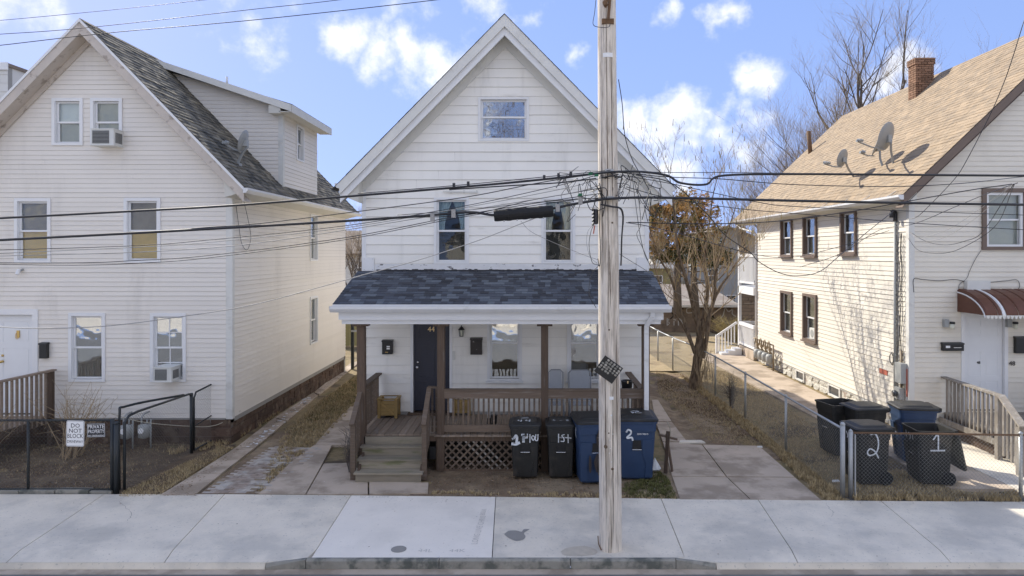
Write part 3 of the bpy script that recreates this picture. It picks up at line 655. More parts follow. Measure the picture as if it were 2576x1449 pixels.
for i in range(0):                                   # ragged shingle edge on the rakes
    for sg in (-1,1):
        x=XM+sg*(.03+i*.058); z=ZA4-abs(x-XM)*sl+.012; mb.box((x-.03,YF4-.02+R.uniform(-.012,.008),z-.025+.02*0),(x+.03,YF4+.3,z+R.uniform(-.004,.012)))
for sg in (-1,1):
    x=XM
    while abs(x-XM)<3.5:
        xn=x+sg*R.uniform(.13,.20); za_=ZA4-abs(x-XM)*sl+.004; zb_=ZA4-abs(xn-XM)*sl+.004; t_=R.uniform(.006,.012); yy=YF4-.034-R.uniform(0,.008)
        mb.hexa([Vector((x,yy,za_)),Vector((xn,yy,zb_)),Vector((xn,YF4+.5,zb_)),Vector((x,YF4+.5,za_)),Vector((x,yy,za_+t_*.5)),Vector((xn,yy,zb_+t_)),Vector((xn,YF4+.5,zb_+t_)),Vector((x,YF4+.5,za_+t_*.5))]); x=xn
obj('shingle_edge', mb, M['roof_edge'], h4, kind='stuff', recalc=False)
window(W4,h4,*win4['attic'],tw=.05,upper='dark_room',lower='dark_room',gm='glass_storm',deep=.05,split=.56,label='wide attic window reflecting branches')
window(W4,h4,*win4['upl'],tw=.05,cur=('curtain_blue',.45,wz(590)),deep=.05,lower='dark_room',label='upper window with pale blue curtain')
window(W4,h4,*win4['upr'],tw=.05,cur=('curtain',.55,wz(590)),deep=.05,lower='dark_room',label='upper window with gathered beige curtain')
window(W4,h4,*win4['lol'],tw=.05,upper='plastic_sheet',lower='screen',deep=.04,split=.47,sill='trim',gm='glass_storm')
window(W4,h4,*win4['lor'],tw=.05,upper='plastic_sheet',lower='screen',deep=.04,split=.47,sill='trim',gm='glass_storm')
# door 44
def panel_door(house, wall, u0,u1,z0,z1, m, rows, frame_m='trim', ft=.06, depth=-.05, name='door'):
    f=MB(); wall.box(f,u0,u0+ft,z0,z1,-.08,.03); wall.box(f,u1-ft,u1,z0,z1,-.08,.03); wall.box(f,u0+ft,u1-ft,z1-ft,z1,-.08,.03); obj('door_frame', f, M[frame_m], house)
    a,b,c,d=u0+ft+.004,u1-ft-.004,z0+.03,z1-ft-.004
    mb=MB(); wall.box(mb,a,b,c,d,depth-.04,depth-.008); dr_=obj(name, mb, M[m], house)
    st=MB(); w_=b-a; hh=d-c
    xs_=[a,a+.11,a+w_/2-.055,a+w_/2+.055,b-.11,b]; zs_=[c]; 
    for r0,r1 in rows: zs_ += [c+hh*r0,c+hh*r1]
    zs_.append(d)
    for i in (0,2,4): wall.box(st,xs_[i],xs_[i+1],c,d,depth-.008,depth)
    for i in range(0,len(zs_),2):
        for j in (1,3): wall.box(st,xs_[j],xs_[j+1],zs_[i],zs_[i+1],depth-.008,depth)
    for r0,r1 in rows:
        for j in (1,3): wall.box(st,xs_[j]+.03,xs_[j+1]-.03,c+hh*r0+.03,c+hh*r1-.03,depth-.008,depth-.003)
    obj('door_panelling', st, M[m], dr_); return dr_
d4=panel_door(h4,W4,door4[0],door4[1],.74,2.90,'navy',[(.07,.30),(.36,.70),(.76,.93)])
t=text_mb('44',.16,.004); obj('house_number', place(t,W4.p(wu(1084),wz(835),-.045),(1,0,0),(0,0,1),(0,-1,0)), M['gold'], d4)
mb=MB(); p=W4.p(wu(1050),wz(924),-.045); mb.lathe([(.028,0),(.028,.01),(.012,.015),(.012,.04),(.03,.05),(.032,.065),(.02,.075),(.001,.078)],p,14,Matrix.Rotation(math.pi/2,3,'X')); p=W4.p(wu(1050),wz(912),-.045); mb.lathe([(.026,0),(.026,.012),(.015,.018),(.001,.02)],p,14,Matrix.Rotation(math.pi/2,3,'X')); obj('door_knob', mb, M['chrome'], d4, smooth=True)
mb=MB(); W4.box(mb,door4[0]-.05,door4[1]+.05,.66,.745,-.05,.12); obj('threshold', mb, M['postwood'], h4)
# flashing and patches above porch roof
zt=3.90
xs=[XL+.25,-2.2,-.72,.95,2.35]
for a,b in zip(xs,xs[1:]):
    mb=MB(); W4.box(mb,a+.004,b-.004,3.85,3.99+R.uniform(-.01,.01),.012,.026); obj('flashing_board', mb, M['peel_white'], h4)
mb=MB()
for i in range(90):
    x=XL+.3+i*(XR-XL-.4)/90; W4.box(mb,x,x+.07,3.835+R.uniform(-.012,.0),3.862+R.uniform(-.004,.016),.012,.03)
obj('tar_seam', mb, M['roof_edge'], h4, kind='stuff')
for a,b in ((wu(914),wu(942)),(wu(1601),wu(1629))):
    mb=MB(); W4.box(mb,a,b,wz(681),wz(648),.02,.045); pn=obj('patch_panel', mb, M['trim'], h4)
    mb=MB()
    for uu in (a+.03,b-.03):
        for zz in (wz(681)+.03,wz(648)-.03): W4.box(mb,uu-.006,uu+.006,zz-.006,zz+.006,.045,.049)
    obj('screw', mb, M['galv'], pn)
mb=MB(); mb.beam(W4.p(wu(1115),wz(482),.05),W4.p(wu(1203),wz(484),.05),.03,.025); [W4.box(mb,wu(x)-.02,wu(x)+.02,wz(483)-.03,wz(483)+.03,.0,.06) for x in (1135,1168,1200)]
obj('cable_bracket', mb, M['trim_old'], h4)
# porch roof
pz0,pz1=3.25,3.83; py0,py1=13.02,14.90
Vp=Vector((0,py1-py0,pz1-pz0)); Lv=Vp.length; Vn=Vp.normalized(); Np=Vector((0,-Vn.z,Vn.y)); Np=Vector((0,-(pz1-pz0),py1-py0)).normalized()
PXL,PXR=-3.81,2.60
mb=MB(); mb.prism([Vector((PXL,py0,pz0)),Vector((PXL,py1,pz1)),Vector((PXL,py1,pz1-.10)),Vector((PXL,py0,pz0-.05))],(PXR-PXL,0,0)); obj('porch_roof', mb, M['roof_edge'], h4)
shingles(h4,M['shingle44'],(PXL,py0-.02,pz0),(1,0,0),Vn,Np,PXR-PXL,Lv,.138,.18,300,bases=.011)
obj('drip_edge', MB().box((PXL,py0-.028,pz0-.06),(PXR,py0-.002,pz0-.004)), M['trim'], h4)
gutter(h4,(PXL-.03,py0-.03,pz0-.03),(PXR+.03,py0-.03,pz0-.03),out=(0,-1,0),wd=.12,ht=.12,name='porch_gutter')
obj('porch_beam', MB().box((PXL+.10,py0+.02,pz0-.30),(PXR-.10,py0+.10,pz0-.06)), M['trim'], h4)
obj('porch_beam', MB().box((PXL+.14,py0+.10,pz0-.39),(PXR-.14,py0+.26,pz0-.10)), M['trim'], h4)
mb=MB(); mb.box((PXL+.10,py0+.26,pz0-.36),(PXR-.10,14.90,pz0-.33)); obj('porch_ceiling', mb, M['trim'], h4)
for x in (PXL+.10,PXR-.14):
    mb=MB(); mb.prism([Vector((x,py0+.10,pz0-.30)),Vector((x,14.9,pz0-.30)),Vector((x,14.9,pz1-.1)),Vector((x,py0+.10,pz0-.06))],(.04,0,0)); obj('porch_gable', mb, M['trim'], h4)
PY=13.3; ptop=pz0-.39
for px,xw in ((909,.15),(1110,.14),(1370,.14),(1624,.14)):
    x=(px-CX)*PY/F; mb=MB(); lean=.02 if px==909 else 0
    mb.hexa([(x-xw/2+lean,PY-.07,.0),(x+xw/2+lean,PY-.07,.0),(x+xw/2+lean,PY+.07,.0),(x-xw/2+lean,PY+.07,.0),(x-xw/2,PY-.07,ptop-.05),(x+xw/2,PY-.07,ptop-.05),(x+xw/2,PY+.07,ptop-.05),(x-xw/2,PY+.07,ptop-.05)])
    ps=obj('porch_post', mb, M['postwood'], h4)
    obj('post_cap', MB().box((x-.15,PY-.10,ptop-.052),(x+.15,PY+.10,ptop-.002)), M['postwood'], ps)
# deck
DZ=.70; dx0=(903-CX)*PY/F-.06; dx1=(1624-CX)*PY/F+.08
x=dx0
while x<dx1-.05:
    wd=.14; xb=min(x+wd-.008,dx1); y0=13.28 if x<-2.0 else 13.2
    mb=MB(); z=DZ+R.uniform(-.004,.004); mb.box((x,y0-R.uniform(0,.012),z-.03),(xb,Y4-.02,z)); obj('deck_plank', mb, M['deckwood'], h4); x+=wd
mb=MB(); mb.box((dx0,13.26,DZ-.13),(dx1,13.30,DZ-.035)); obj('rim_joist', mb, M['postwood'], h4)
mb=MB(); mb.box((dx0,13.3,DZ-.20),(dx0+.04,Y4,DZ-.035)); mb.box((dx1-.04,13.3,DZ-.20),(dx1,Y4,DZ-.035)); obj('side_joist', mb, M['postwood'], h4)
# steps
sx0,sx1=-3.27,-2.06
for i in range(3):
    yf=12.59+.25*i; zt_=.175*(i+1)
    for k_,(ya,yb) in enumerate(((yf-.03,yf+.115),(yf+.12,yf+.27))):
        obj('tread', MB().box((sx0-.03,ya,zt_-.035),(sx1+.03,yb,zt_-R.uniform(0,.003))), M['mosswood'], h4)
    obj('riser', MB().box((sx0,yf,zt_-.175),(sx1,yf+.025,zt_-.037)), M['mosswood'], h4)
obj('riser', MB().box((sx0,13.30-.07,.525),(sx1,13.255,DZ-.035)), M['mosswood'], h4)
for x in (sx0+.005,sx1-.045):
    mb=MB(); mb.prism([Vector((x,12.62,0)),Vector((x,13.25,0)),Vector((x,13.25,.5)),Vector((x,12.62,.13))],(.04,0,0)); obj('stringer', mb, M['postwood'], h4)
# stair rails
for x,nm in ((-3.35,0),(-2.02,1)):
    lo=Vector((x,12.72,1.12)); hi=Vector((x,13.34,1.60))
    r_=obj('stair_rail', MB().beam(lo-Vector((0,.1,.075)),hi,.09,.035), M['railwood'], h4)
    obj('newel_post', MB().box((x-.045,12.70,.0),(x+.045,12.78,1.10)), M['railwood'], h4)
    for j in range(5):
        y=12.84+j*.10; obj('baluster', MB().box((x-.017,y,.28+.68*(y-12.6)*.5),(x+.017,y+.035,1.10+(y-12.72)*.77)), M['railwood'], h4)
obj('side_rail', MB().beam((-3.35,13.34,1.60),(-3.35,Y4-.05,1.60),.13,.035), M['railwood'], h4)
for j in range(11):
    y=13.45+j*.13; obj('baluster', MB().box((-3.37,y,DZ+.05),(-3.33,y+.035,1.58)), M['railwood'], h4)
xr_=(1624-CX)*PY/F
obj('side_rail', MB().beam((xr_+.02,13.36,1.45),(xr_-.12,Y4-.05,1.62),.13,.035), M['railwood'], h4)
for j in range(11):
    y=13.45+j*.13; obj('baluster', MB().box((xr_-.02,y,DZ+.05),(xr_+.02,y+.035,1.46)), M['railwood'], h4)
obj('return_rail', MB().beam((-2.05,13.36,1.60),(-1.80,13.36,1.60),.09,.035), M['railwood'], h4)
for x in (-1.98,-1.90): obj('baluster', MB().box((x,13.34,DZ+.03),(x+.035,13.375,1.58)), M['railwood'], h4)
p2,p3,p4=[(px-CX)*PY/F for px in (1110,1370,1624)]
for a,b in ((p2+.07,p3-.07),(p3+.07,p4-.07)):
    obj('top_rail', MB().box((a,13.225,1.405),(b,13.265,1.55)), M['railwood'], h4)
    obj('rail_cap', MB().box((a,13.21,1.552),(b,13.33,1.585)), M['railwood'], h4)
    obj('bottom_rail', MB().box((a,13.225,.76),(b,13.265,.89)), M['railwood'], h4)
    x=a+.05
    while x<b-.04:
        obj('baluster', MB().box((x,13.268+R.uniform(0,.006),.78),(x+.037,13.302,1.50)), M['railwood'], h4); x+=.0985
# lattice
lx0,lx1,lz0,lz1=-1.86,p4-.05,.03,.565
obj('lattice_frame', MB().box((lx0-.02,13.27,.0),(lx0+.02,13.31,lz1)).box((lx0,13.27,-.02),(lx1,13.31,lz0)), M['postwood'], h4)
obj('under_deck_shade', MB().box((dx0+.05,14.0,0),(dx1-.05,14.03,.5)), M['dark_room'], h4)  # near-black sheet painting in the shade under the deck
obj('vent_box', MB().box((-2.0,13.25,.22),(-1.88,13.28,.46)), M['black'], h4)
for sgn,yy in ((1,13.262),(-1,13.272)):
    s=-.5
    while s<(lx1-lx0)+.5:
        x0=lx0+s; pts=[]; a0,b0=(x0,lz0),(x0+sgn*(lz1-lz0),lz1)
        if sgn<0: a0,b0=(x0+.535,lz0),(x0,lz1)
        (xa,za),(xb,zb)=a0,b0
        def clip(xa,za,xb,zb):
            if xa>xb: xa,za,xb,zb=xb,zb,xa,za
            if xb<lx0 or xa>lx1: return None
            if xa<lx0: za+=(zb-za)*(lx0-xa)/(xb-xa); xa=lx0
            if xb>lx1: zb=za+(zb-za)*(lx1-xa)/(xb-xa); xb=lx1
            return xa,za,xb,zb
        q=clip(xa,za,xb,zb)
        if q and abs(q[2]-q[0])>.05: obj('lattice_strip', MB().beam((q[0],yy,q[1]),(q[2],yy,q[3]),.008,.034,up=Vector((0,0,1))), M['greywood'] if R.random()<.12 else M['railwood'], h4)
        s+=.150
# downspout
xd=(1637-CX)*13.0/F
P=[(xd+.03,12.97,pz0-.13),(xd+.03,13.0,pz0-.22),(xd-.06,13.12,pz0-.42),(xd-.06,13.14,pz0-.5),(xd-.06,13.14,.35)]
mb=MB()
for a,b in zip(P,P[1:]): mb.beam(a,Vector(b)+(Vector(b)-Vector(a)).normalized()*.01,.085,.07,up=Vector((0,1,0)))
ds=obj('downspout', mb, M['gutter'], h4)
# ------------------------------------------------------------------ left house
YL=15.2; XC=-6.70; XRd=-9.83; XW=-12.96
hl=thing('house','beige vinyl-sided gabled house with grey brown roof and rear dormer, leftmost','house',(XRd,YL,0))
WLf=Wall((0,YL,0),(1,0,0),(0,-1,0)); s2=1.028; ZAl=9.32
Ll=gl(XRd,8.93,s2,XW); Rl=gr_(XRd,8.93,s2,XC); kl=8.93-(XC-XRd)*s2
def lu(px): return (px-CX)*YL/F
def lz(py): return H-(py-HZ)*YL/F
wl=[(lu(132),lu(210),lz(366),lz(247)),(lu(229),lu(309),lz(366),lz(247)),(lu(38),lu(129),lz(661),lz(499)),(lu(313),lu(405),lz(661),lz(498)),(lu(174),lu(266),lz(960),lz(787)),(lu(379),lu(469),lz(960),lz(788))]
dl_=(lu(-2)-.9,lu(97),.62,lz(778))
o=backing(WLf,hl,.45,8.93,Ll,Rl,inner(wl)+[(dl_[0]+.12,dl_[1]-.12,.62,dl_[3]-.12)],M['cream_left'],extra=(kl,))
siding(WLf,o,.55,8.9,Ll,Rl,wl+[dl_],.1045,M['cream_left'],dmax=.014,split=.35)
Ws=Wall((XC,0,0),(0,1,0),(1,0,0)); f0=lambda z:YL; f1=lambda z:24.4
sw_=[(20.50,21.22,3.98,5.40),(20.50,21.22,1.46,2.90)]
o=backing(Ws,hl,.45,kl,f0,f1,inner(sw_,.06),M['cream_left']); siding(Ws,o,.55,kl,f0,f1,sw_,.1045,M['cream_left'],dmax=.014)
Wb=Wall((0,24.4,0),(1,0,0),(0,1,0)); backing(Wb,hl,.0,8.93,Ll,Rl,[],M['cream_left'],extra=(kl,))
Wq=Wall((XW,0,0),(0,1,0),(-1,0,0)); backing(Wq,hl,.0,kl,f0,f1,[],M['cream_left'])
obj('corner_board', MB().box((XC-.12,YL-.022,.53),(XC+.022,YL+.10,kl)), M['trim_old'], hl)
obj('floor', MB().box((XW+.14,YL+.15,3.3),(XC-.14,24.2,3.35)).box((XW+.14,YL+.15,5.9),(XC-.14,24.2,5.95)).box((XW+.14,YL+.15,.5),(XC-.14,24.2,.53)), M['dark_room'], hl)
lbl=['attic window with pale blind','attic window holding an air conditioner','upper window with dark screen over tan paper','upper window with tan paper in lower sash','ground floor window with clear reflection','ground floor window with muntins and air conditioner']
cov=[('blind_white','shadeblind'),('shadeblind','shadeblind'),('screen','blind_tan'),('screen','blind_tan'),(None,'shadeblind'),('shadeblind',None)]
for i,(q,l_,(u_,lo_)) in enumerate(zip(wl,lbl,cov)): window(WLf,hl,*q,upper=u_,lower=lo_,label=l_,muntins=1 if i==5 else 0,deep=.06,gm='glass_storm' if i>=4 else 'glass')
for q in sw_: window(Ws,hl,*q,tw=.06,upper='shadeblind',lower='screen')
# dormer
YD0,YD1=17.9,20.75; XDf=-6.56
zD=lambda x: 9.28-(x-XRd)*.335
DW=Wall((0,YD0,0),(1,0,0),(0,-1,0))
roofL=lambda x: ZAl-(x-XRd)*s2
def cheek(y, sgn, name='dormer_cheek', board=True):
    W=Wall((0,y,0),(1,0,0),(0,sgn,0)); mb=MB()
    mb.prism([W.p(XRd+.1,zD(XRd+.1)-.15,-.05),W.p(XDf,zD(XDf)-.15,-.05),W.p(XDf,roofL(XDf)-.1,-.05)],W.N*.05); c=obj(name, mb, M['cream_left'], hl)
    if board:
        z=roofL(XDf)
        z0=5.93
        while z0<8.95:
            z1=z0+.1045; xl0=max(XRd+.2,XRd+(ZAl-z0)/s2); xl1=max(XRd+.2,XRd+(ZAl-z1)/s2)
            xr0=min(XDf,XRd+(9.12-z0)/.335); xr1=min(XDf,XRd+(9.12-z1)/.335)
            if xr0-xl0>.05:
                if xr1<xl1: xr1=xl1=(xr1+xl1)/2
                m_=MB(); m_.hexa([W.p(xl0,z0,.001),W.p(xr0,z0,.001),W.p(xr0,z0,.015),W.p(xl0,z0,.015),W.p(xl1,z1,.001),W.p(xr1,z1,.001),W.p(xr1,z1,.003),W.p(xl1,z1,.003)]); obj('siding_board', m_, M['cream_left'], c)
            z0=z1
cheek(YD0,-1); cheek(YD1,1,board=False)
WD=Wall((XDf,0,0),(0,1,0),(1,0,0)); dwn=[(18.93,19.52,6.80,7.80)]
o=backing(WD,hl,roofL(XDf)-.15,zD(XDf)-.12,lambda z:YD0,lambda z:YD1,inner(dwn,.06),M['cream_left'],thick=.05)
siding(WD,o,roofL(XDf)+.02,zD(XDf)-.14,lambda z:YD0,lambda z:YD1,dwn,.1045,M['cream_left'],dmax=.014)
window(WD,hl,*dwn[0],tw=.06,upper='dark_room',lower='shadeblind')
obj('corner_board', MB().box((XDf-.10,YD0-.022,roofL(XDf)+.01),(XDf+.022,YD0+.10,zD(XDf)-.14)), M['trim_old'], hl)
mb=MB(); xe=-6.20; y0,y1=YD0-.30,YD1+.25
mb.prism([Vector((XRd-.3,y0,zD(XRd))),Vector((xe,y0,zD(xe))),Vector((xe,y0,zD(xe)-.10)),Vector((XRd-.3,y0,zD(XRd)-.12))],(0,y1-y0,0)); obj('dormer_roof', mb, M['roof_edge'], hl)
mb=MB(); mb.prism([Vector((XRd+.05,y0-.02,zD(XRd+.05)-.02)),Vector((xe+.0,y0-.02,zD(xe)-.02)),Vector((xe,y0-.02,zD(xe)-.20)),Vector((XRd+.05,y0-.02,zD(XRd+.05)-.18))],(0,.03,0)); obj('dormer_fascia', mb, M['trim_old'], hl)
obj('dormer_fascia', MB().box((xe-.01,y0-.02,zD(xe)-.22),(xe+.02,y1,zD(xe)-.02)), M['trim_old'], hl)
obj('dormer_soffit', MB().box((XDf+.02,y0,zD(xe)-.20),(xe-.01,y1,zD(xe)-.18)).box((XDf-.25,y0,zD(xe)-.23),(XDf+.05,YD0-.02,zD(xe)-.03)), M['soffit'], hl)
mb=MB(); mb.cyl(at(571,222,19.3),at(571,193,19.3),.035,10); obj('vent_pipe', mb, M['trim'], hl, smooth=True)
# roof
XE=-6.27; YRf,YRb=14.82,24.6
gable_roof(hl,XRd,ZAl,s2,XRd-(XE-XRd),XE,YRf,YRb,'roof_edge',.12)
kk=math.sqrt(1+s2*s2); Vl=Vector((-1/kk,0,s2/kk)); Nl=Vector((s2/kk,0,1/kk)); LvL=(XE-XRd)*kk
def sk(u,v):
    y=YRf+u; x=XE-v/kk
    return YD0+.02<y<YD1-.02 and x<XDf-.03
shingles(hl,M['shingle_left'],(XE,YRf-.02,ZAl-(XE-XRd)*s2+.004),(0,1,0),Vl,Nl,YRb-YRf,LvL,.142,.30,300,bases=.016,skip=sk)
for sg,xe in ((-1,XRd-(XE-XRd)),(1,XE)):
    rake(hl,XRd,ZAl,s2,xe,YRf-.03,.0,.05,.03,'trim'); rake(hl,XRd,ZAl,s2,xe,YRf-.01,.055,.17,.03,'trim_peel')
    k=math.sqrt(1+s2*s2); a=Vector((XRd,YRf+.02,ZAl-.20*k)); b=Vector((xe,YRf+.02,ZAl-abs(xe-XRd)*s2-.20*k)); mb=MB(); mb.prism([a,b,b+Vector((0,0,-.02)),a+Vector((0,0,-.02))],(0,YL-YRf,0)); obj('soffit', mb, M['trim_peel'], hl)
    rake(hl,XRd,ZAl,s2,XC if sg>0 else XW,YL-.05,.215,.10,.03,'trim_peel',name='frieze_board')
ze=ZAl-(XE-XRd)*s2
mb=MB(); mb.prism([Vector((XE,YRf+.02,ze-.10)),Vector((XC,YRf+.02,ze+.25)),Vector((XC,YRf+.02,ze-.22))],(0,YRb-YRf-.04,0)); obj('eave_box', mb, M['soffit'], hl)
gutter(hl,(XE,YRf-.05,ze-.02),(XE,YRb,ze-.02),out=(1,0,0),wd=.11,ht=.11)
# foundation of blocks
def block_wall(name, parent, wall, u0,u1,z0,z1, bw, bh, m, mort='mortar', jit=.02, gap=.012, part='stone'):
    mb=MB(); wall.box(mb,u0,u1,z0,z1,-.12,-.005); f=obj(name, mb, M[mort], parent); r_=0; z=z0
    while z<z1-.02:
        zz=min(z+bh,z1); u=u0-(bw*.5 if r_%2 else 0)
        while u<u1:
            ub=u+bw*R.uniform(.8,1.2) if jit>.012 else u+bw; a=max(u0,u)+gap/2; b=min(u1,ub)-gap/2
            if b-a>.04:
                m_=MB(); dd=R.uniform(0,jit); wall.box(m_,a,b,z+gap/2,zz-gap/2,-.03,dd); obj(part, m_, M[m], f)
            u=ub
        z+=bh; r_+=1
    return f
block_wall('foundation',hl,WLf,XW,XC-.02,-.05,.53,.42,.19,'brownstone')
block_wall('foundation',hl,Wall((XC-.03,0,0),(0,1,0),(1,0,0)),YL,24.4,-.05,.53,.42,.19,'brownstone')
# door left
dd=panel_door(hl,WLf,dl_[0],dl_[1],.62,dl_[3],'doorwhite',[(.06,.30),(.36,.66),(.72,.93)],ft=.12)
mb=MB(); p=WLf.p(lu(3),lz(910),-.045); mb.lathe([(.028,0),(.028,.01),(.012,.015),(.012,.04),(.03,.05),(.032,.065),(.001,.078)],p,14,Matrix.Rotation(math.pi/2,3,'X')); mb.lathe([(.026,0),(.026,.012),(.001,.02)],WLf.p(lu(3),lz(895),-.045),14,Matrix.Rotation(math.pi/2,3,'X')); obj('door_knob', mb, M['brass'], dd, smooth=True)
mb=MB(); WLf.box(mb,lu(42)-.03,lu(42)+.03,lz(850),lz(832),-.05,-.03); mb.tube(spline([WLf.p(lu(42)-.03,lz(838),-.02),WLf.p(lu(42)-.035,lz(848),-.01),WLf.p(lu(42),lz(853),-.005),WLf.p(lu(42)+.035,lz(848),-.01),WLf.p(lu(42)+.03,lz(838),-.02)],4),.006,6); obj('door_knocker', mb, M['brass'], dd)
# porch of the left house
ld=thing('porch_steps','weathered wooden entry landing with dark balustrade before the white door, far left','porch',(-11.5,14.5,0))
for i in range(10):
    x=-12.3+i*.15; obj('deck_plank', MB().box((x,13.5,.56),(x+.14,YL-.03,.60)), M['deckwood'], ld)
obj('handrail', MB().beam((-10.74,13.45,1.64),(-10.58,15.1,1.64),.11,.04), M['deckwood'], ld)
obj('post', MB().box((-10.80,13.46,0),(-10.70,13.56,1.62)), M['postwood'], ld); obj('post', MB().box((-10.66,14.98,0),(-10.56,15.08,1.62)), M['postwood'], ld)
for j in range(11):
    y=13.62+j*.122; x=-10.74+.16*(y-13.45)/1.65; obj('baluster', MB().box((x-.017,y,.50),(x+.017,y+.045,1.62)), M['deckwood'], ld)
obj('bottom_rail', MB().beam((-10.74,13.5,.56),(-10.60,15.05,.56),.05,.14), M['postwood'], ld)
# ------------------------------------------------------------------ right house
YR=16.0; X8=8.83; XRr=13.2; XFar=17.57; YRBk=26.84
hr=thing('house','pale vinyl-sided house with tan shingle roof and brown trim, rightmost','house',(XRr,YR,0))
WRf=Wall((0,YR,0),(1,0,0),(0,-1,0)); s3=.955; ZAr=10.06; ZWr=9.72
def ru(px): return (px-CX)*YR/F
def rz(py): return H-(py-HZ)*YR/F
kr=ZWr-(XRr-X8)*s3
Lr=gl(XRr,ZWr,s3,X8); Rr=gr_(XRr,ZWr,s3,XFar)
wr=[(ru(2468),ru(2582),rz(629),rz(474))]
dor=(ru(2417),ru(2534),.52,rz(786))
o=backing(WRf,hr,.30,ZWr,Lr,Rr,[(wr[0][0]+.1,wr[0][1]-.1,wr[0][2]+.08,wr[0][3]-.1)]+[(dor[0]+.08,dor[1]-.08,.52,dor[3]-.08)],M['cream_right'],extra=(kr,))
siding(WRf,o,.36,ZWr-.02,Lr,Rr,wr+[dor],.118,M['cream_right'],dmax=.018,split=.3)
Wrs=Wall((X8,0,0),(0,1,0),(-1,0,0))
rs=[(23.15,24.2,4.10,5.42),(21.15,22.2,4.12,5.42),(18.55,19.5,4.19,5.42),(23.15,24.2,1.42,2.90),(21.15,22.2,1.42,2.92)]
f0=lambda z:YR; f1=lambda z:YRBk
o=backing(Wrs,hr,.30,kr+.1,f0,f1,inner(rs,.09),M['cream_right']); siding(Wrs,o,.36,kr+.05,f0,f1,rs,.118,M['cream_right'],dmax=.018)
backing(Wall((0,YRBk,0),(1,0,0),(0,1,0)),hr,0,ZWr,Lr,Rr,[],M['cream_right'],extra=(kr,))
backing(Wall((XFar,0,0),(0,1,0),(1,0,0)),hr,0,kr,f0,f1,[],M['cream_right'])
obj('floor', MB().box((X8+.14,YR+.15,3.1),(XFar-.14,26.6,3.15)).box((X8+.14,YR+.15,5.75),(XFar-.14,26.6,5.8)), M['dark_room'], hr)
obj('corner_board', MB().box((X8-.024,YR-.024,.34),(X8+.11,YR+.10,kr)), M['trim_old'], hr)
window(WRf,hr,*wr[0],trim='brown_trim',tw=.10,upper='shadeblind',lower='shadeblind',proud=.06,deep=.08)
mb=MB(); a,b,c,d=wr[0]; 
for q in ((a+.1,a+.16,c+.08,d-.1),(b-.16,b-.1,c+.08,d-.1),(a+.16,b-.16,d-.16,d-.1),(a+.16,b-.16,c+.08,c+.13)): WRf.box(mb,*q,-.02,.03)
obj('storm_frame', mb, M['trim'], hr)
for i,q in enumerate(rs): window(Wrs,hr,*q,trim='brown_trim',tw=.08,upper=None if i<3 else 'olive',lower='shadeblind',proud=.07,deep=.07,sill='brown_trim')
ddr=panel_door(hr,WRf,dor[0],dor[1],.52,dor[3],'doorwhite',[(.08,.30),(.36,.62),(.78,.86),(.89,.96)],ft=.08)
t=text_mb('48',.085,.004); obj('house_number', place(t,WRf.p(ru(2465),rz(916),-.045),(1,0,0),(0,0,1),(0,-1,0)), M['black'], ddr)
mb=MB(); mb.lathe([(.028,0),(.028,.01),(.012,.02),(.03,.05),(.001,.07)],WRf.p(ru(2427),rz(1022),-.045),12,Matrix.Rotation(math.pi/2,3,'X')); obj('door_knob', mb, M['chrome'], ddr, smooth=True)
t=text_mb('48',.15,.004); obj('house_number', place(t,WRf.p(ru(2544),rz(919),.03),(1,0,0),(0,0,1),(0,-1,0)), M['rustbox'], hr)
# roof right
XE3=8.50; YF3,YB3=15.68,29.1
gable_roof(hr,XRr,ZAr,s3,XE3,XRr+(XRr-XE3),YF3,YB3,'roof_edge',.10)
k3=math.sqrt(1+s3*s3); V3=Vector((1/k3,0,s3/k3)); N3=Vector((-s3/k3,0,1/k3))
shingles(hr,M['shingle_right'],(XE3,YF3-.02,ZAr-(XRr-XE3)*s3+.004),(0,1,0),V3,N3,YB3-YF3,(XRr-XE3)*k3,.142,.33,300,bases=.010)
for sg,xe in ((-1,XE3),(1,XRr+(XRr-XE3))):
    rake(hr,XRr,ZAr,s3,xe,YF3-.03,.01,.17,.03,'brown_trim'); 
    a=Vector((XRr,YF3,ZAr-.20*k3)); b=Vector((xe,YF3,ZAr-abs(xe-XRr)*s3-.20*k3)); mb=MB(); mb.prism([a,b,b+Vector((0,0,-.02)),a+Vector((0,0,-.02))],(0,YR-YF3,0)); obj('soffit', mb, M['brown_trim'], hr)
ze3=ZAr-(XRr-XE3)*s3
mb=MB(); mb.prism([Vector((XE3,YF3,ze3-.08)),Vector((X8,YF3,ze3+.2)),Vector((X8,YF3,ze3-.22))],(0,YB3-YF3-.04,0)); obj('eave_box', mb, M['soffit'], hr)
gutter(hr,(XE3,YF3-.05,ze3-.01),(XE3,YB3,ze3-.01),out=(-1,0,0),wd=.12,ht=.11)
for i in range(9):                                        # gutter straps on the shingles
    y=YF3+.5+i*1.25; a=Vector((XE3-.10,y,ze3-.005)); b=Vector((XE3+.12,y,ze3+.13)); obj('gutter_strap', MB().beam(a,b,.03,.006), M['galv'], hr)
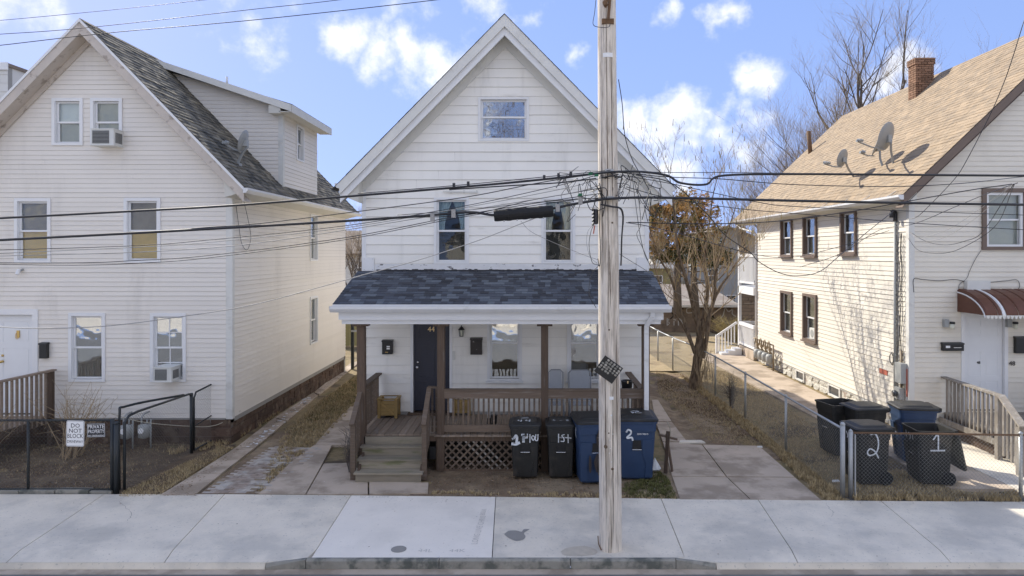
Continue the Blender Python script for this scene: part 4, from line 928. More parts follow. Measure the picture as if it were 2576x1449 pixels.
# foundation: whitewashed rubble and basement windows
mb=MB(); 
fw=obj('foundation', MB().box((X8+.03,YR+.03,-.1),(X8+.4,YRBk-.02,.34)).box((X8+.03,YR+.03,-.1),(XFar-.02,YR+.3,.34)), M['whitestone'], hr)
rr=random.Random(4); Wf=Wall((X8+.035,0,0),(0,1,0),(-1,0,0)); Wff=Wall((0,YR+.035,0),(1,0,0),(0,-1,0))
base_w=[(17.35,18.3),(19.6,20.4),(22.2,22.9)]
for W,u0,u1 in ((Wf,YR,YRBk),(Wff,X8,XFar)):
    u=u0
    while u<u1-.05:
        wd=rr.uniform(.35,.7); ub=min(u+wd,u1)
        if not (W is Wf and any(a-.05<(u+ub)/2<b+.05 for a,b in base_w)):
            for z0,z1 in ((-.05,.15+rr.uniform(-.03,.03)),(.17,.335)):
                m_=MB(); n=4; P=[W.p(u+(ub-u)*(.5+.49*math.cos(t)),(z0+z1)/2+(z1-z0)/2*.98*math.sin(t),0) for t in [math.pi*2*(j+.5)/8 for j in range(8)]]
                P2=[W.p(u+(ub-u)*(.5+.42*math.cos(t)),(z0+z1)/2+(z1-z0)/2*.82*math.sin(t),rr.uniform(.02,.05)) for t in [math.pi*2*(j+.5)/8 for j in range(8)]]
                m_.loft([P,P2]); obj('stone', m_, M['whitestone'], fw)
        u=ub
for a,b in base_w:
    m_=MB(); Wf.box(m_,a,a+.06,0.0,.33,0,.05); Wf.box(m_,b-.06,b,0.0,.33,0,.05); Wf.box(m_,a+.06,b-.06,.0,.05,0,.07); Wf.box(m_,a+.06,b-.06,.29,.33,0,.05); f=obj('basement_window', m_, M['trim_old'], hr)
    m_=MB(); Wf.box(m_,a+.06,b-.06,.05,.29,.005,.015); obj('pane', m_, M['far_glass'], f)
# chimney of separate bricks
ch=MB(); cc=Vector((13.05,22.3,0)); cw,cdp=.62,.62; z0,z1=9.5,11.35
pL=at(2285,215,21.9)
cx0=(2303-CX)*21.9/F; cx1=cx0+.60; cy0=21.9; cy1=22.33; cz0=9.2; cz1=H+(HZ-148)*21.9/F
chm=obj('chimney', MB().box((cx0+.03,cy0+.03,cz0),(cx1-.03,cy1-.03,cz1-.02)), M['mortar'], hr)
z=cz0; r_=0
while z<cz1-.03:
    zz=z+.066; ex=.03 if z>cz1-.24 else 0
    for ax in (0,1):
        for side in (0,1):
            L0,L1=(cx0,cx1) if ax==0 else (cy0+.0,cy1)
            u=L0-ex+(.0 if r_%2 else -.10)
            while u<L1+ex:
                a=max(u,L0-ex+(.098 if ax==1 else 0)); b=min(u+.195,L1+ex-(.098 if ax==1 else 0))
                if b-a>.03:
                    j=R.uniform(-.004,.004)
                    if ax==0: y=cy0-ex if side==0 else cy1-.09+ex; bb=MB().box((a+.004,y+j,z+.004),(b-.004,y+.09,zz-.004))
                    else: x=cx0-ex if side==0 else cx1-.09+ex; bb=MB().box((x+j,a+.004,z+.004),(x+.09,b-.004,zz-.004))
                    obj('brick', bb, M['brick'], chm)
                u+=.205
    z+=.072; r_+=1
obj('chimney_cap', MB().box((cx0+.16,cy0+.16,cz1-.02),(cx1-.2,cy1-.2,cz1+.07)), M['mortar'], chm)
mb=MB(); mb.cyl(at(2040,402,28.0),at(2034,330,28.0),.085,14); obj('vent_pipe', mb, M['rust'], hr, smooth=True)
# entry awning
aw=thing('awning','curved brown metal awning with white stripes over the white door numbered 48','awning',(ru(2500),YR,rz(745)))
ax0,ax1=ru(2408),ru(2408)+2.3; npn=11
def awp(x,t): return Vector((x, YR-.02-1.0*math.sin(t*math.pi/2*.92), rz(727)-.02-.42*(1-math.cos(t*math.pi/2*.95))-.12*t))
wts=[1,.35,.3,1,1,1,1,1,.3,.35,1]; tot_=sum(wts); edges_=[ax0+(ax1-ax0)*sum(wts[:k_])/tot_ for k_ in range(12)]
for i in range(npn):
    a=edges_[i]; b=edges_[i+1]-.012
    up=[awp(0,j/8) for j in range(9)]
    rings=[]
    for q in up: rings.append([Vector((a,q.y,q.z)),Vector((a+.02,q.y,q.z+.03)),Vector((b-.02,q.y,q.z+.03)),Vector((b,q.y,q.z)),Vector((b,q.y,q.z-.008)),Vector((a,q.y,q.z-.008))])
    obj('awning_panel', MB().loft(rings), M['trim'] if i in (2,8) else M['awning'], aw)
for xx in (ax0-.01,ax1):
    poly_=[awp(xx,j/8) for j in range(9)]+[Vector((xx,YR-.02,awp(xx,1).z))]
    obj('side_panel', MB().prism(poly_,(.012,0,0)), M['awning'], aw)
    st=[awp(xx-.008,j/8)-Vector((0,0,.05)) for j in range(9)]; m_=MB()
    for p,q in zip(st,st[1:]): m_.beam(p,q,.012,.03)
    obj('side_stripe', m_, M['trim'], aw)
m_=MB(); nsc=26
for i in range(nsc):
    a=ax0+(ax1-ax0)*i/nsc; b=ax0+(ax1-ax0)*(i+1)/nsc; e=awp(0,1); m_.prism([Vector((a,e.y-.01,e.z)),Vector((b,e.y-.01,e.z)),Vector((b-.02,e.y-.01,e.z-.06)),Vector(((a+b)/2,e.y-.01,e.z-.085)),Vector((a+.02,e.y-.01,e.z-.06))],(0,.008,0))
obj('scalloped_valance', m_, M['trim_old'], aw)
obj('junction_box', MB().box((ru(2424),YR-.14,rz(729)),(ru(2482),YR-.02,rz(706))), M['trim_old'], hr)
# right house front porch
rp=thing('porch_steps','grey weathered wooden landing and steps with railing before the white door numbered 48','porch',(10.5,14.5,0))
for i in range(17):
    x=9.62+i*.145; obj('deck_plank', MB().box((x,14.0,.46),(x+.137,YR-.03,.50)), M['greywood'], rp)
obj('deck_skirt', MB().box((9.66,14.02,.0),(12.0,14.06,.455)).box((9.62,14.06,0),(9.66,YR-.05,.455)), M['brownstone'], rp)
for xa,first in ((9.62,1),(12.0,0)):
    obj('handrail', MB().beam((xa,YR-.03,1.32),(xa-.1 if first else xa,13.86,1.32),.13,.04), M['greywood'], rp)
    for j in range(12):
        y=14.15+j*.15; x=xa-.1*(YR-y)/2.1*first; obj('baluster', MB().box((x-.02,y,.30),(x+.02,y+.045,1.30)), M['greywood'], rp)
    x=xa-.1*first; obj('post', MB().box((x-.05,13.9,0),(x+.05,14.0,1.30)), M['greywood'], rp)
    xq=x-.30*first; obj('sloping_rail', MB().beam((x,13.88,1.33),(xq,12.82,.95),.14,.04), M['greywood'], rp)
    obj('post', MB().box((xq-.05,12.86,-.02),(xq+.05,12.96,.93)), M['greywood'], rp)
    for j in range(4):
        t=(j+1)/5; obj('baluster', MB().box((x+(xq-x)*t-.02,13.88-1.0*t,.15),(x+(xq-x)*t+.02,13.92-1.0*t,1.28-.36*t)), M['greywood'], rp)
    obj('bottom_rail', MB().beam((x,YR-.03,.34),(x,13.95,.34),.05,.12), M['greywood'], rp)
for i in range(2): obj('step', MB().box((9.6,13.35+.3*i,.16*(i+.4)),(11.95,13.66+.3*i,.16*(i+1))), M['greywood'], rp)
# rear porch of the right house
bp=thing('back_porch','two-storey white back porch with spindle railings behind the rightmost house','porch',(9.5,28,0))
for x in (8.74,11.5): obj('post', MB().box((x-.06,28.75,0),(x+.06,28.87,5.5)), M['trim'], bp)
obj('floor_deck', MB().box((8.68,YRBk,2.55),(11.6,28.9,2.85)), M['trim'], bp); obj('floor_deck', MB().box((8.68,YRBk,.0),(11.6,28.9,.34)), M['concrete_old'], bp)
for z0,z1 in ((2.98,4.2),(.42,1.35)):
    obj('handrail', MB().box((8.68,YRBk,z1-.13),(8.78,28.8,z1)), M['trim'], bp); obj('bottom_rail', MB().box((8.70,YRBk,z0),(8.76,28.8,z0+.08)), M['trim'], bp)
    obj('handrail', MB().box((8.78,28.76,z1-.13),(11.5,28.84,z1)), M['trim'], bp)
    for j in range(12): obj('spindle', MB().box((8.71,YRBk+.12+j*.155,z0+.08),(8.75,YRBk+.17+j*.155,z1-.13)), M['trim'], bp)
    for j in range(17): obj('spindle', MB().box((8.9+j*.155,28.78,z0+.08),(8.94+j*.155,28.82,z1-.13)), M['trim'], bp)
obj('stair_rail', MB().beam((8.6,28.75,1.30),(7.75,28.75,.72),.06,.09), M['trim'], bp)
obj('post', MB().box((7.70,28.7,0),(7.78,28.78,.78)), M['trim'], bp)
for j in range(6): obj('spindle', MB().box((8.48-j*.13,28.73,.45-.085*j),(8.52-j*.13,28.77,1.25-.09*j)), M['trim'], bp)
for j in range(3): obj('step', MB().box((7.8+j*.28,28.2,.0),(8.08+j*.28,28.75,.09*(j+1))), M['trim'], bp)
mb=MB(); mb.cyl((8.62,28.7,5.45),(8.62,28.7,5.3),.04,8); P=[(8.50,28.6,5.5),(8.55,28.2,5.25),(8.72,27.0,5.05),(8.78,26.84,4.95),(8.78,26.84,.3)]
mb.tube(P,.04,8); obj('downspout', mb, M['trim'], bp, smooth=True)
for k_,(a,b) in enumerate((((1868,640,28.2),(1853,572,28.2)),((1874,640,28.3),(1858,568,28.3)),((1882,640,28.4),(1868,570,28.4)))):
    o=obj('leaning_plank', MB().beam(at(*a),at(*b),.20,.04,up=Vector((0,1,0))), M['postwood' if k_%2 else 'greywood'])
    tag(o,['grey plank propped on the upper back porch, left of three','brown plank propped on the upper back porch, between two grey ones','grey plank propped on the upper back porch, right of three'][k_],'plank','planks leaning on the back porch')
# ------------------------------------------------------------------ utility pole
pl=thing('utility_pole','thick weathered wooden utility pole with splits and knots rising from the sidewalk','utility pole',(1.116,9.78,0))
PB=Vector((1.116,9.78,0)); PT=Vector((1.04,9.78,10.6))
def pole_at(z): return PB.lerp(PT, z/10.6)
def pole_r(z): return .162-.0042*z
rings=[]; rr=random.Random(11); NP=40
offs=[rr.uniform(-1,1) for _ in range(NP)]
for i in range(46):
    z=-.3+i*.242; c=pole_at(z); ring=[]
    for j in range(NP):
        a=2*math.pi*j/NP; r_=pole_r(z)*(1+.010*offs[j]+.004*rr.uniform(-1,1)+.008*math.sin(z*1.7+a))
        ring.append(Vector((c.x+r_*math.cos(a),c.y+r_*math.sin(a),z)))
    rings.append(ring)
obj('shaft', MB().loft(rings), M['polewood'], pl, smooth=True)
def on_pole(ang, z, d=.0):                            # ang 0 = towards camera, + = right
    c=pole_at(z); r_=pole_r(z)+d; return Vector((c.x+r_*math.sin(ang), c.y-r_*math.cos(ang), z))
def pole_z(y): return H-(y-HZ)*9.62/F
mb=MB()
for a0,z0,z1 in ((-.12,3.0,8.2),(.35,4.6,7.2),(-.45,.6,3.0),(.15,.2,2.4),(-.75,4.0,6.4),(.6,.7,3.4),(.05,3.4,4.4)):
    n=24; w0=.008; P=[]
    a=a0; cl=[]; cr=[]
    for i in range(n+1):
        z=z0+(z1-z0)*i/n; a+=rr.uniform(-.012,.012); wv=w0*math.sin(math.pi*i/n)*rr.uniform(.5,1)
        cl.append(on_pole(a-wv/.15,z,.0035)); cr.append(on_pole(a+wv/.15,z,.0035))
    vs=cl+cr; mb.add(vs,[(i,i+1,i+n+2,i+n+1) for i in range(n)])
obj('split', mb, M['postwood'], pl, recalc=False)
def pole_plate(a0,a1,z0,z1,m,name,d=.006):
    n=6; f=[];vs=[]
    for k in range(n+1):
        a=a0+(a1-a0)*k/n; vs += [on_pole(a,z0,.001),on_pole(a,z1,.001),on_pole(a,z1,d),on_pole(a,z0,d)]
    for k in range(n):
        for q in range(4): f.append((k*4+q,k*4+(q+1)%4,(k+1)*4+(q+1)%4,(k+1)*4+q))
    f += [(0,1,2,3),(n*4,n*4+1,n*4+2,n*4+3)]; return obj(name, MB().add(vs,f), M[m], pl)
pole_plate(-.55,.5,pole_z(142),pole_z(131),'white_paint','reflective_band')
pole_plate(-.12,.26,pole_z(1006),pole_z(998),'white_paint','staple_tag')
for a,y in ((.05,1045),(.18,1092),(-.1,1108),(-.15,1140),(-.08,1128),(.02,1162)):
    z=pole_z(y); obj('nail_disc', MB().cyl(on_pole(a,z,-.002),on_pole(a,z,.006),.012 if y==1045 else .006,8), M['white_paint'], pl)
# knots
for a,y,s in ((-.5,1125,.03),(.12,1180,.022),(-.2,1090,.012),(.3,560,.015),(-.1,830,.014)):
    z=pole_z(y); m_=MB(); c=on_pole(a,z,-.01); m_.lathe([(s,0),(s*.9,.012),(s*.4,.017),(.001,.015)],c,10,Matrix.Rotation(a,3,'Z')@Matrix.Rotation(math.pi/2,3,'X')); obj('knot', m_, M['bark'], pl, smooth=True)
# brackets and hardware high up
def hw(name,m,fn): mb=MB(); fn(mb); return obj(name,mb,M[m],pl)
hw('wooden_block','rust',lambda b:(b.beam(on_pole(-.6,pole_z(52),.02),on_pole(.6,pole_z(52),.02),.05,.07,up=Vector((0,0,1)))))
hw('steel_brace','rust',lambda b:(b.beam(on_pole(0,pole_z(50),.06),on_pole(.15,pole_z(-20),.09),.03,.03),b.beam(on_pole(-.2,pole_z(20),.06),on_pole(.1,pole_z(-20),.06),.03,.03),b.cyl(on_pole(-.2,pole_z(12),.04),on_pole(-.2,pole_z(12),.13),.035,10)))
hw('cable_clamp','galv',lambda b:b.beam(on_pole(-.35,pole_z(430),.03),on_pole(.35,pole_z(430),.03),.06,.05))
hw('cable_clamp','galv',lambda b:b.beam(on_pole(-.35,pole_z(498),.03),on_pole(.35,pole_z(498),.03),.05,.045))
hw('base_iron','rust',lambda b:b.tube(spline([on_pole(-1.5,.18,.02),on_pole(-1.3,.08,.02),on_pole(-.9,.02,.02)],4),.008,6))
# diamond board with cobble relief, hung on the pole
db=thing('stone_patterned_board','dark square board with pale cobblestone relief hung as a diamond on the pole','sign board',tuple(at(1532,930,9.58)))
cn=at(1531,930,9.55); ax=Vector((.86,0,-.62)).normalized(); ay=Vector((.62,0,.86)).normalized(); hs_=.135
mb=MB(); P=[cn+ax*hs_*sx*1.15+ay*hs_*sy*1.0 for sx,sy in ((-1,-1),(1,-1),(1,1),(-1,1))]; mb.prism([p+Vector((0,.0,0)) for p in P],(0,.012,0)); obj('backing_board', mb, M['black'], db)
rr=random.Random(3)
for i in range(6):
    for j in range(6):
        u=(-.92+i*.37+rr.uniform(-.05,.05))*hs_; v=(-.62+j*.28+rr.uniform(-.03,.03))*hs_
        if j==0 or (j==1 and i>3) or (i==0 and j>3): continue
        r1=hs_*.155*rr.uniform(.8,1.1); r2=hs_*.125*rr.uniform(.85,1.1); c=cn+ax*u+ay*v
        r0=[c+ax*r1*math.cos(t)+ay*r2*math.sin(t)+Vector((0,-.001,0)) for t in [k*math.pi/4+.4 for k in range(8)]]
        r_1=[c+ax*r1*.8*math.cos(t)+ay*r2*.8*math.sin(t)+Vector((0,-.010,0)) for t in [k*math.pi/4+.4 for k in range(8)]]
        obj('cobble', MB().loft([r0,r_1]), M['cobble'] if rr.random()<.6 else M['curb'], db)
# ------------------------------------------------------------------ cables
def wire(name,label,pts,r,m='cable',cat='cable',group=None,n=6,k=10):
    P=[at(*p) if len(p)==3 else at(p[0],p[1],9.6) for p in pts]
    o=obj(name, MB().tube(spline(P,k),r,n), M[m], smooth=True, recalc=False, origin=tuple(P[0])); tag(o,label,cat,group); return o
A_=[(-60,553),(0,549),(300,533),(585,517),(900,492),(1130,473),(1300,458),(1480,439),(1536,433,9.57),(1610,432),(1677,441),(1712,460),(1775,464),(1817,442),(2000,438),(2300,440),(2576,442),(2720,443)]
wire('utility_cable','upper of two thick black cables, dipping beside the house eave right of the pole',A_,.017,group='street cables')
wire('utility_cable','lower of two thick black cables, carrying the long black splice sleeve',[(-60,607),(0,604),(400,583),(800,560),(1050,544),(1180,534),(1243,541),(1320,534),(1392,524),(1440,514),(1500,504),(1536,500,9.56),(1650,497),(2000,505),(2300,511),(2576,515),(2720,516)],.020,group='street cables')
wire('messenger_wire','thin steel strand just above the upper thick cable left of the pole',[(900,487),(1130,468),(1350,447),(1500,432),(1536,428,9.59)],.006,'cable',group='street cables')
wire('messenger_wire','thin straight strand above the dipping cable right of the pole',[(1560,431),(1700,434),(1820,434),(2100,437)],.005,'cable',group='street cables')
wire('messenger_wire','thin strand just above the splice sleeve cable',[(1000,541),(1180,528),(1300,514),(1420,503),(1536,496,9.6)],.005,'cable',group='street cables')
nm='thin black drop wires fanning left from the pole'
for lab,pts,r,m in (
 ('drop wire leaving the pole highest and joining the lower thick cable at far left',[(380,584),(520,572),(644,563),(868,536),(1164,497),(1340,463),(1440,446),(1520,436)],.007,'cable'),
 ('drop wire crossing the two tan-papered windows, topmost of the bundle',[(-60,631),(0,629),(340,618),(520,604),(867,568),(1164,519),(1400,468),(1500,441)],.0055,'cable'),
 ('drop wire crossing the two tan-papered windows, second of the bundle',[(-60,638),(0,637),(340,622),(520,610),(867,573),(1164,523),(1420,474),(1505,450)],.0055,'cable_grey'),
 ('pale drop wire glinting between the papered window and the house corner',[(-60,645),(0,644),(300,636),(480,627),(644,612),(867,579),(1164,531),(1430,487),(1510,466)],.006,'cable_grey'),
 ('drop wire running under the papered windows, upper of the lowest pair',[(-60,659),(0,661),(200,661),(330,656),(520,643),(867,598),(1164,541),(1420,500),(1515,486)],.006,'cable'),
 ('drop wire running under the papered windows, lower of the lowest pair',[(-60,664),(0,665),(200,667),(350,662),(520,649),(867,603),(1164,546),(1440,503),(1518,500)],.0055,'cable'),
 ('black wire from the lower cable across the left upper window of the white house',[(1000,548),(1180,540),(1330,505),(1420,489),(1515,472)],.006,'cable'),
 ('black wire tying upper cable to the wire tangle left of the pole',[(1130,477),(1300,466),(1390,461),(1450,455),(1500,449)],.010,'cable')):
    wire('drop_wire',lab,pts,r,m,group=nm)
wire('guy_wire','long bright wire sloping down from the splice sleeve across the porch roof corner',[(-60,820),(0,823),(100,826),(270,820),(480,793),(644,765),(867,705),(920,690),(1050,655),(1200,606),(1310,563),(1390,532)],.0065,'cable_grey',cat='wire')
wire('guy_wire','thin pale wire slanting down behind the splice sleeve to the pole',[(1310,556,9.9),(1345,588,9.9),(1460,638,9.9),(1510,655,9.85)],.0035,'cable_grey',cat='wire')
for lab,pts,r in (('high thin wire over the leftmost roof, topmost of three',[(-60,54),(15,50),(280,25),(530,-2),(900,-45)],.0035),
 ('high thin wire over the leftmost roof, middle of three',[(-60,90),(0,86),(215,70),(640,23),(850,0),(1300,-58)],.0045),
 ('high thin wire over the leftmost roof, lowest of three',[(-60,118),(0,114),(280,82),(640,50),(1095,0),(1400,-40)],.0055)):
    wire('power_line',lab,pts,r,cat='power line',group='high power lines')
g='black drop wires to the right of the pole'
for lab,pts,r,m in (
 ('wire from the pole sagging low across the tan roof eave',[(1540,432),(1677,445),(1810,450),(1991,464),(2235,469),(2410,462),(2550,447,11),(2620,440,11)],.0065,'cable'),
 ('looping black wire from the top right sky down to the rightmost house corner',[(2600,-20,12),(2574,59,12),(2549,140,12.2),(2525,209,12.5),(2490,290,13),(2427,412,14),(2399,453,14.4),(2346,509,15),(2306,546,15.4),(2279,551,15.7)],.007,'cable'),
 ('slack black wire dipping beside the back porch, rising to the rightmost house corner',[(1600,440,9.7),(1693,463,10),(1780,540,11),(1826,593,11.5),(1886,634,12),(1910,659,12.3),(1960,686,13),(2006,694,13.4),(2062,683,14),(2112,643,14.6),(2180,585,15.2),(2252,528,15.7)],.008,'cable'),
 ('wire curving from the right edge splitter to the upper corner of the rightmost house',[(2560,460,10),(2479,489,11),(2406,519,12.5),(2299,563,14),(2212,579,15),(2112,639,15.2),(2012,672,15.4)],.006,'cable'),
 ('deep sagging black wire under the brown framed window, upper one',[(2550,463,10),(2472,583,12),(2425,607,13),(2379,616,14),(2332,608,15),(2289,584,15.9)],.006,'cable'),
 ('deep sagging black wire under the brown framed window, lower one',[(2552,463,10),(2506,566,12),(2429,619,13),(2372,637,14),(2312,630,15),(2285,600,15.9)],.0055,'cable'),
 ('fine pale wire from the splitter to the house corner, first of two',[(2548,463,10),(2459,530,12),(2379,580,14),(2312,597,15),(2289,584,15.9)],.003,'cable_grey'),
 ('fine pale wire from the splitter to the house corner, second of two',[(2548,463,10),(2459,545,12),(2379,596,14),(2320,607,15),(2289,586,15.9)],.003,'cable_grey'),
 ('wire from the pole crossing the dark conifer top towards the splitter at the right edge',[(1580,559,9.7),(1700,562),(1800,563),(1960,556,10.5),(2120,535,11),(2236,515,11),(2430,480,10.5),(2546,463,10)],.008,'cable'),
 ('straight wire crossing below the thick cable over the side windows',[(1560,440),(1693,463),(1903,508),(2012,520),(2289,531),(2576,541),(2700,545)],.0055,'cable'),
 ('straight wire crossing the side windows lowest, rising to the pole',[(1575,470),(1690,500),(1860,525),(2012,538),(2296,561),(2576,578),(2700,584)],.0055,'cable'),
 ('wire from the pole drooping across the bare yard tree and the white clapboards',[(1575,560,9.8),(1620,567,10),(1703,586,11),(1806,616,12),(1903,641,13),(1993,647,14),(2110,621,15),(2180,598,15.4),(2237,580,15.8)],.006,'cable'),
 ('thin wire low across the bare yard tree to the back porch',[(1560,640,9.8),(1640,690,12),(1720,745,16),(1800,768,20),(1900,762,24)],.0045,'cable'),
 ('thick wire hanging slack from the upper right of the pole',[(1556,200,9.75),(1565,260,9.7),(1572,340,9.7),(1590,400,9.7),(1618,450,9.8),(1640,490,10)],.0065,'cable')):
    wire('drop_wire',lab,pts,r,m,group=g)
wire('ground_wire','thin black wire curling at the top left of the pole',[(1500,-10,9.7),(1496,30,9.7),(1492,60,9.7),(1505,68,9.65),(1530,68,9.6),(1535,60,9.6)],.005,cat='wire')
wire('ground_wire','thin black wire stapled down the left face of the pole',[(1512,505,9.6),(1508,560,9.62),(1511,640,9.62),(1508,670,9.62),(1504,650,9.64)],.006,cat='wire')
wire('riser_cable','bunch of black cable ending in a taped tail on the right side of the pole',[(1510,514,9.6),(1540,520,9.58),(1560,524,9.6),(1567,540,9.68),(1567,565,9.7)],.014)
wire('riser_cable','black taped tail hanging on the right side of the pole',[(1567,562,9.7),(1564,600,9.72),(1563,640,9.74),(1562,668,9.76)],.012)
# splice sleeve
sp=thing('cable_splice','long black ribbed splice sleeve hanging on the lower thick cable','cable splice',tuple(at(1318,537,9.6)))
a,b=at(1243,543,9.6),at(1392,531,9.6); d=(b-a); L_=d.length
mb=MB(); Pn=[];Rn=[]
for i in range(27):
    t=i/26; Pn.append(a+d*t); Rn.append(.082*(1 if 0<i<26 else .93)+(.006 if i in (6,7,13,14,20,21) else 0))
mb.tube(Pn,Rn,16); obj('sleeve', mb, M['rubber'], sp)
for i in range(4):
    c=a+d*(.17+.22*i); obj('bolt', MB().cyl(c+Vector((0,-.03,-.075)),c+Vector((0,-.03,-.10)),.009,6), M['galv'], sp)
for x,y in ((1088,548),(1141,538),(1403,523),(1460,505)):
    c=at(x,y,9.58); o=thing('cable_hanger','',"cable clamp",tuple(c),'hangers on the lower cable')
    obj('clamp_body', MB().box(c+Vector((-.028,-.03,-.055)),c+Vector((.028,.03,.055))), M['cable_grey'], o); obj('clamp_bolt', MB().cyl(c+Vector((0,-.05,.02)),c+Vector((0,.05,.02)),.008,6), M['galv'], o)
    o['label']={1088:'grey clamp on the lower cable, farthest left',1141:'grey clamp on the lower cable just left of the splice sleeve',1403:'grey clamp on the lower cable just right of the splice sleeve',1460:'dark grey clamp on the lower cable nearest the pole'}[x]
for x,y in ((1142,466),(1178,462),(1369,446),(1405,441),(1436,437)):
    c=at(x,y,9.6); o=obj('cable_clip', MB().box(c+Vector((-.018,-.02,-.03)),c+Vector((.018,.02,.03))), M['cable'], origin=tuple(c))
    tag(o,{1142:'small black clip on the upper cable, farthest left of five',1178:'small black clip on the upper cable, second from the left',1369:'small black clip on the upper cable above the right upper window',1405:'small black clip on the upper cable left of the tangle',1436:'small black clip on the upper cable nearest the pole'}[x],'cable clip','clips on the upper cable')
# tangles
rr=random.Random(21)
def tangle(name,label,cx,cy,sx,sy,n,seed,down=0):
    rr=random.Random(seed); t=thing(name,label,'wire tangle',tuple(at(cx,cy,9.6)))
    for i in range(n):
        x=cx+rr.uniform(-sx,sx); y=cy+rr.uniform(-sy,sy)*.4; kk_=rr.randint(3,4); pts=[]
        for q in range(kk_):
            pts.append(at(x+rr.uniform(-1,1)*sx*.6,y+rr.uniform(-.6,1)*sy*(.6+down*rr.random()),9.6+rr.uniform(-.10,.12)))
        obj('loop', MB().tube(spline(pts,8),rr.choice([.0035,.0045,.006]),5), M['cable'], t, smooth=True, recalc=False)
    return t
tangle('wire_tangle','nest of looped black wires hanging from the cables left of the pole',1464,466,46,50,15,2,1.0)
tangle('wire_tangle','knot of black wires bunched round the pole under the upper clamp',1530,442,34,12,12,3)
tangle('wire_tangle','loops of black wire hanging from the cables right of the pole',1592,464,46,48,13,4,1.0)
tangle('wire_tangle','slack black loops over the eave of the white house, right of the pole',1640,510,18,44,7,5,.8)
for lab,pts in (('long black wire hanging in a curve down the right side of the pole',[(1590,440,9.7),(1600,520,9.7),(1610,590,9.7),(1622,640,9.8),(1636,668,9.9)]),
  ('thin black wire bending away from the pole over the right patch panel',[(1603,470,9.7),(1612,560,9.75),(1602,590,9.75),(1616,622,9.8),(1630,655,9.9)]),
  ('thin black loop hanging left of the pole below the splice box',[(1496,560,9.7),(1486,585,9.7),(1482,620,9.7),(1490,660,9.7),(1505,668,9.7),(1488,690,9.75),(1482,740,9.75),(1500,775,9.75)]),
  ('fine pale loop hanging left of the pole',[(1500,560,9.7),(1480,580,9.7),(1476,610,9.7),(1484,645,9.7),(1502,662,9.7)])):
    wire('loose_wire',lab,pts,.0045 if 'black' in lab else .003,'cable' if 'black' in lab else 'cable_grey',cat='wire',group='loose wires hanging by the pole')
o=thing('splice_box','small black terminal box on the left side of the pole','terminal box',tuple(at(1498,545,9.7)))
obj('box_body', MB().lathe([(.01,-.11),(.035,-.10),(.04,0),(.035,.10),(.01,.115)],at(1499,545,9.72),10), M['cable'], o)
obj('red_plug', MB().cyl(at(1496,567,9.7),at(1493,588,9.7),.010,6), M['red_tape'], o)
for i in range(5): obj('port', MB().cyl(at(1494,525+i*9,9.70),at(1490,530+i*9,9.68),.012,6), M['cable'], o)
for x,y,lab in ((1485,437,'green tag wired to the cables left of the pole'),(1500,441,'green tag fixed on the pole at the upper clamp'),(1459,490,'green tag in the tangle left of the pole')):
    c=at(x,y,9.52); o=obj('green_tag', MB().prism([c+Vector((-.03,0,-.02)),c+Vector((.03,0,-.012)),c+Vector((.035,0,.02)),c+Vector((-.02,0,.02))],(0,.01,0)), M['green_tag'], origin=tuple(c)); tag(o,lab,'tag','green cable tags')
# ------------------------------------------------------------------ wall things
def ac(label, wall, u0,u1,z0,z1, out=.38, group='window air conditioners'):
    c=wall.p((u0+u1)/2,z0,0); o=thing('air_conditioner',label,'air conditioner',tuple(c),group)
    mb=MB(); wall.box(mb,u0,u1,z0,z1,-.1,out); body=obj('casing', mb, M['acwhite'], o)
    mb=MB(); wall.box(mb,u0+.03,u1-.10,z0+.03,z1-.03,out,out+.006); gb=obj('rear_grille', mb, M['acgrille'], o)
    n=9
    for i in range(n):
        mb=MB(); z=z0+.05+i*(z1-z0-.10)/(n-1); wall.box(mb,u0+.03,u1-.10,z-.004,z+.004,out+.006,out+.012); obj('fin', mb, M['meter'], gb)
    mb=MB()
    for i in range(6): wall.box(mb,u1,u1+.004,z0+.05,z1-.06,out-.30+i*.042,out-.275+i*.042)
    obj('side_louvre', mb, M['acgrille'], o)
    mb=MB(); wall.box(mb,u0-.01,u1+.01,z1,z1+.018,-.1,out+.012); wall.box(mb,u0-.01,u1+.01,z0-.015,z0,-.1,out+.012); obj('edge_frame', mb, M['acwhite'], o)
def uz(px,py,Y): return (px-CX)*Y/F, H-(py-HZ)*Y/F
YA=15.2-.35
u0,zb=uz(229,364,YA); u1,zt=uz(286,325,YA); ac('white window air conditioner in the attic window of the leftmost house',WLf,u0,u1,zb,zt,.35)
u0,zb=uz(386,960,YA); u1,zt=uz(431,926,YA); ac('white window air conditioner in the ground floor window of the leftmost house',WLf,u0,u1,zb,zt,.35)
u0=21.45; o=thing('air_conditioner','small beige fan unit inside the lower side window of the rightmost house','air conditioner',(X8,21.6,1.5),'window air conditioners')
mb=MB(); Wrs.box(mb,21.35,21.75,1.52,1.85,-.06,.01); obj('casing', mb, M['acwhite'], o); mb=MB(); mb.cyl(Wrs.p(21.55,1.69,.011),Wrs.p(21.55,1.69,.018),.12,16); obj('fan_grille', mb, M['meter'], o)
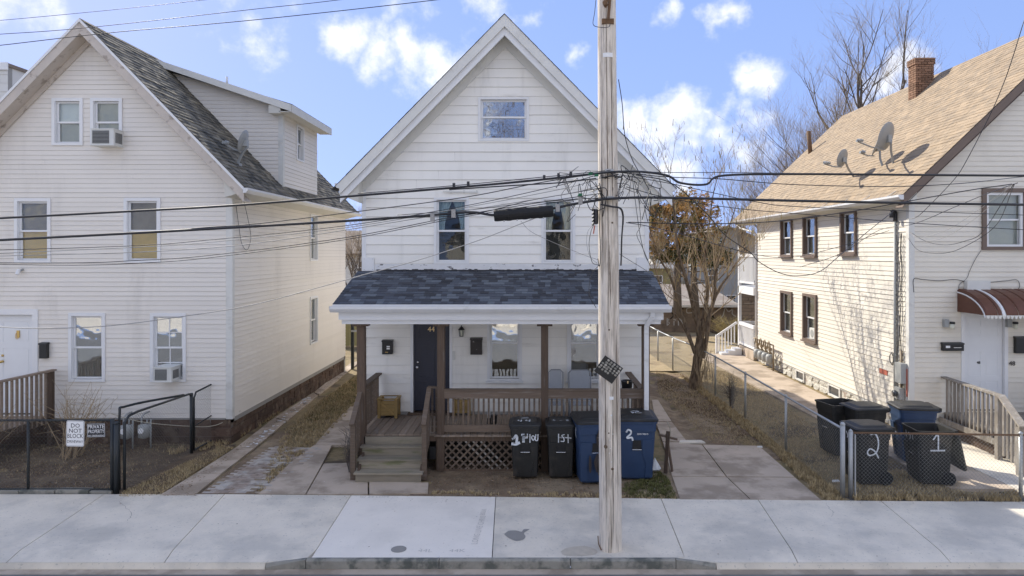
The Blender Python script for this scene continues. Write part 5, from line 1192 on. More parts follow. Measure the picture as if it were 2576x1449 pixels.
def dish(label, base, cen, face, R_, arm_to, feeds=2):
    base=Vector(base); cen=Vector(cen); face=Vector(face).normalized()
    o=thing('satellite_dish',label,'satellite dish',tuple(base),'roof satellite dishes')
    up=Vector((0,0,1)); sx=face.cross(up).normalized(); sy=sx.cross(face)
    rings=[]
    for r_,dz in ((.001,-.10),(.35,-.085),(.7,-.05),(1.0,0),(1.01,.006),(.98,.012),(.7,-.035),(.35,-.07),(.001,-.085)):
        rings.append([cen+sx*R_*r_*.88*math.cos(t)+sy*R_*r_*math.sin(t)+face*dz*R_*2.2 for t in [k*2*math.pi/24 for k in range(24)]])
    obj('reflector', MB().loft(rings), M['dishgrey'], o, smooth=True)
    bk=cen-face*.22*R_
    P=[base,base+Vector((0,0,.10))*.3+(bk-base)*.25+Vector((0,0,-.04)),base.lerp(bk,.6)+Vector((0,0,-.06)),bk-face*.05+Vector((0,0,-R_*.35))]
    obj('mast', MB().tube(spline(P,6),.03,8), M['dishgrey'], o, smooth=True)
    obj('foot', MB().box(base-Vector((.08,.08,.05)),base+Vector((.08,.08,.04))), M['dishgrey'], o)
    obj('bracket', MB().box(bk-Vector((.05,.07,R_*.4)),bk+Vector((.05,.06,R_*.12))), M['meter'], o)
    arm0=cen-sy*R_*.92-face*.05; am=Vector(arm_to)
    obj('feed_arm', MB().tube([arm0,arm0.lerp(am,.5)-up*.03,am],.02,6), M['dishgrey'], o)
    hd=MB()
    for k in range(feeds): c=am+up*.05+sx*(k-.5*(feeds-1))*.09; hd.cyl(c,c-face*.09,.035,8); 
    hd.box(am+Vector((-.05,-.05,0)),am+Vector((.05,.05,.06))); obj('feed_horn', hd, M['dishgrey'], o)
dish('grey satellite dish low on the leftmost roof near the rake',at(597,415,16.0),at(612,355,15.9),(-.95,.0,.3),.27,at(566,362,15.7),1)
dish('small grey satellite dish, leftmost of three on the tan roof',at(2150,450,20.1),at(2119,398,19.7),(-.52,.80,.3),.27,at(2077,413,19.4),3)
dish('larger grey satellite dish set highest on the tan roof',at(2250,425,18.2),at(2229,343,17.9),(-.52,.80,.3),.38,at(2160,357,17.4),2)
dish('grey satellite dish standing behind the highest dish on the tan roof',at(2222,428,18.7),at(2203,368,18.8),(-.80,.4,.35),.28,at(2168,386,18.3),3)
def mailbox(label, wall, px0,px1,py0,py1, Y, m, slab=True):
    u0,z1=uz(px0,py0,Y); u1,z0=uz(px1,py1,Y)
    o=thing('mailbox',label,'mailbox',tuple(wall.p((u0+u1)/2,z0,0)),'wall mailboxes')
    mb=MB(); wall.box(mb,u0,u1,z0,z1-.04,.016,.11); obj('box', mb, M[m], o)
    mb=MB(); mb.prism([wall.p(u0-.008,z1-.045,.016),wall.p(u0-.008,z1-.045,.125),wall.p(u0-.008,z1-.015,.12),wall.p(u0-.008,z1,.016)],wall.U*(u1-u0+.016)); obj('lid', mb, M[m], o)
    return o,u0,u1,z0,z1
o,u0,u1,z0,z1=mailbox('black mailbox with two white labels left of the navy door',W4,963,989,854,890,14.9,'black')
for k_ in range(2): mb=MB(); W4.box(mb,u0+.10,u0+.17,z1-.16-k_*.045,z1-.13-k_*.045,.1102,.112); obj('label', mb, M['white_paint'], o)
mb=MB(); W4.box(mb,u0+.07,u0+.13,z0+.04,z0+.052,.1102,.114); obj('lock', mb, M['brass'], o)
mailbox('rust-spotted black mailbox right of the navy door',W4,1184,1213,849,891,14.9,'rustbox')
mailbox('tall black mailbox right of the white door of the leftmost house',WLf,103,121,861,901,15.15,'black')
o,u0,u1,z0,z1=mailbox('wide low black mailbox left of the door numbered 48',WRf,2369,2421,861,882,15.95,'black')
mb=MB(); WRf.box(mb,u0+.06,u0+.16,z0+.07,z0+.12,.1102,.112); obj('label', mb, M['white_paint'], o)
mb=MB(); WRf.box(mb,u0+.24,u0+.42,z0+.07,z0+.085,.111,.118); obj('handle', mb, M['chrome'], o)
mailbox('black ornate mailbox cut by the right edge of the photo',WRf,2552,2583,846,888,15.95,'black')
def lantern(label, wall, px, py, Y, s=1.0):
    u,z=uz(px,py,Y); c=wall.p(u,z,.10); o=thing('wall_lantern',label,'lantern',tuple(c),'wall lights')
    obj('back_plate', MB().box(c+Vector((-.035,.055,-.06)),c+Vector((.035,.09,.06))), M['black'], o)
    obj('roof_cap', MB().lathe([(.075,.03),(.03,.09),(.012,.10),(.012,.125),(.001,.13)],c,6), M['black'], o)
    obj('glass_body', MB().lathe([(.038,-.10),(.055,.03)],c,6), M['lampglass'], o)
    mb=MB()
    for k in range(6):
        t=k*math.pi/3; mb.beam(c+Vector((.04*math.cos(t),.04*math.sin(t),-.105)),c+Vector((.058*math.cos(t),.058*math.sin(t),.03)),.008,.008)
    mb.lathe([(.045,-.115),(.045,-.10)],c,6); obj('cage', mb, M['black'], o)
    obj('arm', MB().tube(spline([c+Vector((0,.06,.02)),c+Vector((0,.03,.08)),c+Vector((0,0,.10))],4),.008,6), M['black'], o)
lantern('black lantern on the siding right of the navy door',W4,1161,833,14.85)
def jar_light(label, px, py):
    u,z=uz(px,py,15.85); c=WRf.p(u,z,.12); o=thing('wall_lantern',label,'lantern',tuple(c),'wall lights')
    obj('back_plate', MB().box(c+Vector((-.12,.0,-.08)),c+Vector((-.02,.10,.10))), M['meter'], o)
    obj('cap', MB().lathe([(.055,.0),(.06,.02),(.05,.05),(.001,.055)],c+Vector((.04,-.02,.0)),12), M['black'], o)
    obj('jar', MB().lathe([(.035,-.12),(.052,-.09),(.052,0)],c+Vector((.04,-.02,0)),12), M['lampglass'], o, smooth=True)
jar_light('grey wall light with frosted jar left of the door numbered 48',2392,815)
jar_light('grey wall light with frosted jar right of the door numbered 48',2551,815)
u,z=uz(45,684,15.1); c=WLf.p(u,z,.08); o=thing('security_camera','small white security camera under the upper window of the leftmost house','camera',tuple(c))
obj('mount', MB().cyl(c+Vector((.05,.07,.05)),c+Vector((.03,0,.03)),.025,8), M['meter'], o); obj('camera_body', MB().cyl(c+Vector((.0,-.05,-.06)),c+Vector((.01,.0,.05)),.04,12), M['trim'], o)
# doorbell plate on house 44
mb=MB(); W4.box(mb,wu(1137),wu(1145),wz(905),wz(883),.014,.024); o=obj('bell_plate', mb, M['trim_old'], origin=tuple(W4.p(wu(1140),wz(900)))); tag(o,'small weathered bell plate on siding just right of the navy door','doorbell')
# ------------------------------------------------------------------ porch things
def planter(label, px0,px1,py1,hgt,wd):
    p=gp((px0+px1)/2,py1,DZ); o=thing('wooden_planter',label,'planter',(p.x,p.y+wd/2,DZ),'pine planters on the porch')
    x,y=p.x,p.y+wd/2; h=wd/2
    for sx in (-1,1):
        for sy in (-1,1): obj('leg', MB().box((x+sx*h-.03,y+sy*h-.03,DZ),(x+sx*h+.03,y+sy*h+.03,DZ+hgt)), M['planter'], o)
    for k in range(4):
        z0=DZ+.06+k*(hgt-.08)/4; z1=z0+(hgt-.08)/4-.006
        for sy in (-1,1): obj('slat', MB().box((x-h+.03,y+sy*h-.01,z0),(x+h-.03,y+sy*h+.01,z1)), M['planter'], o)
        for sx in (-1,1): obj('slat', MB().box((x+sx*h-.01,y-h+.03,z0),(x+sx*h+.01,y+h-.03,z1)), M['planter'], o)
    obj('brace', MB().beam((x-h+.04,y-h-.022,DZ+hgt-.07),(x+h-.04,y-h-.022,DZ+.09),.012,.045), M['planter'], o)
    mb=MB(); 
    for a,b in (((x-h-.045,y-h-.045),(x+h+.045,y-h+.02)),((x-h-.045,y+h-.02),(x+h+.045,y+h+.045)),((x-h-.045,y-h+.02),(x-h+.02,y+h-.02)),((x+h-.02,y-h+.02),(x+h+.045,y+h-.02))): mb.box((a[0],a[1],DZ+hgt),(b[0],b[1],DZ+hgt+.02))
    obj('rim', mb, M['planter'], o); obj('base', MB().box((x-h+.02,y-h+.02,DZ+.12),(x+h-.02,y+h-.02,DZ+.14)), M['dark_room'], o)
planter('pine planter box with diagonal brace left of the navy door',950,1000,1052,.40,.36)
planter('pine planter box behind the porch balusters right of the navy door',1140,1182,1046,.38,.33)
def chair(label, px0, px1, ytop, Yc):
    x0,x1=[(p-CX)*Yc/F for p in (px0,px1)]; zt_=H-(ytop-HZ)*Yc/F; o=thing('patio_chair',label,'chair',((x0+x1)/2,Yc-.2,DZ),'grey sling chairs on the porch')
    w_=x1-x0; ys=Yc-.05
    P=[Vector((x0,ys-.42,DZ)),Vector((x0,ys-.40,DZ+.40)),Vector((x0,ys-.0,DZ+.40)),Vector((x0,ys+.08,zt_-.05)),Vector((x0+.06,ys+.09,zt_)),Vector((x1-.06,ys+.09,zt_)),Vector((x1,ys+.08,zt_-.05)),Vector((x1,ys,DZ+.40)),Vector((x1,ys-.40,DZ+.40)),Vector((x1,ys-.42,DZ))]
    obj('frame', MB().tube(P,.015,8), M['chairframe'], o, smooth=True)
    obj('backrest', MB().hexa([Vector((x0+.01,ys,DZ+.42)),Vector((x1-.01,ys,DZ+.42)),Vector((x1-.01,ys+.01,DZ+.42)),Vector((x0+.01,ys+.01,DZ+.42)),Vector((x0+.03,ys+.08,zt_-.01)),Vector((x1-.03,ys+.08,zt_-.01)),Vector((x1-.03,ys+.09,zt_-.01)),Vector((x0+.03,ys+.09,zt_-.01))]), M['sling'], o)
    obj('seat', MB().box((x0+.01,ys-.40,DZ+.395),(x1-.01,ys,DZ+.405)), M['sling'], o)
    for sx in (x0,x1):
        obj('leg', MB().cyl((sx,ys+.0,DZ),(sx,ys+.02,DZ+.42),.015,8), M['chairframe'], o); obj('armrest', MB().box((sx-.025,ys-.40,DZ+.60),(sx+.025,ys+.05,DZ+.62)), M['chairframe'], o)
chair('grey sling patio chair on the porch beside the middle post',1380,1416,931,14.45)
chair('grey sling patio chair on the porch below the right window',1431,1486,932,14.45)
p=gp(1575,1040,DZ); c=Vector(((1577-CX)*13.7/F,13.7,DZ)); o=thing('flower_pot','black round pot on a stand behind the porch rail right of the pole','pot',tuple(c))
zt_=H-(957-HZ)*13.7/F
obj('pot', MB().lathe([(.06,zt_-DZ-.20),(.10,zt_-DZ-.16),(.115,zt_-DZ-.02),(.12,zt_-DZ),(.105,zt_-DZ),(.10,zt_-DZ-.03)],c,16), M['black'], o, smooth=True)
obj('label', MB().box(c+Vector((-.012,-.128,zt_-DZ-.04)),c+Vector((.012,-.12,zt_-DZ+.01))), M['gold'], o)
mb=MB(); [mb.tube([c+Vector((.09*math.cos(t),.09*math.sin(t),zt_-DZ-.18)),c+Vector((.11*math.cos(t),.11*math.sin(t),0))],.006,5) for t in (.3,1.87,3.44,5.0)]; obj('stand', mb, M['black'], o)
p=gp(1230,1066,DZ); o=thing('spray_bottle','white bottle standing by a black bucket behind the porch rail','bottle',tuple(p)); obj('bottle', MB().lathe([(.03,.10),(.032,.12),(.032,.30),(.014,.33),(.014,.36)],p,12), M['trim'], o, smooth=True); obj('holder', MB().lathe([(.03,0),(.04,.0),(.04,.12),(.036,.12)],p,12), M['black'], o)
q=gp(1243,1066,DZ); o=obj('bucket', MB().lathe([(.05,0),(.065,.18),(.068,.18),(.06,.17)],q,14), M['black'], origin=tuple(q)); tag(o,'small black bucket behind the porch rail beside a white bottle','bucket')
# ------------------------------------------------------------------ wheeled bins
def rrect(cx,cy,z,w_,d_,r_,n=3):
    P=[]
    for k,(sx,sy) in enumerate(((1,1),(-1,1),(-1,-1),(1,-1))):
        for j in range(n+1):
            t=math.pi/2*(k+j/n); P.append(Vector((cx+sx*(w_/2-r_)+r_*math.cos(t),cy+sy*(d_/2-r_)+r_*math.sin(t),z)))
    return P
def stroke(pts,w_,y,th=.004):                   # painted stroke on the front (local x,z)
    mb=MB(); P=spline([Vector((a,y(b_) if callable(y) else y,b_)) for a,b_ in pts],6)
    for i,(p,q) in enumerate(zip(P,P[1:])):
        d_=(q-p); d_.normalize(); s_=Vector((d_.z,0,-d_.x))*w_/2; a_=d_*w_*.3
        mb.add([p-s_-a_,q-s_+a_,q+s_+a_,p+s_-a_],[(0,1,2,3)])
    return mb
def bin_(label, loc, rz, mt, W=.58, D=.60, HT=1.0, lid='closed', group='wheeled bins', lidm='binblack', strokes=(), text=None, lidstrokes=(), sstrokes=(), lt=None):
    o=thing('wheeled_bin',label,'wheeled bin',(0,0,0),group)
    w0,d0=W*.78,D*.74
    rings=[rrect(0,.03,.05,w0,d0,.06),rrect(0,.03,.02,w0-.05,d0-.05,.05)][::-1]
    rings+=[rrect(0,.02,.35,W*.83,D*.80,.06),rrect(0,.0,HT*.80,W*.90,D*.90,.06),rrect(0,0,HT*.805,W*.93,D*.94,.06),rrect(0,0,HT*.93,W*.95,D*.96,.06),rrect(0,0,HT*.935,W*1.0,D*1.0,.06),rrect(0,0,HT*.965,W*1.0,D*1.0,.06)]
    rings+=[rrect(0,0,HT*.965,W*.93,D*.93,.05),rrect(0,.01,HT*.8,W*.87,D*.87,.05),rrect(0,.03,.10,w0-.05,d0-.05,.05)]
    obj('body', MB().loft(rings), M[mt], o, smooth=False)
    def fy(z): 
        t=max(0,min(1,(z-.05)/(HT*.80-.05))); y0=.03-d0/2; y1=-D*.45
        return (y0+(y1-y0)*t if z<HT*.8 else -D*.475)-.006
    # front moulding: black box as the grip recess's shade, with lift bar and lower apron
    zt_=HT*.66; zb=HT*.50
    obj('grip_recess_shade', MB().hexa([Vector((-.085,fy(zb)-.004,zb)),Vector((.085,fy(zb)-.004,zb)),Vector((.085,fy(zb)+.05,zb)),Vector((-.085,fy(zb)+.05,zb)),Vector((-.075,fy(zt_)-.002,zt_)),Vector((.075,fy(zt_)-.002,zt_)),Vector((.075,fy(zt_)+.05,zt_)),Vector((-.075,fy(zt_)+.05,zt_))]), M['black'], o)
    obj('lift_bar', MB().cyl((-.085,fy(zb)-.018,zb+.01),(.085,fy(zb)-.018,zb+.01),.009,8), M['chrome'], o)
    for s_ in (-1,1):
        mb=MB(); P=[(s_*.10,zt_+.02),(s_*W*.40,zt_+.02),(s_*W*.385,.06),(s_*W*.20,.06),(s_*.17,.30),(s_*.10,zb-.06)]
        n=len(P); mb.add([Vector((a,fy(b_)-.012,b_)) for a,b_ in P]+[Vector((a,fy(b_)+.006,b_)) for a,b_ in P],[tuple(range(n)),tuple(range(n,2*n))]+[(i,(i+1)%n,(i+1)%n+n,i+n) for i in range(n)]); obj('front_rib', mb, M[mt], o)
    for s_ in (-1,1):
        wh=MB(); wh.lathe([(.03,-.02),(.115,-.025),(.125,-.01),(.125,.03),(.115,.035),(.03,.03)],(s_*W*.37,D*.36,.125),20,Matrix.Rotation(math.pi/2,3,'Y')); obj('wheel', wh, M['rubber'], o)
    obj('axle', MB().cyl((-W*.38,D*.36,.125),(W*.38,D*.36,.125),.012,8), M['galv'], o)
    obj('handle', MB().tube([Vector((-W*.4,D*.46,HT*.93)),Vector((-W*.4,D*.58,HT*.95)),Vector((W*.4,D*.58,HT*.95)),Vector((W*.4,D*.46,HT*.93))],.016,8), M[mt], o)
    lm=MB(); zl=HT*.967
    lr=[rrect(0,0,0,W*1.04,D*1.04,.07),rrect(0,0,.03,W*1.05,D*1.05,.07),rrect(0,0,.05,W*.98,D*.98,.07),rrect(0,0,.055,W*.86,D*.84,.07),rrect(0,.02,.085,W*.74,D*.70,.08),rrect(0,.02,.09,W*.5,D*.5,.06)]
    lm.loft(lr); lm.box((-W*.46,D*.5,-.01),(W*.46,D*.58,.05))
    if lid=='closed': Mx=Matrix.Translation((0,0,zl))
    else: Mx=Matrix.Translation((0,D*.56,zl))@Matrix.Rotation(math.radians(-258 if lid=='open' else -200),4,'X')@Matrix.Translation((0,-D*.56,0))
    if lid!='none':
        lm.v=[Mx@v for v in lm.v]; lo=obj('lid', lm, M[lidm], o)
        if lidstrokes:
            mb=MB()
            for pts,w_ in lidstrokes:
                P=spline([Vector((a,b_,zl+.094)) for a,b_ in pts],5)
                for p,q in zip(P,P[1:]):
                    d_=(q-p).normalized(); s_=Vector((d_.y,-d_.x,0))*w_/2; mb.add([p-s_,q-s_,q+s_,p+s_],[(0,1,2,3)])
            obj('spray_writing', mb, M['spray'], lo, recalc=False)
    if strokes:
        mb=MB()
        for pts,w_ in strokes: s_=stroke(pts,w_,lambda z:fy(z)-.013); mb.add(s_.v,s_.f)
        obj('spray_writing', mb, M['spray'], o, recalc=False)
    if sstrokes:
        mb=MB()
        for pts,w_ in sstrokes:
            P=spline([Vector((-(W*.39+.06*(b_/HT))-.024,a,b_)) for a,b_ in pts],5)
            for p,q in zip(P,P[1:]):
                d_=(q-p).normalized(); s2_=Vector((0,d_.z,-d_.y))*w_/2; mb.add([p-s2_,q-s2_,q+s2_,p+s2_],[(0,1,2,3)])
        obj('side_writing', mb, M['spray'], o, recalc=False)
    if text:
        s,sz,x,z=text; t=text_mb(s,sz,.0015); obj('serial_number', place(t,(x,fy(z)-.014,z),(1,0,0),(0,0,1),(0,-1,0)), M['white_paint'], o)
    o.location=loc; o.rotation_euler=(0,0,rz); return o
def back_sprayed(): pass
one=[([(-.20,.80),(-.17,.84),(-.15,.80),(-.16,.70)],.045),([(-.235,.775),(-.20,.79)],.035),([(-.24,.68),(-.17,.675),(-.11,.70)],.05)]
FL=[([(-.03,.86),(-.03,.72)],.05),([(-.06,.855),(.04,.86)],.035),([(-.04,.79),(.04,.80)],.03),([(.09,.86),(.09,.71)],.022),([(.14,.84),(.12,.80),(.15,.75),(.18,.80),(.15,.84)],.02),([(.20,.86),(.19,.76),(.23,.75),(.24,.86)],.018)]
y_b=lambda y,z: gp(0,y).y
bin_('black bin lettered 44 and 1 FLOOR, leftmost of four by the porch lattice',(gp(1321,1208).x,gp(1321,1208).y+.26,0),.0,'binblack',.58,.60,1.02,strokes=one+FL,text=('0520186',.032,.0,.815),
     lidstrokes=[([(-.12,-.08),(-.13,-.15),(-.06,-.16)],.022),([(-.07,-.08),(-.08,-.22)],.02),([(.03,-.08),(.01,-.15),(.09,-.16)],.022),([(.09,-.07),(.08,-.22)],.02),([(-.06,.08),(.0,.10),(.06,.06),(-.08,.04)],.018)])
bin_('black bin sprayed 1st, second from left by the porch lattice',(gp(1411,1208).x,gp(1411,1208).y+.26,0),.0,'binblack',.55,.60,1.02,strokes=[([(-.045,.87),(-.045,.71)],.02),([(.06,.86),(.015,.84),(.05,.79),(.055,.73),(.0,.73)],.018),([(.13,.86),(.135,.70)],.018),([(.085,.80),(.19,.79)],.018)],text=('0520192',.032,.02,.79),
     lidstrokes=[([(-.13,-.06),(-.12,-.14)],.012),([(-.16,-.10),(-.09,-.11)],.012),([(-.02,-.14),(.03,-.12)],.012),([(.10,-.07),(.15,-.08),(.11,-.11),(.15,-.15),(.10,-.15)],.014)])
bb_=bin_('battered blue bin with black scorch marks, partly behind the utility pole',(gp(1497,1222).x,gp(1497,1222).y+.36,0),.10,'binblue',.74,.80,1.16,strokes=(),sstrokes=[([(-.25,.98),(-.20,1.02),(-.16,.92),(-.22,.84)],.018),([(-.14,.98),(-.12,.84)],.016)])
mb=MB()
for (x0,z0,x1,z1) in ((-.02,1.02,.10,.70),(-.16,.56,-.10,.22),(-.06,.60,.09,.25),(.0,.40,.05,.18)):
    n=10; P=[]
    for k in range(n): t=2*math.pi*k/n; P.append(((x0+x1)/2+(x1-x0)/2*math.cos(t)*R.uniform(.8,1.1),(z0+z1)/2+(z1-z0)/2*math.sin(t)*R.uniform(.85,1.1)))
    mb.add([Vector((a,-.345-.018*(b/1.16)-(.0 if b<.93 else .028)+.02*(1-b)*.0-.022,b)) for a,b in P],[tuple(range(n))])
ob=obj('scorch_mark', mb, M['rustbox'], None, recalc=False); ob.parent=bb_
bin_('blue bin with a white 2 and black lid, right of the utility pole',(gp(1604,1212).x,gp(1604,1212).y+.36,0),-.03,'binblue',.76,.82,1.16,strokes=[([(-.20,.93),(-.17,.97),(-.12,.95),(-.12,.89),(-.18,.83),(-.17,.81),(-.10,.82),(-.08,.77)],.032)],text=('2200198610',.042,.10,.875),
     lidstrokes=[([(-.08,.0),(.02,.06),(.08,.0),(.0,-.02)],.024),([(-.08,-.10),(-.02,-.06),(-.06,-.14)],.022),([(.0,-.07),(.02,-.12),(.12,-.10)],.022)])
gR='wheeled bins by the chain-link fence'
two=[([(-.13,.86),(-.06,.90),(.02,.87),(.05,.76),(.0,.62),(-.12,.55),(-.17,.62),(-.10,.68),(.0,.60),(.08,.42)],.028)]
# numbers on these two are sprayed on the flank that faces the street
def flank(o,pts,w_,W,D,HT,name='spray_writing'):
    mb=MB()
    for P_,ww in pts:
        P=spline([Vector((W*.42+.05*(b_/HT)+.012 if b_<HT*.8 else W*.475+.014,a,b_)) for a,b_ in P_],6)
        for p,q in zip(P,P[1:]):
            d_=(q-p).normalized(); s_=Vector((0,d_.z,-d_.y))*ww/2; a_=d_*ww*.3; mb.add([p-s_-a_,q-s_+a_,q+s_+a_,p+s_-a_],[(0,1,2,3)])
    x=obj(name, mb, M['spray'], None, recalc=False); x.parent=o
b2=bin_('black bin with a looping white 2, nearest the fence corner post',(gp(2200,1226).x,gp(2200,1226).y+.33,0),-math.pi/2+.06,'binblack',.64,.68,1.04,group=gR,strokes=[([(-.05,.92),(.0,.86),(-.06,.80)],.02),([(.05,.90),(.06,.80)],.02)])
flank(b2,[([(-.08,.95),(-.01,.965),(.04,.90),(.06,.80),(.05,.68),(.0,.60),(-.10,.57),(-.14,.63),(-.09,.69),(.0,.64),(.07,.52)],.026)],0,.64,.68,1.04)
b1=bin_('open black bin with a white 1 and its lid hanging back',(gp(2360,1226).x,gp(2360,1226).y+.33,0),-math.pi/2-.05,'binblack',.64,.68,1.04,lid='open',group=gR,strokes=[([(-.10,.92),(-.12,.80)],.02),([(.0,.90),(.06,.86),(.0,.78)],.02),([(.12,.92),(.12,.80)],.018)])
flank(b1,[([(-.06,.86),(.02,.94),(.03,.66)],.026),([(-.10,.655),(.14,.66)],.030)],0,.64,.68,1.04)
bin_('black lidded bin behind the one marked 2',(gp(2190,1165).x,gp(2190,1165).y+.30,0),-math.pi/2+.1,'binblack',.64,.70,1.08,group=gR)
bin_('open empty dark bin against the side fence, farthest left by the fence',(gp(2125,1150).x,gp(2125,1150).y+.30,0),-math.pi/2+.2,'binblack',.66,.72,1.12,lid='none',group=gR)
bin_('blue bin with black lid behind the open one marked 1',(gp(2318,1170).x,gp(2318,1170).y+.32,0),-math.pi/2-.12,'binblue',.66,.74,1.12,group=gR)
# ------------------------------------------------------------------ chain-link fences
def mesh_panel(a,b,z0,z1,step=.062,r=.0022,za=None):
    r*=.72; step*=1.2
    """two families of diagonal wires between posts a and b; z0,z1 may be (start,end) pairs"""
    a=Vector(a);b=Vector(b);L_=(b-a).length;d=(b-a)/L_; mb=MB()
    zb=lambda s: z0 if not isinstance(z0,tuple) else z0[0]+(z0[1]-z0[0])*s/L_
    zt=lambda s: z1 if not isinstance(z1,tuple) else z1[0]+(z1[1]-z1[0])*s/L_
    hgt=max(zt(0)-zb(0),zt(L_)-zb(L_)); n=d.cross(Vector((0,0,1)))
    for sg in (1,-1):
        s=-hgt-step
        while s<L_+hgt:
            # line param: height h from 0..hgt ; along = s+ (h if sg>0 else hgt-h)
            s0,s1=s,s+hgt; za_,zb_=(0,hgt) if sg>0 else (hgt,0)
            if s1<=0 or s0>=L_: s+=step*1.0; continue
            t0=max(0,-s0/hgt); t1=min(1,(L_-s0)/hgt)
            p=[]
            for t in (t0,t1):
                ss=s0+hgt*t; frac=(za_+(zb_-za_)*t)/hgt; p.append(a+d*ss+Vector((0,0,zb(ss)-a.z+(zt(ss)-zb(ss))*frac)))
            mb.tube([p[0]+n*.002*sg,p[1]+n*.002*sg],r,3,cap=False); s+=step
    return mb
GF=thing('chain_link_fence','galvanised chain-link fence running back along the yard to the bare tree','fence',(5.39,11.9,0))
fp=[(5.39,11.87),(5.39,14.53),(5.40,17.33),(5.38,20.1),(5.30,22.3),(5.05,24.6),(4.92,26.8),(4.85,29.5)]
for i,(x,y) in enumerate(fp):
    if i==0: obj('corner_post', MB().cyl((x,y,-.05),(x,y,1.24),.042,14).lathe([(.045,1.24),(.045,1.26),(.02,1.285),(.001,1.29)],(x,y,0),12), M['galv'], GF, smooth=True)
    else:
        if i==4: continue
        obj('post', MB().cyl((x,y,-.05),(x,y,1.18),.028,10).lathe([(.03,1.16),(.03,1.20),(.001,1.22)],(x,y,0),10), M['galv'], GF, smooth=True)
for (x0,y0),(x1,y1) in zip(fp,fp[1:]):
    obj('top_rail', MB().cyl((x0,y0,1.17),(x1,y1,1.17),.021,8), M['galv'], GF, smooth=True)
    obj('wire_mesh', mesh_panel((x0,y0,0),(x1,y1,0),.03,1.20,.055,.0022), M['wiremesh'], GF, kind='stuff', recalc=False)
GF2=thing('chain_link_fence','galvanised chain-link fence between sidewalk and bins, right of the corner post','fence',(5.6,11.9,0))
q=[(5.53,11.87),(8.56-.18,11.72),(11.2,11.65),(13.8,11.6)]
for i,(x,y) in enumerate(q): obj('post', MB().cyl((x,y,-.05),(x,y,1.12),.04 if i==0 else .03,12).lathe([(.035,1.11),(.035,1.14),(.001,1.17)],(x,y,0),10), M['galv'], GF2, smooth=True)
for (x0,y0),(x1,y1) in zip(q,q[1:]):
    obj('top_rail', MB().cyl((x0,y0,1.10),(x1,y1,1.10),.019,8), M['rust'], GF2, smooth=True); obj('wire_mesh', mesh_panel((x0,y0-.03,0),(x1,y1-.03,0),.0,1.10,.055,.0024), M['wiremesh'], GF2, kind='stuff', recalc=False)
obj('tension_bar', MB().box((5.58,11.82,0),(5.60,11.85,1.08)), M['galv'], GF2)
# black fences left
def fence_label(l): return thing('chain_link_fence',l,'fence',(-8,12,0),'black chain-link fences')
BF=fence_label('black chain-link fence carrying two signs along the sidewalk, far left')
fx=[-14.2,-11.8,(70-CX)*12.05/F,(282-CX)*12.05/F]
for i,x in enumerate(fx): obj('post', MB().cyl((x,12.06,-.05),(x,12.06,1.27 if i<3 else 1.30),.024 if i<3 else .036,10), M['blacksteel'], BF, smooth=True)
obj('top_rail', MB().cyl((fx[0],12.06,1.27),(fx[3],12.06,1.27),.02,8), M['blacksteel'], BF, smooth=True)
obj('bottom_rail', MB().cyl((fx[0],12.06,.06),(fx[3],12.06,.05),.02,8), M['blacksteel'], BF, smooth=True)
obj('wire_mesh', mesh_panel((fx[0],12.04,0),(fx[3],12.04,0),.05,1.29,.058,.0024), M['blackwire'], BF, kind='stuff', recalc=False)
BG=fence_label('black chain-link side fence with curved top rail running back to the leftmost house')
gx=(293-CX)*12.03/F
obj('gate_post', MB().cyl((gx,12.03,-.05),(gx,12.03,1.22),.045,14).lathe([(.05,1.22),(.05,1.24),(.001,1.27)],(gx,12.03,0),12), M['blacksteel'], BG, smooth=True)
obj('pipe_frame', MB().tube(spline([Vector((gx-.05,12.2,0)),Vector((gx-.05,12.2,1.30)),Vector((gx-.02,12.4,1.45)),Vector((-6.95,13.6,1.40))],6),.022,8), M['blacksteel'], BG, smooth=True)
P=[Vector((gx+.10,12.1,.03)),Vector((gx+.10,12.1,1.22)),Vector((gx+.12,12.2,1.32)),Vector((gx+.14,12.45,1.34)),Vector((-7.20,14.3,1.27)),Vector((-7.2,14.4,1.22))]
obj('top_rail', MB().tube(P,.024,8), M['blacksteel'], BG, smooth=True); obj('post', MB().cyl((-7.2,14.4,-.05),(-7.2,14.4,1.27),.034,12), M['blacksteel'], BG, smooth=True)
obj('wire_mesh', mesh_panel((gx+.12,12.1,0),(-7.2,14.4,0),(.05,.0),(1.30,1.24),.058,.0024), M['blackwire'], BG, kind='stuff', recalc=False)
BH=fence_label('small black chain-link gate with rounded top beside the leftmost house')
P=[Vector((-7.18,14.47,.05)),Vector((-7.18,14.47,1.15)),Vector((-7.18,14.55,1.26)),Vector((-7.16,15.25,1.30)),Vector((-7.15,15.38,1.2)),Vector((-7.15,15.38,.05)),Vector((-7.18,14.47,.05))]
obj('gate_frame', MB().tube(P,.02,8), M['blacksteel'], BH, smooth=True); obj('gate_rail', MB().cyl((-7.18,14.47,.55),(-7.15,15.38,.62),.014,8), M['blacksteel'], BH)
obj('post', MB().cyl((-7.08,15.5,-.05),(-7.08,15.5,1.12),.03,12), M['blacksteel'], BH, smooth=True)
obj('wire_mesh', mesh_panel((-7.18,14.47,0),(-7.15,15.38,0),.06,1.26,.058,.0024), M['blackwire'], BH, kind='stuff', recalc=False)
# low painted kerb stones under the black fence
rr=random.Random(8)
x=fx[0]; kbw=struct('edging', MB().box((fx[0],12.0,-.05),(fx[3]+.05,12.12,-.02)), M['joint'])
while x<fx[3]:
    w_=rr.uniform(.5,.7); obj('edging_stone', MB().box((x,11.98+rr.uniform(0,.02),-.03),(min(x+w_-.02,fx[3]+.02),12.13,.05+rr.uniform(-.01,.01))), M['curb'], kbw); x+=w_
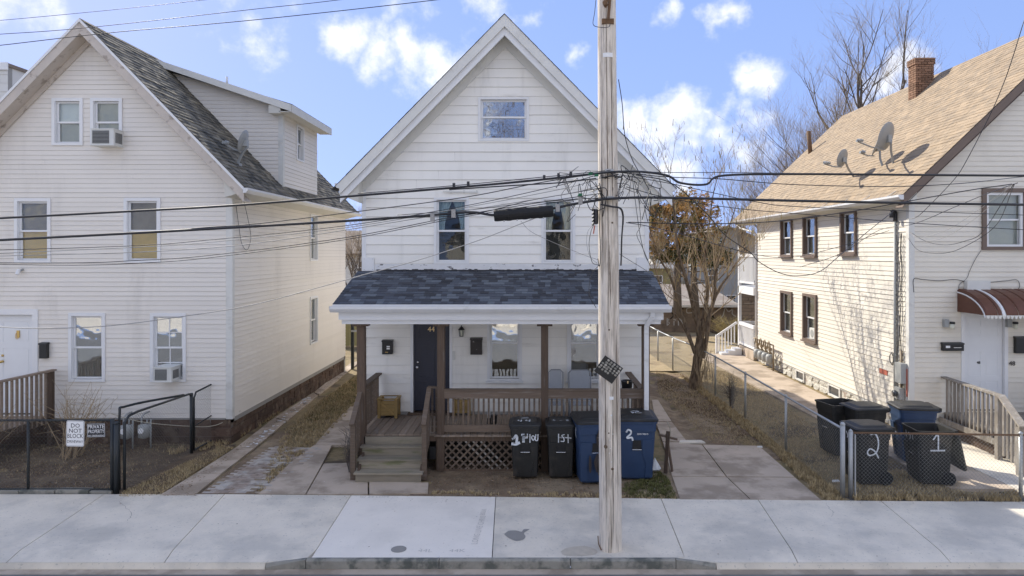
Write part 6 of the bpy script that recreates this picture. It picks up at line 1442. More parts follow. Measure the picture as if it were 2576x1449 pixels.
# signs
def sign(label, px0,px1,py0,py1, lines, face, ink, border=True, rot=0):
    Y=11.98; c=at((px0+px1)/2,(py0+py1)/2,Y); w_=(px1-px0)*Y/F; h_=(py1-py0)*Y/F
    o=thing('fence_sign',label,'sign',tuple(c),'signs on the black fence')
    cr,sr=math.cos(rot),math.sin(rot); U=Vector((cr,0,sr)); V=Vector((-sr,0,cr)); N_=Vector((0,-1,0))
    def plate(w_,h_,d0,d1,r_):
        P=[c+U*p.x+V*p.y+N_*d0 for p in rrect(0,0,0,w_,h_,r_,4)]; return MB().prism(P,N_*(d1-d0))
    rc=.03 if face=='signwhite' else .004
    obj('plate', plate(w_,h_,0,.003,rc), M[face], o)
    if border:
        obj('border', plate(w_-.016,h_-.016,.003,.0036,rc*.8), M[ink], o); obj('face', plate(w_-.026,h_-.026,.0036,.0042,rc*.7), M[face], o)
    for s,sz,dz in lines:
        t=text_mb(s,sz,.0006); wdt=max(v.x for v in t.v)-min(v.x for v in t.v)
        k_=min(1,(w_-.04)/wdt); [v.__setitem__(0,v.x*k_) for v in t.v]
        obj('lettering', place(t,c+V*dz*h_,U,V,N_).__class__.__call__() if False else place(t,c+V*dz*h_+N_*.0048,U,V,N_), M[ink], o)
    return o
sign('white sign reading DO NOT BLOCK DRIVEWAY on the black fence',167,212,1058,1123,[('DO',.105,.23),('NOT',.105,.03),('BLOCK',.105,-.17),('DRIVEWAY',.066,-.36)],'signwhite','signblack',rot=-.02)
sign('black sign reading PRIVATE PROPERTY NO TRESPASSING on the black fence',219,265,1065,1100,[('PRIVATE',.092,.14),('PROPERTY',.092,-.20),('NO TRESPASSING',.036,-.42)],'signblack','white_paint',rot=.02)
# ------------------------------------------------------------------ meters, conduits
def meter_set(label, base, n=2):
    b=Vector(base); o=thing('gas_meter',label,'gas meter',tuple(b),'gas meters')
    obj('meter_body', MB().lathe([(.03,.20),(.12,.24),(.13,.42),(.12,.50),(.04,.52)],b,14), M['meter'], o, smooth=True)
    obj('dial', MB().cyl(b+Vector((0,-.13,.40)),b+Vector((0,-.145,.40)),.06,12), M['white_paint'], o)
    obj('pipe', MB().tube([b+Vector((-.06,0,.5)),b+Vector((-.06,0,.66)),b+Vector((-.06,.12,.72)),b+Vector((-.06,.3,.72))],.02,8), M['meter'], o, smooth=True)
    obj('pipe', MB().tube([b+Vector((.06,0,.5)),b+Vector((.06,0,.62)),b+Vector((.14,0,.62)),b+Vector((.14,0,0))],.02,8), M['meter'], o, smooth=True)
meter_set('grey gas meter behind the black fence, left of a pair',(-8.78,14.75,0)); meter_set('grey gas meter behind the black fence, right of a pair',(-8.42,14.8,0))
gm=thing('gas_meter_bank','cluster of brown gas pipes and meters low on the back corner of the rightmost house','gas meter',(8.6,25.6,0))
rr=random.Random(6)
for k in range(4):
    y=24.6+k*.45; b=Vector((8.55,y,0)); obj('meter_body', MB().lathe([(.04,.22),(.14,.26),(.15,.48),(.12,.56),(.04,.58)],b,12), M['meter'], gm, smooth=True)
    obj('pipe', MB().tube(spline([b+Vector((0,0,.55)),b+Vector((0,.0,.85)),b+Vector((0,.12,1.0)),b+Vector((0,.22,.85)),b+Vector((.1,.22,.6)),b+Vector((.2,.22,.5))],5),.03,8), M['pipe_rust'], gm, smooth=True)
    obj('valve', MB().box(b+Vector((-.05,-.05,.70)),b+Vector((.05,.05,.80))), M['pipe_rust'], gm)
obj('header_pipe', MB().cyl((8.6,24.4,.92),(8.6,26.5,.92),.03,8).cyl((8.6,24.4,0),(8.6,24.4,.92),.03,8), M['pipe_rust'], gm, smooth=True)
ec=thing('electric_service','grey conduit with meter boxes and bundled cables on the near corner of the rightmost house','electric meter',(8.8,16.5,0))
X9=X8-.03
def ys(px): return X8*F/(px-CX)
yc=ys(2257)
obj('conduit', MB().cyl((X9-.02,yc,.35),(X9-.02,yc,5.05),.035,10), M['meter'], ec, smooth=True)
obj('weather_head', MB().tube(spline([(X9-.02,yc,5.0),(X9-.02,yc,5.2),(X9-.12,yc-.05,5.22),(X9-.14,yc-.06,5.08)],4),.05,8), M['cable'], ec, smooth=True)
obj('conduit', MB().cyl((X9-.02,yc-.28,.2),(X9-.02,yc-.28,1.9),.03,10), M['pipe_rust'], ec, smooth=True)
for k in range(5):
    y0=yc-.14-.05*k; pts=[Vector((X9-.02-rr.uniform(0,.03),y0+rr.uniform(-.05,.05),4.7-j*.42)) for j in range(11)]
    obj('bundled_cable', MB().tube(spline(pts,5),rr.choice([.004,.006,.008]),5), M['cable'], ec, smooth=True, recalc=False)
for k in range(5):
    z=4.0-k*.75; obj('cable_strap', MB().box((X9-.035,yc-.06,z),(X9,yc+.06,z+.02)), M['meter'], ec)
obj('meter_box', MB().box((X9-.14,16.05,1.15),(X9,16.33,1.62)), M['meter'], ec); obj('meter_box', MB().box((X9-.12,16.15,.75),(X9,16.40,1.02)), M['meter'], ec)
obj('meter_glass', MB().cyl((X9-.14,16.28,.88),(X9-.20,16.28,.88),.075,14), M['far_glass'], ec, smooth=True)
obj('small_meter', MB().cyl((X9-.0,16.38,.58),(X9-.12,16.38,.58),.08,12), M['meter'], ec, smooth=True)
for k in range(4):
    c=Vector((X9-.03,yc+.1,1.65)); obj('cable_coil', MB().tube([c+Vector((-.01*k,.12*math.cos(t)*(1-.1*k),.16*math.sin(t)*(1-.08*k))) for t in [j*math.pi/8 for j in range(17)]],.007,5), M['cable'], ec, smooth=True, recalc=False)
obj('red_seal', MB().box((X9-.015,16.02,.85),(X9+.0,16.06,1.5)), M['red_tape'], ec)
mb=MB(); Wrs.box(mb,16.95,17.35,1.18,1.30,.016,.022); o=obj('red_tag', mb, M['red_tape'], origin=tuple(Wrs.p(17.1,1.2))); tag(o,'faded red patch on the clapboards left of the electric meters','patch')
def wall_wire(label, wall, pts, r=.006, Y=None, m='cable', pf=ru, pz=rz):
    P=[wall.p(pf(a),pz(b),.03) for a,b in pts]; o=obj('wall_cable', MB().tube(spline(P,6),r,5), M[m], smooth=True, recalc=False, origin=tuple(P[0])); tag(o,label,'cable')
wall_wire('black cable running along the front clapboards from the corner to the awning',WRf,[(2297,735),(2297,702),(2320,703),(2360,706),(2400,703),(2425,708)],.007)
wall_wire('black cable climbing from the awning to the brown window frame',WRf,[(2410,730),(2412,715),(2430,700),(2438,680),(2450,655),(2466,630)],.005)
wall_wire('black cable looping over the awning near the right edge',WRf,[(2488,710),(2530,706),(2556,704),(2563,720),(2556,730),(2566,735),(2590,733)],.006)
P=[(XC+.03,15.35,5.3),(XC+.04,15.45,4.9),(XC+.05,15.6,4.45),(XC+.05,15.9,4.3),(XC+.05,16.1,4.6),(XC+.05,15.95,5.0),(XC+.1,15.6,5.4)]
o=obj('wall_cable', MB().tube(spline(P,6),.006,5), M['cable'], smooth=True, recalc=False, origin=P[0]); tag(o,'thin grey cable loop hanging under the gutter of the leftmost house','cable')
P=[(-9.2,14.9,.72),(-8.4,14.6,.62),(-7.6,14.9,.45),(-7.0,15.1,.42),(XC+.02,15.6,.62)]
o=obj('hose', MB().tube(spline(P,6),.008,5), M['hose'], smooth=True, recalc=False, origin=P[0]); tag(o,'thin pale hose drooping along the brownstone foundation behind the black gate','hose')
P=[(2.62,13.3,.95),(2.70,13.4,.75),(2.72,13.6,.4),(2.68,13.8,.05),(2.8,14.0,.02)]
o=obj('hose', MB().tube(spline(P,6),.008,5), M['hose'], smooth=True, recalc=False, origin=P[0]); tag(o,'pale wire coiling down beside the white downspout','hose')
# ------------------------------------------------------------------ trees
def grow(tr, tw, p, d, L_, r, depth, rr, up=.15, spread=.6, tips=None, nseg=4, kids=(3,5), dec=.62):
    pts=[Vector(p)]; rs=[r]; dd=Vector(d).normalized()
    for i in range(nseg):
        dd=(dd+Vector((rr.uniform(-1,1),rr.uniform(-1,1),rr.uniform(-.6,1)))*.13+Vector((0,0,up*.25))).normalized()
        pts.append(pts[-1]+dd*L_/nseg); rs.append(r*(1-.62*(i+1)/nseg))
    (tr if depth>=2 else tw).tube(pts,rs,6 if r>.03 else (4 if r>.01 else 3),cap=False)
    if depth==0:
        if tips is not None: tips.append((pts[-1],dd))
        return
    for k in range(rr.randint(*kids)):
        t=rr.uniform(.25,1.0); i=min(nseg-1,int(t*nseg)); q=pts[i].lerp(pts[i+1],t*nseg-i)
        ax=Vector((rr.uniform(-1,1),rr.uniform(-1,1),rr.uniform(-.3,.6))).normalized(); nd=(dd*(1-spread*.5)+ax*spread+Vector((0,0,up))).normalized()
        grow(tr,tw,q,nd,L_*rr.uniform(dec-.12,dec+.12),max(.0035,rs[i]*.55),depth-1,rr,up,spread,tips,nseg,kids,dec)
def tree_obj(name,label,base,fn,group=None,barkm='bark_grey',twm='twig'):
    o=thing(name,label,'tree',tuple(base),group); tr=MB(); tw=MB(); tips=[]; fn(tr,tw,tips)
    obj('trunk', tr, M[barkm], o, smooth=True, recalc=False); obj('crown', tw, M[twm], o, kind='stuff', recalc=False); return o,tips
rr=random.Random(31)
TY=21.4
def near_tree(tr,tw,tips):
    def limb(pts,rs):
        P=spline([at(a,b,TY+dy) for a,b,dy in pts],4); n=len(P); k=len(rs)-1
        R_=[]
        for i in range(n):
            t=i/(n-1)*k; j=min(k-1,int(t)); R_.append(rs[j]+(rs[j+1]-rs[j])*(t-j))
        tr.tube(P,[q*.80*(1+.08*rr.uniform(-1,1)) for q in R_],9,cap=False); return P,R_
    limbs=[limb([(1746,985,0),(1750,940,0),(1757,890,0),(1762,850,0)],[.26,.19,.18,.17])]
    limbs.append(limb([(1757,905,0),(1738,860,.1),(1722,810,.3),(1705,760,.4),(1688,700,.5),(1660,650,.5),(1638,590,.6),(1622,520,.6),(1612,470,.6)],[.09,.08,.07,.055,.045,.035,.03,.02,.01]))
    limbs.append(limb([(1762,860,0),(1752,800,0),(1738,745,-.2),(1722,690,-.3),(1704,620,-.4),(1698,550,-.4),(1690,480,-.5),(1680,420,-.5)],[.12,.10,.085,.07,.055,.04,.025,.01]))
    limbs.append(limb([(1764,860,.1),(1772,790,.2),(1780,730,.3),(1772,660,.5),(1782,580,.6),(1792,500,.6),(1806,440,.6)],[.11,.09,.07,.055,.04,.025,.01]))
    limbs.append(limb([(1768,900,-.1),(1778,850,-.2),(1788,780,-.3),(1810,725,-.3),(1835,690,-.4),(1853,660,-.4)],[.10,.085,.07,.055,.04,.03]))
    limbs.append(limb([(1772,830,-.1),(1795,760,-.3),(1800,690,-.5),(1812,630,-.6),(1838,560,-.6),(1850,520,-.7)],[.07,.06,.05,.04,.025,.01]))
    limbs.append(limb([(1735,850,.2),(1705,800,.8),(1675,760,1.1),(1655,700,1.2),(1640,650,1.2)],[.05,.04,.03,.02,.01]))
    limbs.append(limb([(1770,735,.3),(1820,690,.4),(1850,640,.5),(1870,612,.6)],[.035,.03,.02,.012]))
    for P,R_ in limbs[1:]:
        for k in range(14):
            i=rr.randint(len(P)//3,len(P)-2); d=(P[i+1]-P[i]).normalized()
            nd=(d*.6+Vector((rr.uniform(-1,1),rr.uniform(-1,1),rr.uniform(-.2,.9)))*.7).normalized()
            grow(tw,tw,P[i],nd,rr.uniform(.8,1.6),max(.009,R_[i]*.32),2,rr,.18,.6,tips,4,(3,5),.62)
    # suckers and a broken vine at the foot
    for k in range(26):
        b=at(1764,960,TY-.15)+Vector((rr.uniform(-.1,.35),rr.uniform(-.1,.1),rr.uniform(-.3,.2))); tw.tube([b,b+Vector((rr.uniform(-.15,.15),0,rr.uniform(.3,.7))),b+Vector((rr.uniform(-.2,.25),0,rr.uniform(.6,1.3)))],[.012,.009,.004],3,cap=False)
nt_,tips=tree_obj('bare_tree','bare multi-stemmed tree with dry seed pods growing through the fence line',(5.1,21.4,0),near_tree,barkm='bark',twm='twig')
pm=MB()
for p,d in rr.sample(tips,min(len(tips),420)):
    l=rr.uniform(.10,.24); w_=.014; s=Vector((rr.uniform(-1,1),rr.uniform(-1,1),0)).normalized()*w_; e=p+Vector((rr.uniform(-.03,.03),0,-l)); pm.add([p-s*.4,p+s*.4,e+s,e-s],[(0,1,2,3)])
obj('seed_pods', pm, M['pod'], nt_, kind='stuff', recalc=False)
def fan_tree(x,y,hgt,seed,stems=5,spread=.35,base_r=.28,L0=.4,depth=4,kids=(4,5)):
    def f(tr,tw,tips):
        q=random.Random(seed); b=Vector((x,y,0)); fork=hgt*L0
        tr.tube([b,b+Vector((0,0,fork*.5)),b+Vector((.1,0,fork))],[base_r,base_r*.8,base_r*.7],8,cap=False)
        for k in range(stems):
            t=2*math.pi*k/stems+q.uniform(-.4,.4); sp=q.uniform(.25,1)*spread; d=Vector((math.cos(t)*sp*1.2,math.sin(t)*sp,1)).normalized()
            grow(tr,tw,b+Vector((.1,0,fork*q.uniform(.85,1))),d,(hgt-fork)*q.uniform(.55,.8),base_r*.36,depth,q,.13,.62,tips,5,kids,.57)
    return f
gB='bare trees behind the tan-roofed house'
for lab,x,y,hg,seed,st,sp,br,L0 in (('tall bare tree rising behind the brick chimney',22.7,46,19.8,41,6,.7,.46,.48),
   ('bushy bare tree fanning out left of the brick chimney',20.2,44,13.6,42,22,.85,.26,.36),
   ('bare tree beyond the back slope of the tan roof, above the vent pipe',16.6,45,11.0,43,20,.85,.20,.32),
   ('slender bare tree leaning out just right of the brick chimney',27.4,47,15.8,46,10,.95,.26,.42),
   ('faint bare treetop over the tan ridge near the right edge',33.5,47,17,45,8,.6,.3,.5)):
    tree_obj('bare_tree',lab,(x,y,0),fan_tree(x,y,hg,seed,st,sp,br,L0),gB)
tree_obj('bare_tree','reddish bare tree seen in the gap between the beige and white houses',(-9.2,36,0),fan_tree(-9.2,36,5.6,51,7,.6,.16,.25,4),None,'bark_grey','twig')
# big trees on the far side of the street (reflected in the glass)
for lab,x,y,hg,seed in (('tall bare street tree across the road, left one',-2.4,-10.5,16,61),('tall bare street tree across the road, right one',4.6,-10,16,62)):
    tree_obj('bare_tree',lab,(x,y,0),fan_tree(x,y,hg,seed,5,.5,.3,.3,4,(3,4)),'street trees across the road')
# conifer
cf=thing('conifer','rust-brown and dark green conifer with bare twin trunks behind the bare yard tree','tree',(8.0,34,0))
CYc=34.0; rr=random.Random(77)
mb=MB(); mb.tube([at(1705,800,CYc),at(1703,700,CYc),at(1712,600,CYc),at(1735,500,CYc)],[.22,.2,.14,.04],8); mb.tube([at(1752,800,CYc+.3),at(1745,700,CYc+.3),at(1745,600,CYc)],[.2,.17,.1],8)
for k in range(26):
    z=rr.uniform(520,690); a=at(1725+rr.uniform(-10,20),z+25,CYc); b=a+Vector((rr.uniform(-1.6,1.6),rr.uniform(-1.2,1.2),rr.uniform(-.2,.5))); mb.tube([a,b],[.04,.012],4)
obj('trunk', mb, M['bark_grey'], cf, smooth=True, recalc=False)
clumps=[(1745,505,.9,0),(1725,530,1.1,0),(1770,540,1.0,0),(1700,560,1.1,0),(1665,575,1.0,0),(1780,585,1.0,0),(1740,585,1.2,0),(1655,610,.9,0),(1690,610,1.1,0),(1765,620,1.1,1),(1725,632,.9,1),(1795,630,.8,1),(1690,645,.8,1),(1660,632,.7,1),(1785,655,.7,1),(1815,648,.5,1),(1640,560,.6,0),(1648,525,.5,0),(1678,535,.8,0),(1710,510,.7,0)]
fr_,fg_=MB(),MB()
for cx_,cy_,rad,kind_ in clumps:
    for q in range(34):
        t=rr.uniform(0,2*math.pi); e=rr.uniform(-1,1); rd=rad*rr.uniform(.3,1)
        c=at(cx_,cy_,CYc+rr.uniform(-1,1)*rad)+Vector((rd*math.cos(t)*math.sqrt(1-e*e),rd*math.sin(t)*.6,rd*e*.65))
        dst=fr_ if (kind_==0 and rr.random()<.82) or (kind_==1 and rr.random()<.12) else fg_
        out=(c-at(cx_,cy_,CYc)).normalized()
        for s in range(20):
            d=(out*.7+Vector((rr.uniform(-1,1),rr.uniform(-1,1),rr.uniform(-.9,.5)))).normalized()*rr.uniform(.08,.2); p=c+Vector((rr.uniform(-.2,.2),rr.uniform(-.2,.2),rr.uniform(-.14,.14))); sd=d.cross(Vector((rr.uniform(-1,1),rr.uniform(-1,1),rr.uniform(-1,1)))).normalized()*.048
            dst.add([p-sd,p+sd,p+d],[(0,1,2)])
obj('foliage', fr_, M['needle_rust'], cf, kind='stuff', recalc=False); obj('foliage', fg_, M['needle_green'], cf, kind='stuff', recalc=False)
# brushwood by the block wall, and by the left fence
def bush(label,c,n,rad,hgt,m,seed,lean=0):
    q=random.Random(seed); mb=MB(); c=Vector(c)
    for k in range(n):
        t=q.uniform(0,2*math.pi); d=Vector((math.cos(t)*q.uniform(.2,1)*rad+lean,math.sin(t)*q.uniform(.2,1)*rad,hgt*q.uniform(.5,1)))
        b=c+Vector((q.uniform(-.3,.3)*rad,q.uniform(-.3,.3)*rad,0)); mb.tube([b,b+d*.5+Vector((q.uniform(-.1,.1),0,.1*hgt)),b+d],[.010,.007,.003],3,cap=False)
        for s in range(4):
            e=b+d*q.uniform(.3,.9); mb.tube([e,e+Vector((q.uniform(-.25,.25),q.uniform(-.25,.25),q.uniform(0,.25)))*hgt],[.005,.002],3,cap=False)
    o=thing('dry_bush',label,'bush',tuple(c)); obj('twigs', mb, M[m], o, kind='stuff', recalc=False)
bush('pale dry brush heap against the graffiti block wall by the back porch',(9.7,33,0),170,1.1,1.25,'pod',1,-.2)
bush('leafless thorny bush behind the DO NOT BLOCK DRIVEWAY sign',(-9.6,14.1,0),34,.75,1.5,'twig',2)
bush('leafless thorny bush by the wooden landing, far left',(-11.2,13.6,0),30,.8,1.2,'twig',3)
bush('dead vine stump tangled in the fence mesh right of the bare tree',(5.42,18.6,0),26,.12,1.0,'bark_grey',4)
bush('small thicket of dry stems by the front steps',(-3.5,13.15,0),22,.14,.9,'bark_grey',6)
# ------------------------------------------------------------------ back yard: block shed, houses beyond
YS=36.5; shx0,shx1=at(1560,0,YS).x,at(1856,0,YS).x; shz=H-(769-HZ)*YS/F
sh=thing('block_shed','low flat-roofed cinder-block shed with graffiti at the end of the yard','shed',((shx0+shx1)/2,YS,0))
WS=Wall((0,YS,0),(1,0,0),(0,-1,0))
obj('wall', MB().box((shx0,YS+.01,-.1),(shx1,YS+7,shz-.05)), M['mortar'], sh)
r_=0; z=0
while z<shz-.06:
    x=shx0-(.2 if r_%2 else 0)
    while x<shx1:
        a=max(x,shx0)+.006; b=min(x+.40,shx1)-.006
        if b-a>.05: mb=MB(); WS.box(mb,a,b,z+.006,min(z+.20,shz-.05)-.006,-.02,.012); obj('block', mb, M['block'], sh)
        x+=.40
    z+=.20; r_+=1
for k in range(13):
    x=shx0+.3+k*.5; obj('rafter_tail', MB().box((x,YS-.25,shz-.17),(x+.06,YS+.2,shz-.03)), M['postwood'], sh)
mb=MB(); mb.prism([Vector((shx0-.1,YS-.35,shz-.03)),Vector((shx0-.1,YS+7,shz+.75)),Vector((shx0-.1,YS+7,shz+.83)),Vector((shx0-.1,YS-.35,shz+.05))],(shx1-shx0+.15,0,0)); obj('roof', mb, M['far_roof'], sh)
obj('fascia', MB().box((shx0-.1,YS-.38,shz-.06),(shx1+.05,YS-.35,shz+.06)), M['trim_old'], sh)
def gstroke(pts,w_,m,closed=False):
    P=[at(a,b,YS-.03) for a,b in pts]; P=spline(P,4); mb=MB()
    for p,q in zip(P,P[1:]):
        d_=(q-p).normalized(); s_=Vector((d_.z,0,-d_.x))*w_/2; mb.add([p-s_,q-s_,q+s_,p+s_],[(0,1,2,3)])
    obj('graffiti', mb, M[m], sh, recalc=False)
V5=lambda x,y:(1593+.2662*x,536.7+.2662*y)     # read off an enlargement of the wall
for pts,w_,m in (([(320,990),(320,1060)],.05,'graffiti'),([(320,995),(338,1005),(322,1020),(342,1035),(322,1060)],.04,'graffiti'),([(385,1015),(385,1060)],.045,'graffiti'),([(380,1000),(405,1010)],.045,'graffiti'),([(425,980),(428,1060)],.05,'graffiti'),([(408,990),(445,1000)],.045,'graffiti'),([(450,1000),(452,1050),(470,1035),(455,1020),(468,1005)],.04,'graffiti'),
   ([(505,900),(570,890),(575,930),(510,940),(505,900)],.05,'graffiti'),([(830,985),(850,960),(870,895),(900,930),(940,905),(935,950),(970,975)],.05,'graffiti'),([(830,985),(825,1000),(870,1030),(930,1045)],.05,'graffiti'),
   ([(640,1000),(670,1010),(700,990),(740,960),(745,1010),(700,1030)],.16,'black_paint'),([(330,905),(380,960),(350,1000)],.06,'black_paint')):
    gstroke([V5(a,b) for a,b in pts],w_,m)
def far_house(label,x0,x1,y0,y1,h_,m,wins,roof='gable',rh=1.5,bd=.2,name='house',ov=.3,door=None):
    o=thing(name,label,'house',((x0+x1)/2,y0,0),'houses beyond the back yards')
    W=Wall((0,y0,0),(1,0,0),(0,-1,0)); ops=[(a,b,c,d) for a,b,c,d in wins]
    wf=backing(W,o,0,h_,lambda z:x0,lambda z:x1,ops,M[m],thick=.2); siding(W,wf,0,h_,lambda z:x0,lambda z:x1,ops,bd,M[m],dmax=.02)
    obj('side_wall', MB().box((x0,y0+.2,0),(x0+.1,y1,h_)).box((x1-.1,y0+.2,0),(x1,y1,h_)).box((x0,y1,0),(x1,y1+.1,h_)), M[m], o)
    for a,b,c,d in wins:
        mb=MB(); W.box(mb,a-.06,a,c-.06,d+.06,-.05,.05); W.box(mb,b,b+.06,c-.06,d+.06,-.05,.05); W.box(mb,a,b,d,d+.06,-.05,.05); W.box(mb,a,b,c-.06,c,-.05,.05); W.box(mb,a,b,(c+d)/2-.03,(c+d)/2+.03,-.05,.03); f=obj('window', mb, M['trim'], o)
        mb=MB(); W.box(mb,a,b,c,d,-.08,-.06); obj('pane', mb, M['far_glass'], f)
    if roof=='gable':
        xm=(x0+x1)/2; mb=MB(); mb.prism([Vector((x0-ov,y0-ov,h_-.05)),Vector((xm,y0-ov,h_+rh)),Vector((x1+ov,y0-ov,h_-.05)),Vector((x1+ov,y0-ov,h_+.06)),Vector((xm,y0-ov,h_+rh+.14)),Vector((x0-ov,y0-ov,h_+.06))],(0,y1-y0+2*ov,0)); obj('roof', mb, M['far_roof'], o)
        mb=MB(); mb.prism([Vector((x0,y0+.01,h_)),Vector((x1,y0+.01,h_)),Vector((xm,y0+.01,h_+rh-.02))],(0,.1,0)); obj('gable', mb, M[m], o)
    elif roof=='side':
        mb=MB(); ym=(y0+y1)/2; mb.prism([Vector((x0-ov,y0-ov,h_-.05)),Vector((x0-ov,ym,h_+rh)),Vector((x0-ov,y1+ov,h_-.05)),Vector((x0-ov,y1+ov,h_+.06)),Vector((x0-ov,ym,h_+rh+.14)),Vector((x0-ov,y0-ov,h_+.06))],(x1-x0+2*ov,0,0)); obj('roof', mb, M['far_roof'], o)
    else:
        obj('roof', MB().box((x0-ov,y0-ov,h_),(x1+ov,y1+ov,h_+.12)), M['far_roof'], o)
        obj('fascia', MB().box((x0-ov,y0-ov-.03,h_-.12),(x1+ov,y0-ov,h_+.14)), M['trim'], o)
    return o
k=50/F
fh=far_house('grey-blue clapboard house behind the block shed, left of the back porch',(1752-CX)*k,(1905-CX)*k,50,58,H+(HZ-603)*k,'grey_siding',[((1782-CX)*k,(1806-CX)*k,H-(708-HZ)*k,H-(678-HZ)*k),((1793-CX)*k,(1815-CX)*k,H-(640-HZ)*k,H-(612-HZ)*k),((1862-CX)*k,(1880-CX)*k,H-(650-HZ)*k,H-(612-HZ)*k),((1828-CX)*k,(1850-CX)*k,H-(765-HZ)*k,H-(744-HZ)*k)],'gable',.9,.18)
k=54/F
far_house('white two-storey house behind the conifer trunks',(1648-CX)*k,(1752-CX)*k,54,60,H-(640-HZ)*k,'far_white',[((1668-CX)*k,(1684-CX)*k,H-(738-HZ)*k,H-(710-HZ)*k),((1700-CX)*k,(1714-CX)*k,H-(745-HZ)*k,H-(705-HZ)*k),((1728-CX)*k,(1744-CX)*k,H-(700-HZ)*k,H-(670-HZ)*k),((1664-CX)*k,(1680-CX)*k,H-(690-HZ)*k,H-(665-HZ)*k)],'flat',.4,.18)
k=52/F
far_house('cream low house just past the porch roof of the white house',(1560-CX)*k,(1660-CX)*k,48,53,H-(668-HZ)*k,'olive',[((1620-CX)*k,(1640-CX)*k,H-(720-HZ)*k,H-(690-HZ)*k)],'flat',.3,.2)
k=44/F
far_house('pale green-grey house in the gap between the beige and white houses',(800-CX)*k,(960-CX)*k,46,54,H-(640-HZ)*k,'far_white',[((885-CX)*k,(900-CX)*k,H-(690-HZ)*k,H-(660-HZ)*k)],'side',1.6,.2)
k=20/F
# far left neighbour
k=24/F; far_house('white stuccoed building peeking past the left edge',(-160-CX)*k,(20-CX)*k,24,30,H+(HZ-168)*k,'far_white',[],'flat',.3,.3,ov=.05)
# reddish ruined brick wall seen through the back porch
rw=thing('brick_wall','crumbling tan stone wall seen through the back porch posts','wall',(11.3,34.5,0)); WQ=Wall((0,34.5,0),(1,0,0),(0,-1,0)); kq=34.5/F
block_wall('wall_core',rw,WQ,(1858-CX)*kq,(1990-CX)*kq,0,H-(735-HZ)*kq,.45,.18,'block','mortar',.04,.02)
# olive fence and gate in the left gap
lf=thing('board_fence','olive board fence at the end of the left driveway','fence',(-9,31,0)); kf=31/F
x=(840-CX)*kf
while x<(925-CX)*kf: obj('board', MB().box((x,31,.0),(x+.17,31.03,H-(742-HZ)*kf)), M['olive'], lf); x+=.18
obj('cap_rail', MB().box(((840-CX)*kf,30.97,H-(742-HZ)*kf),((925-CX)*kf,31.06,H-(738-HZ)*kf)), M['far_white'], lf)
gt=thing('gate_post_black','tall black gate post with latch at the back corner of the beige house','gate post',(-6.55,24.9,0)); obj('post', MB().box((-6.62,24.85,0),(-6.52,24.95,2.15)), M['blacksteel'], gt); obj('latch', MB().box((-6.6,24.8,1.35),(-6.35,24.85,1.42)), M['galv'], gt)
# neighbours across the street, seen only as reflections and bounce
def street_house(label,x0,x1,y,h_,rh,m,roofm):
    o=thing('house',label,'house',((x0+x1)/2,y,0),'houses across the road'); W=Wall((0,y,0),(1,0,0),(0,1,0)); xm=(x0+x1)/2
    obj('wall', MB().box((x0,y-9,0),(x1,y,h_)), M[m], o)
    obj('gable', MB().prism([Vector((x0,y-.02,h_)),Vector((x1,y-.02,h_)),Vector((xm,y-.02,h_+rh))],(0,-8.9,0)), M[m], o)
    for s in (-1,1):
        xe=xm+s*((x1-x0)/2+.4); obj('roof', MB().prism([Vector((xm,y+.4,h_+rh+.1)),Vector((xe,y+.4,h_-.3)),Vector((xe,y+.4,h_-.15)),Vector((xm,y+.4,h_+rh+.25))],(0,-9.8,0)), M[roofm], o)
    for u in (x0+1.2,xm-.5,x1-2.1):
        for z in (1.2,3.9):
            mb=MB(); W.box(mb,u-.08,u+.98,z-.08,z+1.58,0,.04); f=obj('window', mb, M['trim'], o); mb=MB(); W.box(mb,u,u+.9,z,z+1.5,.041,.05); obj('pane', mb, M['far_glass'], f)
street_house('white gabled house across the road, left one',-17.5,-9.5,-13.5,5.0,3.0,'far_white','far_roof')
street_house('pale cream gabled house across the road, middle one',-5.5,2.8,-13.5,5.0,3.0,'cream_right','shingle_right')
street_house('white gabled house across the road, right one',7,15,-13.5,5.0,3.0,'far_white','far_roof')
# ------------------------------------------------------------------ litter, grass, leaves
rr=random.Random(90)
def blades(name,label,area,n,m,hgt,w_=.006,z=.0,flat=.6):
    mb=MB()
    for i in range(n):
        x,y=area(rr); t=rr.uniform(0,2*math.pi); h_=hgt*rr.uniform(.4,1.2); d=Vector((math.cos(t)*h_*flat*rr.uniform(.4,1.6),math.sin(t)*h_*flat*rr.uniform(.4,1.6),h_)); s=Vector((-math.sin(t),math.cos(t),0))*w_
        b=Vector((x,y,z-.02)); mb.add([b-s,b+s,b+d],[(0,1,2)])
    o=obj(name, mb, M[m], kind='stuff', recalc=False); tag(o,label,'grass'); return o
def inpoly(pix):
    P=[gp(*p) for p in pix]; xs_=[p.x for p in P]; ys_=[p.y for p in P]
    def f(q):
        while True:
            x=q.uniform(min(xs_),max(xs_)); y=q.uniform(min(ys_),max(ys_)); c=False; n=len(P)
            for i in range(n):
                a,b=P[i],P[(i+1)%n]
                if (a.y>y)!=(b.y>y) and x<(b.x-a.x)*(y-a.y)/(b.y-a.y)+a.x: c=not c
            if c: return x,y
    return f
blades('dry_grass','thin dry weeds over the dirt behind the black fence',inpoly([(0,1238),(285,1236),(480,1140),(560,1112),(60,1110),(0,1115)]),1300,'blade_tan',.07,.004)
midg=inpoly([(640,1243),(655,1243),(740,1158),(800,1112),(860,1050),(925,975),(935,930),(905,935),(800,1010),(722,1075),(690,1140)])
blades('grass','worn yellowish grass strip between the left driveway and the white house',midg,9000,'blade_tan',.05)
blades('grass','greenish tufts in the strip between the left driveway and the white house',inpoly([(860,1050),(925,975),(935,930),(905,935),(810,1010),(760,1060)]),5000,'blade_green',.05)
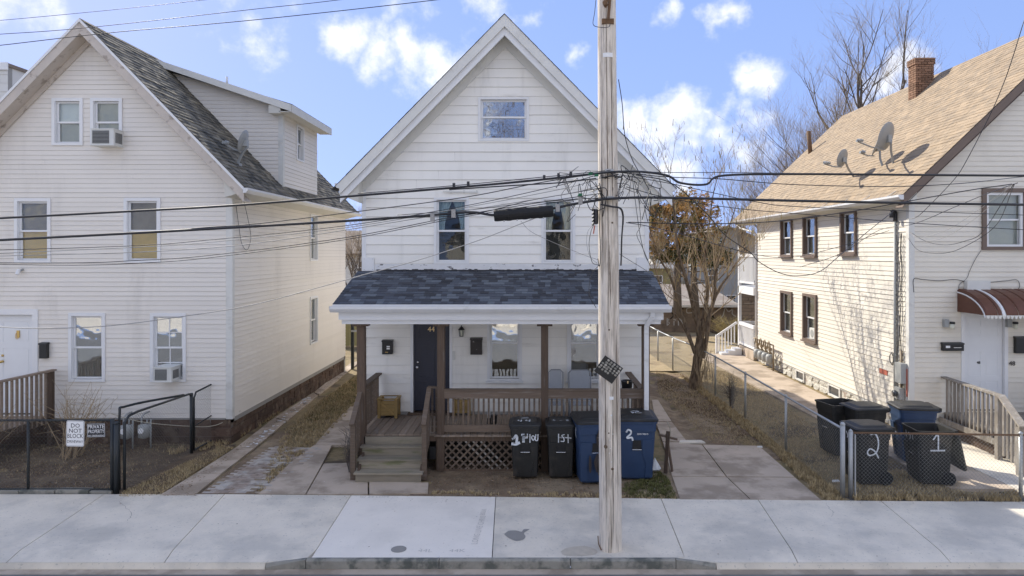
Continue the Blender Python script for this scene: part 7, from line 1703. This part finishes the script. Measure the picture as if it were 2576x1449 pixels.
blades('dry_grass','matted brown grass beside the side fence of the rightmost house',inpoly([(1930,1120),(2080,1258),(2120,1258),(2118,1240),(1990,1140),(1875,1057),(1800,1000),(1770,985),(1790,1010),(1870,1080)]),9000,'blade_tan',.06)
blades('dry_grass','short brown lawn between the chain-link fence and the side walk',inpoly([(1775,960),(1880,1055),(1980,1138),(2100,1225),(2150,1180),(2060,1080),(1960,1010),(1840,940),(1770,920)]),14000,'blade_tan',.045)
blades('grass','mossy grass corner beside the blue bins',inpoly([(1570,1250),(1705,1256),(1680,1200),(1660,1190),(1570,1215)]),4500,'blade_green',.04)
blades('dry_grass','dead leaves and grass along the dirt verge left of the driveway',inpoly([(298,1250),(400,1246),(500,1180),(590,1125),(560,1120),(430,1180),(310,1235)]),6000,'blade_tan',.05)
blades('dry_grass','straw around the bins behind the front fence',inpoly([(2150,1255),(2400,1260),(2420,1215),(2260,1180),(2150,1200)]),6000,'blade_tan',.06)
blades('dry_grass','brown grass on the muddy track beside the right driveway',inpoly([(1655,985),(1790,1112),(1900,1118),(1790,1010),(1700,950),(1650,930)]),6000,'blade_tan',.045)
def flakes(name,label,area,n,m,sz,z=.012):
    mb=MB()
    for i in range(n):
        x,y=area(rr); t=rr.uniform(0,6.28); s=sz*rr.uniform(.5,1.3); k_=[]
        for j in range(4): a=t+j*math.pi/2+rr.uniform(-.4,.4); k_.append(Vector((x+s*math.cos(a),y+s*math.sin(a)*.7,z+rr.uniform(0,s*.5))))
        mb.add(k_,[(0,1,2,3)])
    o=obj(name, mb, M[m], kind='stuff', recalc=False); tag(o,label,'litter')
flakes('leaf_litter','scattered dead leaves over the dirt bed before the porch',inpoly([(1085,1243),(1700,1254),(1660,1195),(1090,1195)]),700,'litter',.016,.0)
flakes('leaf_litter','dead leaves behind the black fence, far left',inpoly([(0,1240),(280,1238),(480,1140),(540,1110),(60,1110)]),1500,'litter',.02,.0)
flakes('leaf_litter','dead leaves on the muddy track by the right driveway',inpoly([(1655,985),(1790,1112),(1990,1160),(1870,1070),(1780,990)]),900,'litter',.018,.0)
flakes('pale_grit','pale specks and crumbs scattered over the front yard dirt',inpoly([(0,1240),(1700,1254),(1660,1195),(300,1150)]),260,'litter_white',.007,.008)
flakes('pale_grit','tiny pale specks on the sidewalk slabs',inpoly([(0,1400),(2576,1410),(2576,1275),(0,1260)]),90,'litter_white',.005,.004)
flakes('leaf_litter','few dark leaf scraps on the sidewalk slabs',inpoly([(0,1400),(2576,1410),(2576,1275),(0,1260)]),40,'litter',.012,.004)
flakes('paint_spill','white salt stains down the left driveway path',inpoly([(600,1140),(660,1115),(790,1000),(770,1000),(700,1060)]),60,'salt',.05,.008)
for x,y,l,s in ((1739,1113,'pale broken slab lying at the head of the right driveway',.30),(1911,1126,'white paper scrap beside the right driveway',.06),(2102,1212,'crumpled white wrapper beside the chain-link fence',.07)):
    p=gp(x,y); o=obj('scrap', MB().hexa([p+Vector((-s,-s*.3,.0)),p+Vector((s,-s*.25,.0)),p+Vector((s*.9,s*.3,.0)),p+Vector((-s*.8,s*.35,.0)),p+Vector((-s*.95,-s*.25,.03)),p+Vector((s*.95,-s*.2,.03)),p+Vector((s*.8,s*.25,.035)),p+Vector((-s*.75,s*.3,.03))]), M['litter_white' if s<.2 else 'concrete'], origin=tuple(p)); tag(o,l,'litter')
p=gp(1652,1190); o=obj('plastic_bag', MB().lathe([(.10,0),(.12,.03),(.07,.12),(.02,.2),(.001,.24)],p+Vector((0,.2,0)),9), M['litter_white'], origin=tuple(p)); tag(o,'white plastic bag slumped behind the blue bin marked 2','bag')
# odd timber behind the last blue bin
for k_,(a,b) in enumerate((((2.55,13.1,.0),(2.62,13.2,.78)),((2.70,13.2,.0),(2.60,13.25,.72)),((2.45,13.25,.70),(2.80,13.2,.62)))):
    o=obj('scrap_timber', MB().beam(a,b,.07,.03), M['postwood']); tag(o,['upright scrap board leaning behind the blue bin marked 2','slanted scrap board leaning behind the blue bin marked 2','short scrap board lying across two others behind the blue bin'][k_],'scrap timber','scrap timber by the porch corner')
def tufts(label,area,n,m,hgt,per=16):
    mb=MB()
    for i in range(n):
        x,y=area(rr); h0=hgt*rr.uniform(.5,1.3)
        for k in range(per):
            t=rr.uniform(0,2*math.pi); h_=h0*rr.uniform(.5,1.1); d=Vector((math.cos(t)*h_*rr.uniform(.2,.9),math.sin(t)*h_*rr.uniform(.2,.9),h_)); w_=Vector((-math.sin(t),math.cos(t),0))*.005; b=Vector((x+rr.uniform(-.04,.04),y+rr.uniform(-.04,.04),-.01)); m_=b+d*.55+Vector((0,0,h_*.12)); mb.add([b-w_,b+w_,m_+w_*.7,m_-w_*.7,b+d],[(0,1,2,3),(3,2,4)])
    o=obj('grass_tuft', mb, M[m], kind='stuff', recalc=False); tag(o,label,'grass')
tufts('dry tufts along the foot of the galvanised side fence',inpoly([(1700,935),(1800,1000),(1878,1057),(1980,1140),(2118,1250),(2070,1256),(1960,1150),(1860,1070),(1780,1005)]),420,'blade_tan',.10)
tufts('ragged tufts on the grass strip between left driveway and white house',inpoly([(655,1238),(745,1158),(805,1110),(865,1050),(925,975),(905,940),(800,1015),(722,1080),(690,1140)]),420,'blade_tan',.08)
tufts('green tufts and moss round the blue bins and porch corner',inpoly([(1570,1250),(1700,1254),(1680,1205),(1655,1185),(1570,1222)]),160,'blade_green',.06)
tufts('tall weeds along the brownstone foundation of the beige house',inpoly([(420,1150),(585,1118),(700,1040),(860,930),(850,925),(690,1030),(580,1105),(420,1135)]),160,'blade_tan',.12)
tufts('straw-like weeds behind the front chain-link fence',inpoly([(2150,1258),(2570,1262),(2570,1245),(2150,1238)]),200,'blade_tan',.10)
tufts('weeds along the edge of the dirt bed by the sidewalk',inpoly([(1085,1244),(1700,1256),(1695,1246),(1090,1236)]),110,'blade_tan',.05)
flakes('street_grit','pale grit and leaf scraps in the gutter along the road edge',inpoly([(0,1440),(2576,1446),(2576,1434),(0,1429)]),420,'litter_white',.007,-.122)
flakes('leaf_litter','brown leaf scraps in the gutter along the road edge',inpoly([(0,1442),(2576,1448),(2576,1432),(0,1428)]),260,'litter',.014,-.122)
flakes('dirt_crumbs','dark dirt crumbs spilled along the edges of the left driveway',inpoly([(400,1250),(420,1240),(600,1125),(870,930),(880,935),(610,1130),(480,1230),(500,1250)]),900,'litter',.014,.010)
flakes('dirt_crumbs','dirt and straw crumbs along the back edge of the sidewalk',inpoly([(290,1262),(2560,1272),(2560,1258),(1700,1253),(1080,1243),(400,1245),(290,1250)]),300,'litter',.010,.006)
def clods(label,area,n,m,sz,z=0):
    mb=MB()
    for i in range(n):
        x,y=area(rr); s=sz*rr.uniform(.3,1.4); P=[Vector((x+s*rr.uniform(-1,1),y+s*rr.uniform(-1,1),z-.01)) for _ in range(3)]+[Vector((x,y,z+s*.7))]
        mb.add(P,[(0,1,3),(1,2,3),(2,0,3)])
    o=obj('dirt_clods', mb, M[m], kind='stuff', recalc=False); tag(o,label,'dirt')
clods('loose clods over the dirt bed before the porch lattice',inpoly([(1085,1243),(1700,1254),(1660,1195),(1090,1195)]),900,'dirt',.025,-.01)
clods('loose clods and roots behind the black fence',inpoly([(0,1238),(285,1236),(480,1140),(560,1112),(60,1110),(0,1115)]),1800,'dirt',.03,-.01)
clods('churned mud clods on the track beside the bare tree',inpoly([(1650,960),(1760,1050),(1900,1118),(1960,1125),(1870,1060),(1700,950)]),1200,'dirt',.035,-.01)
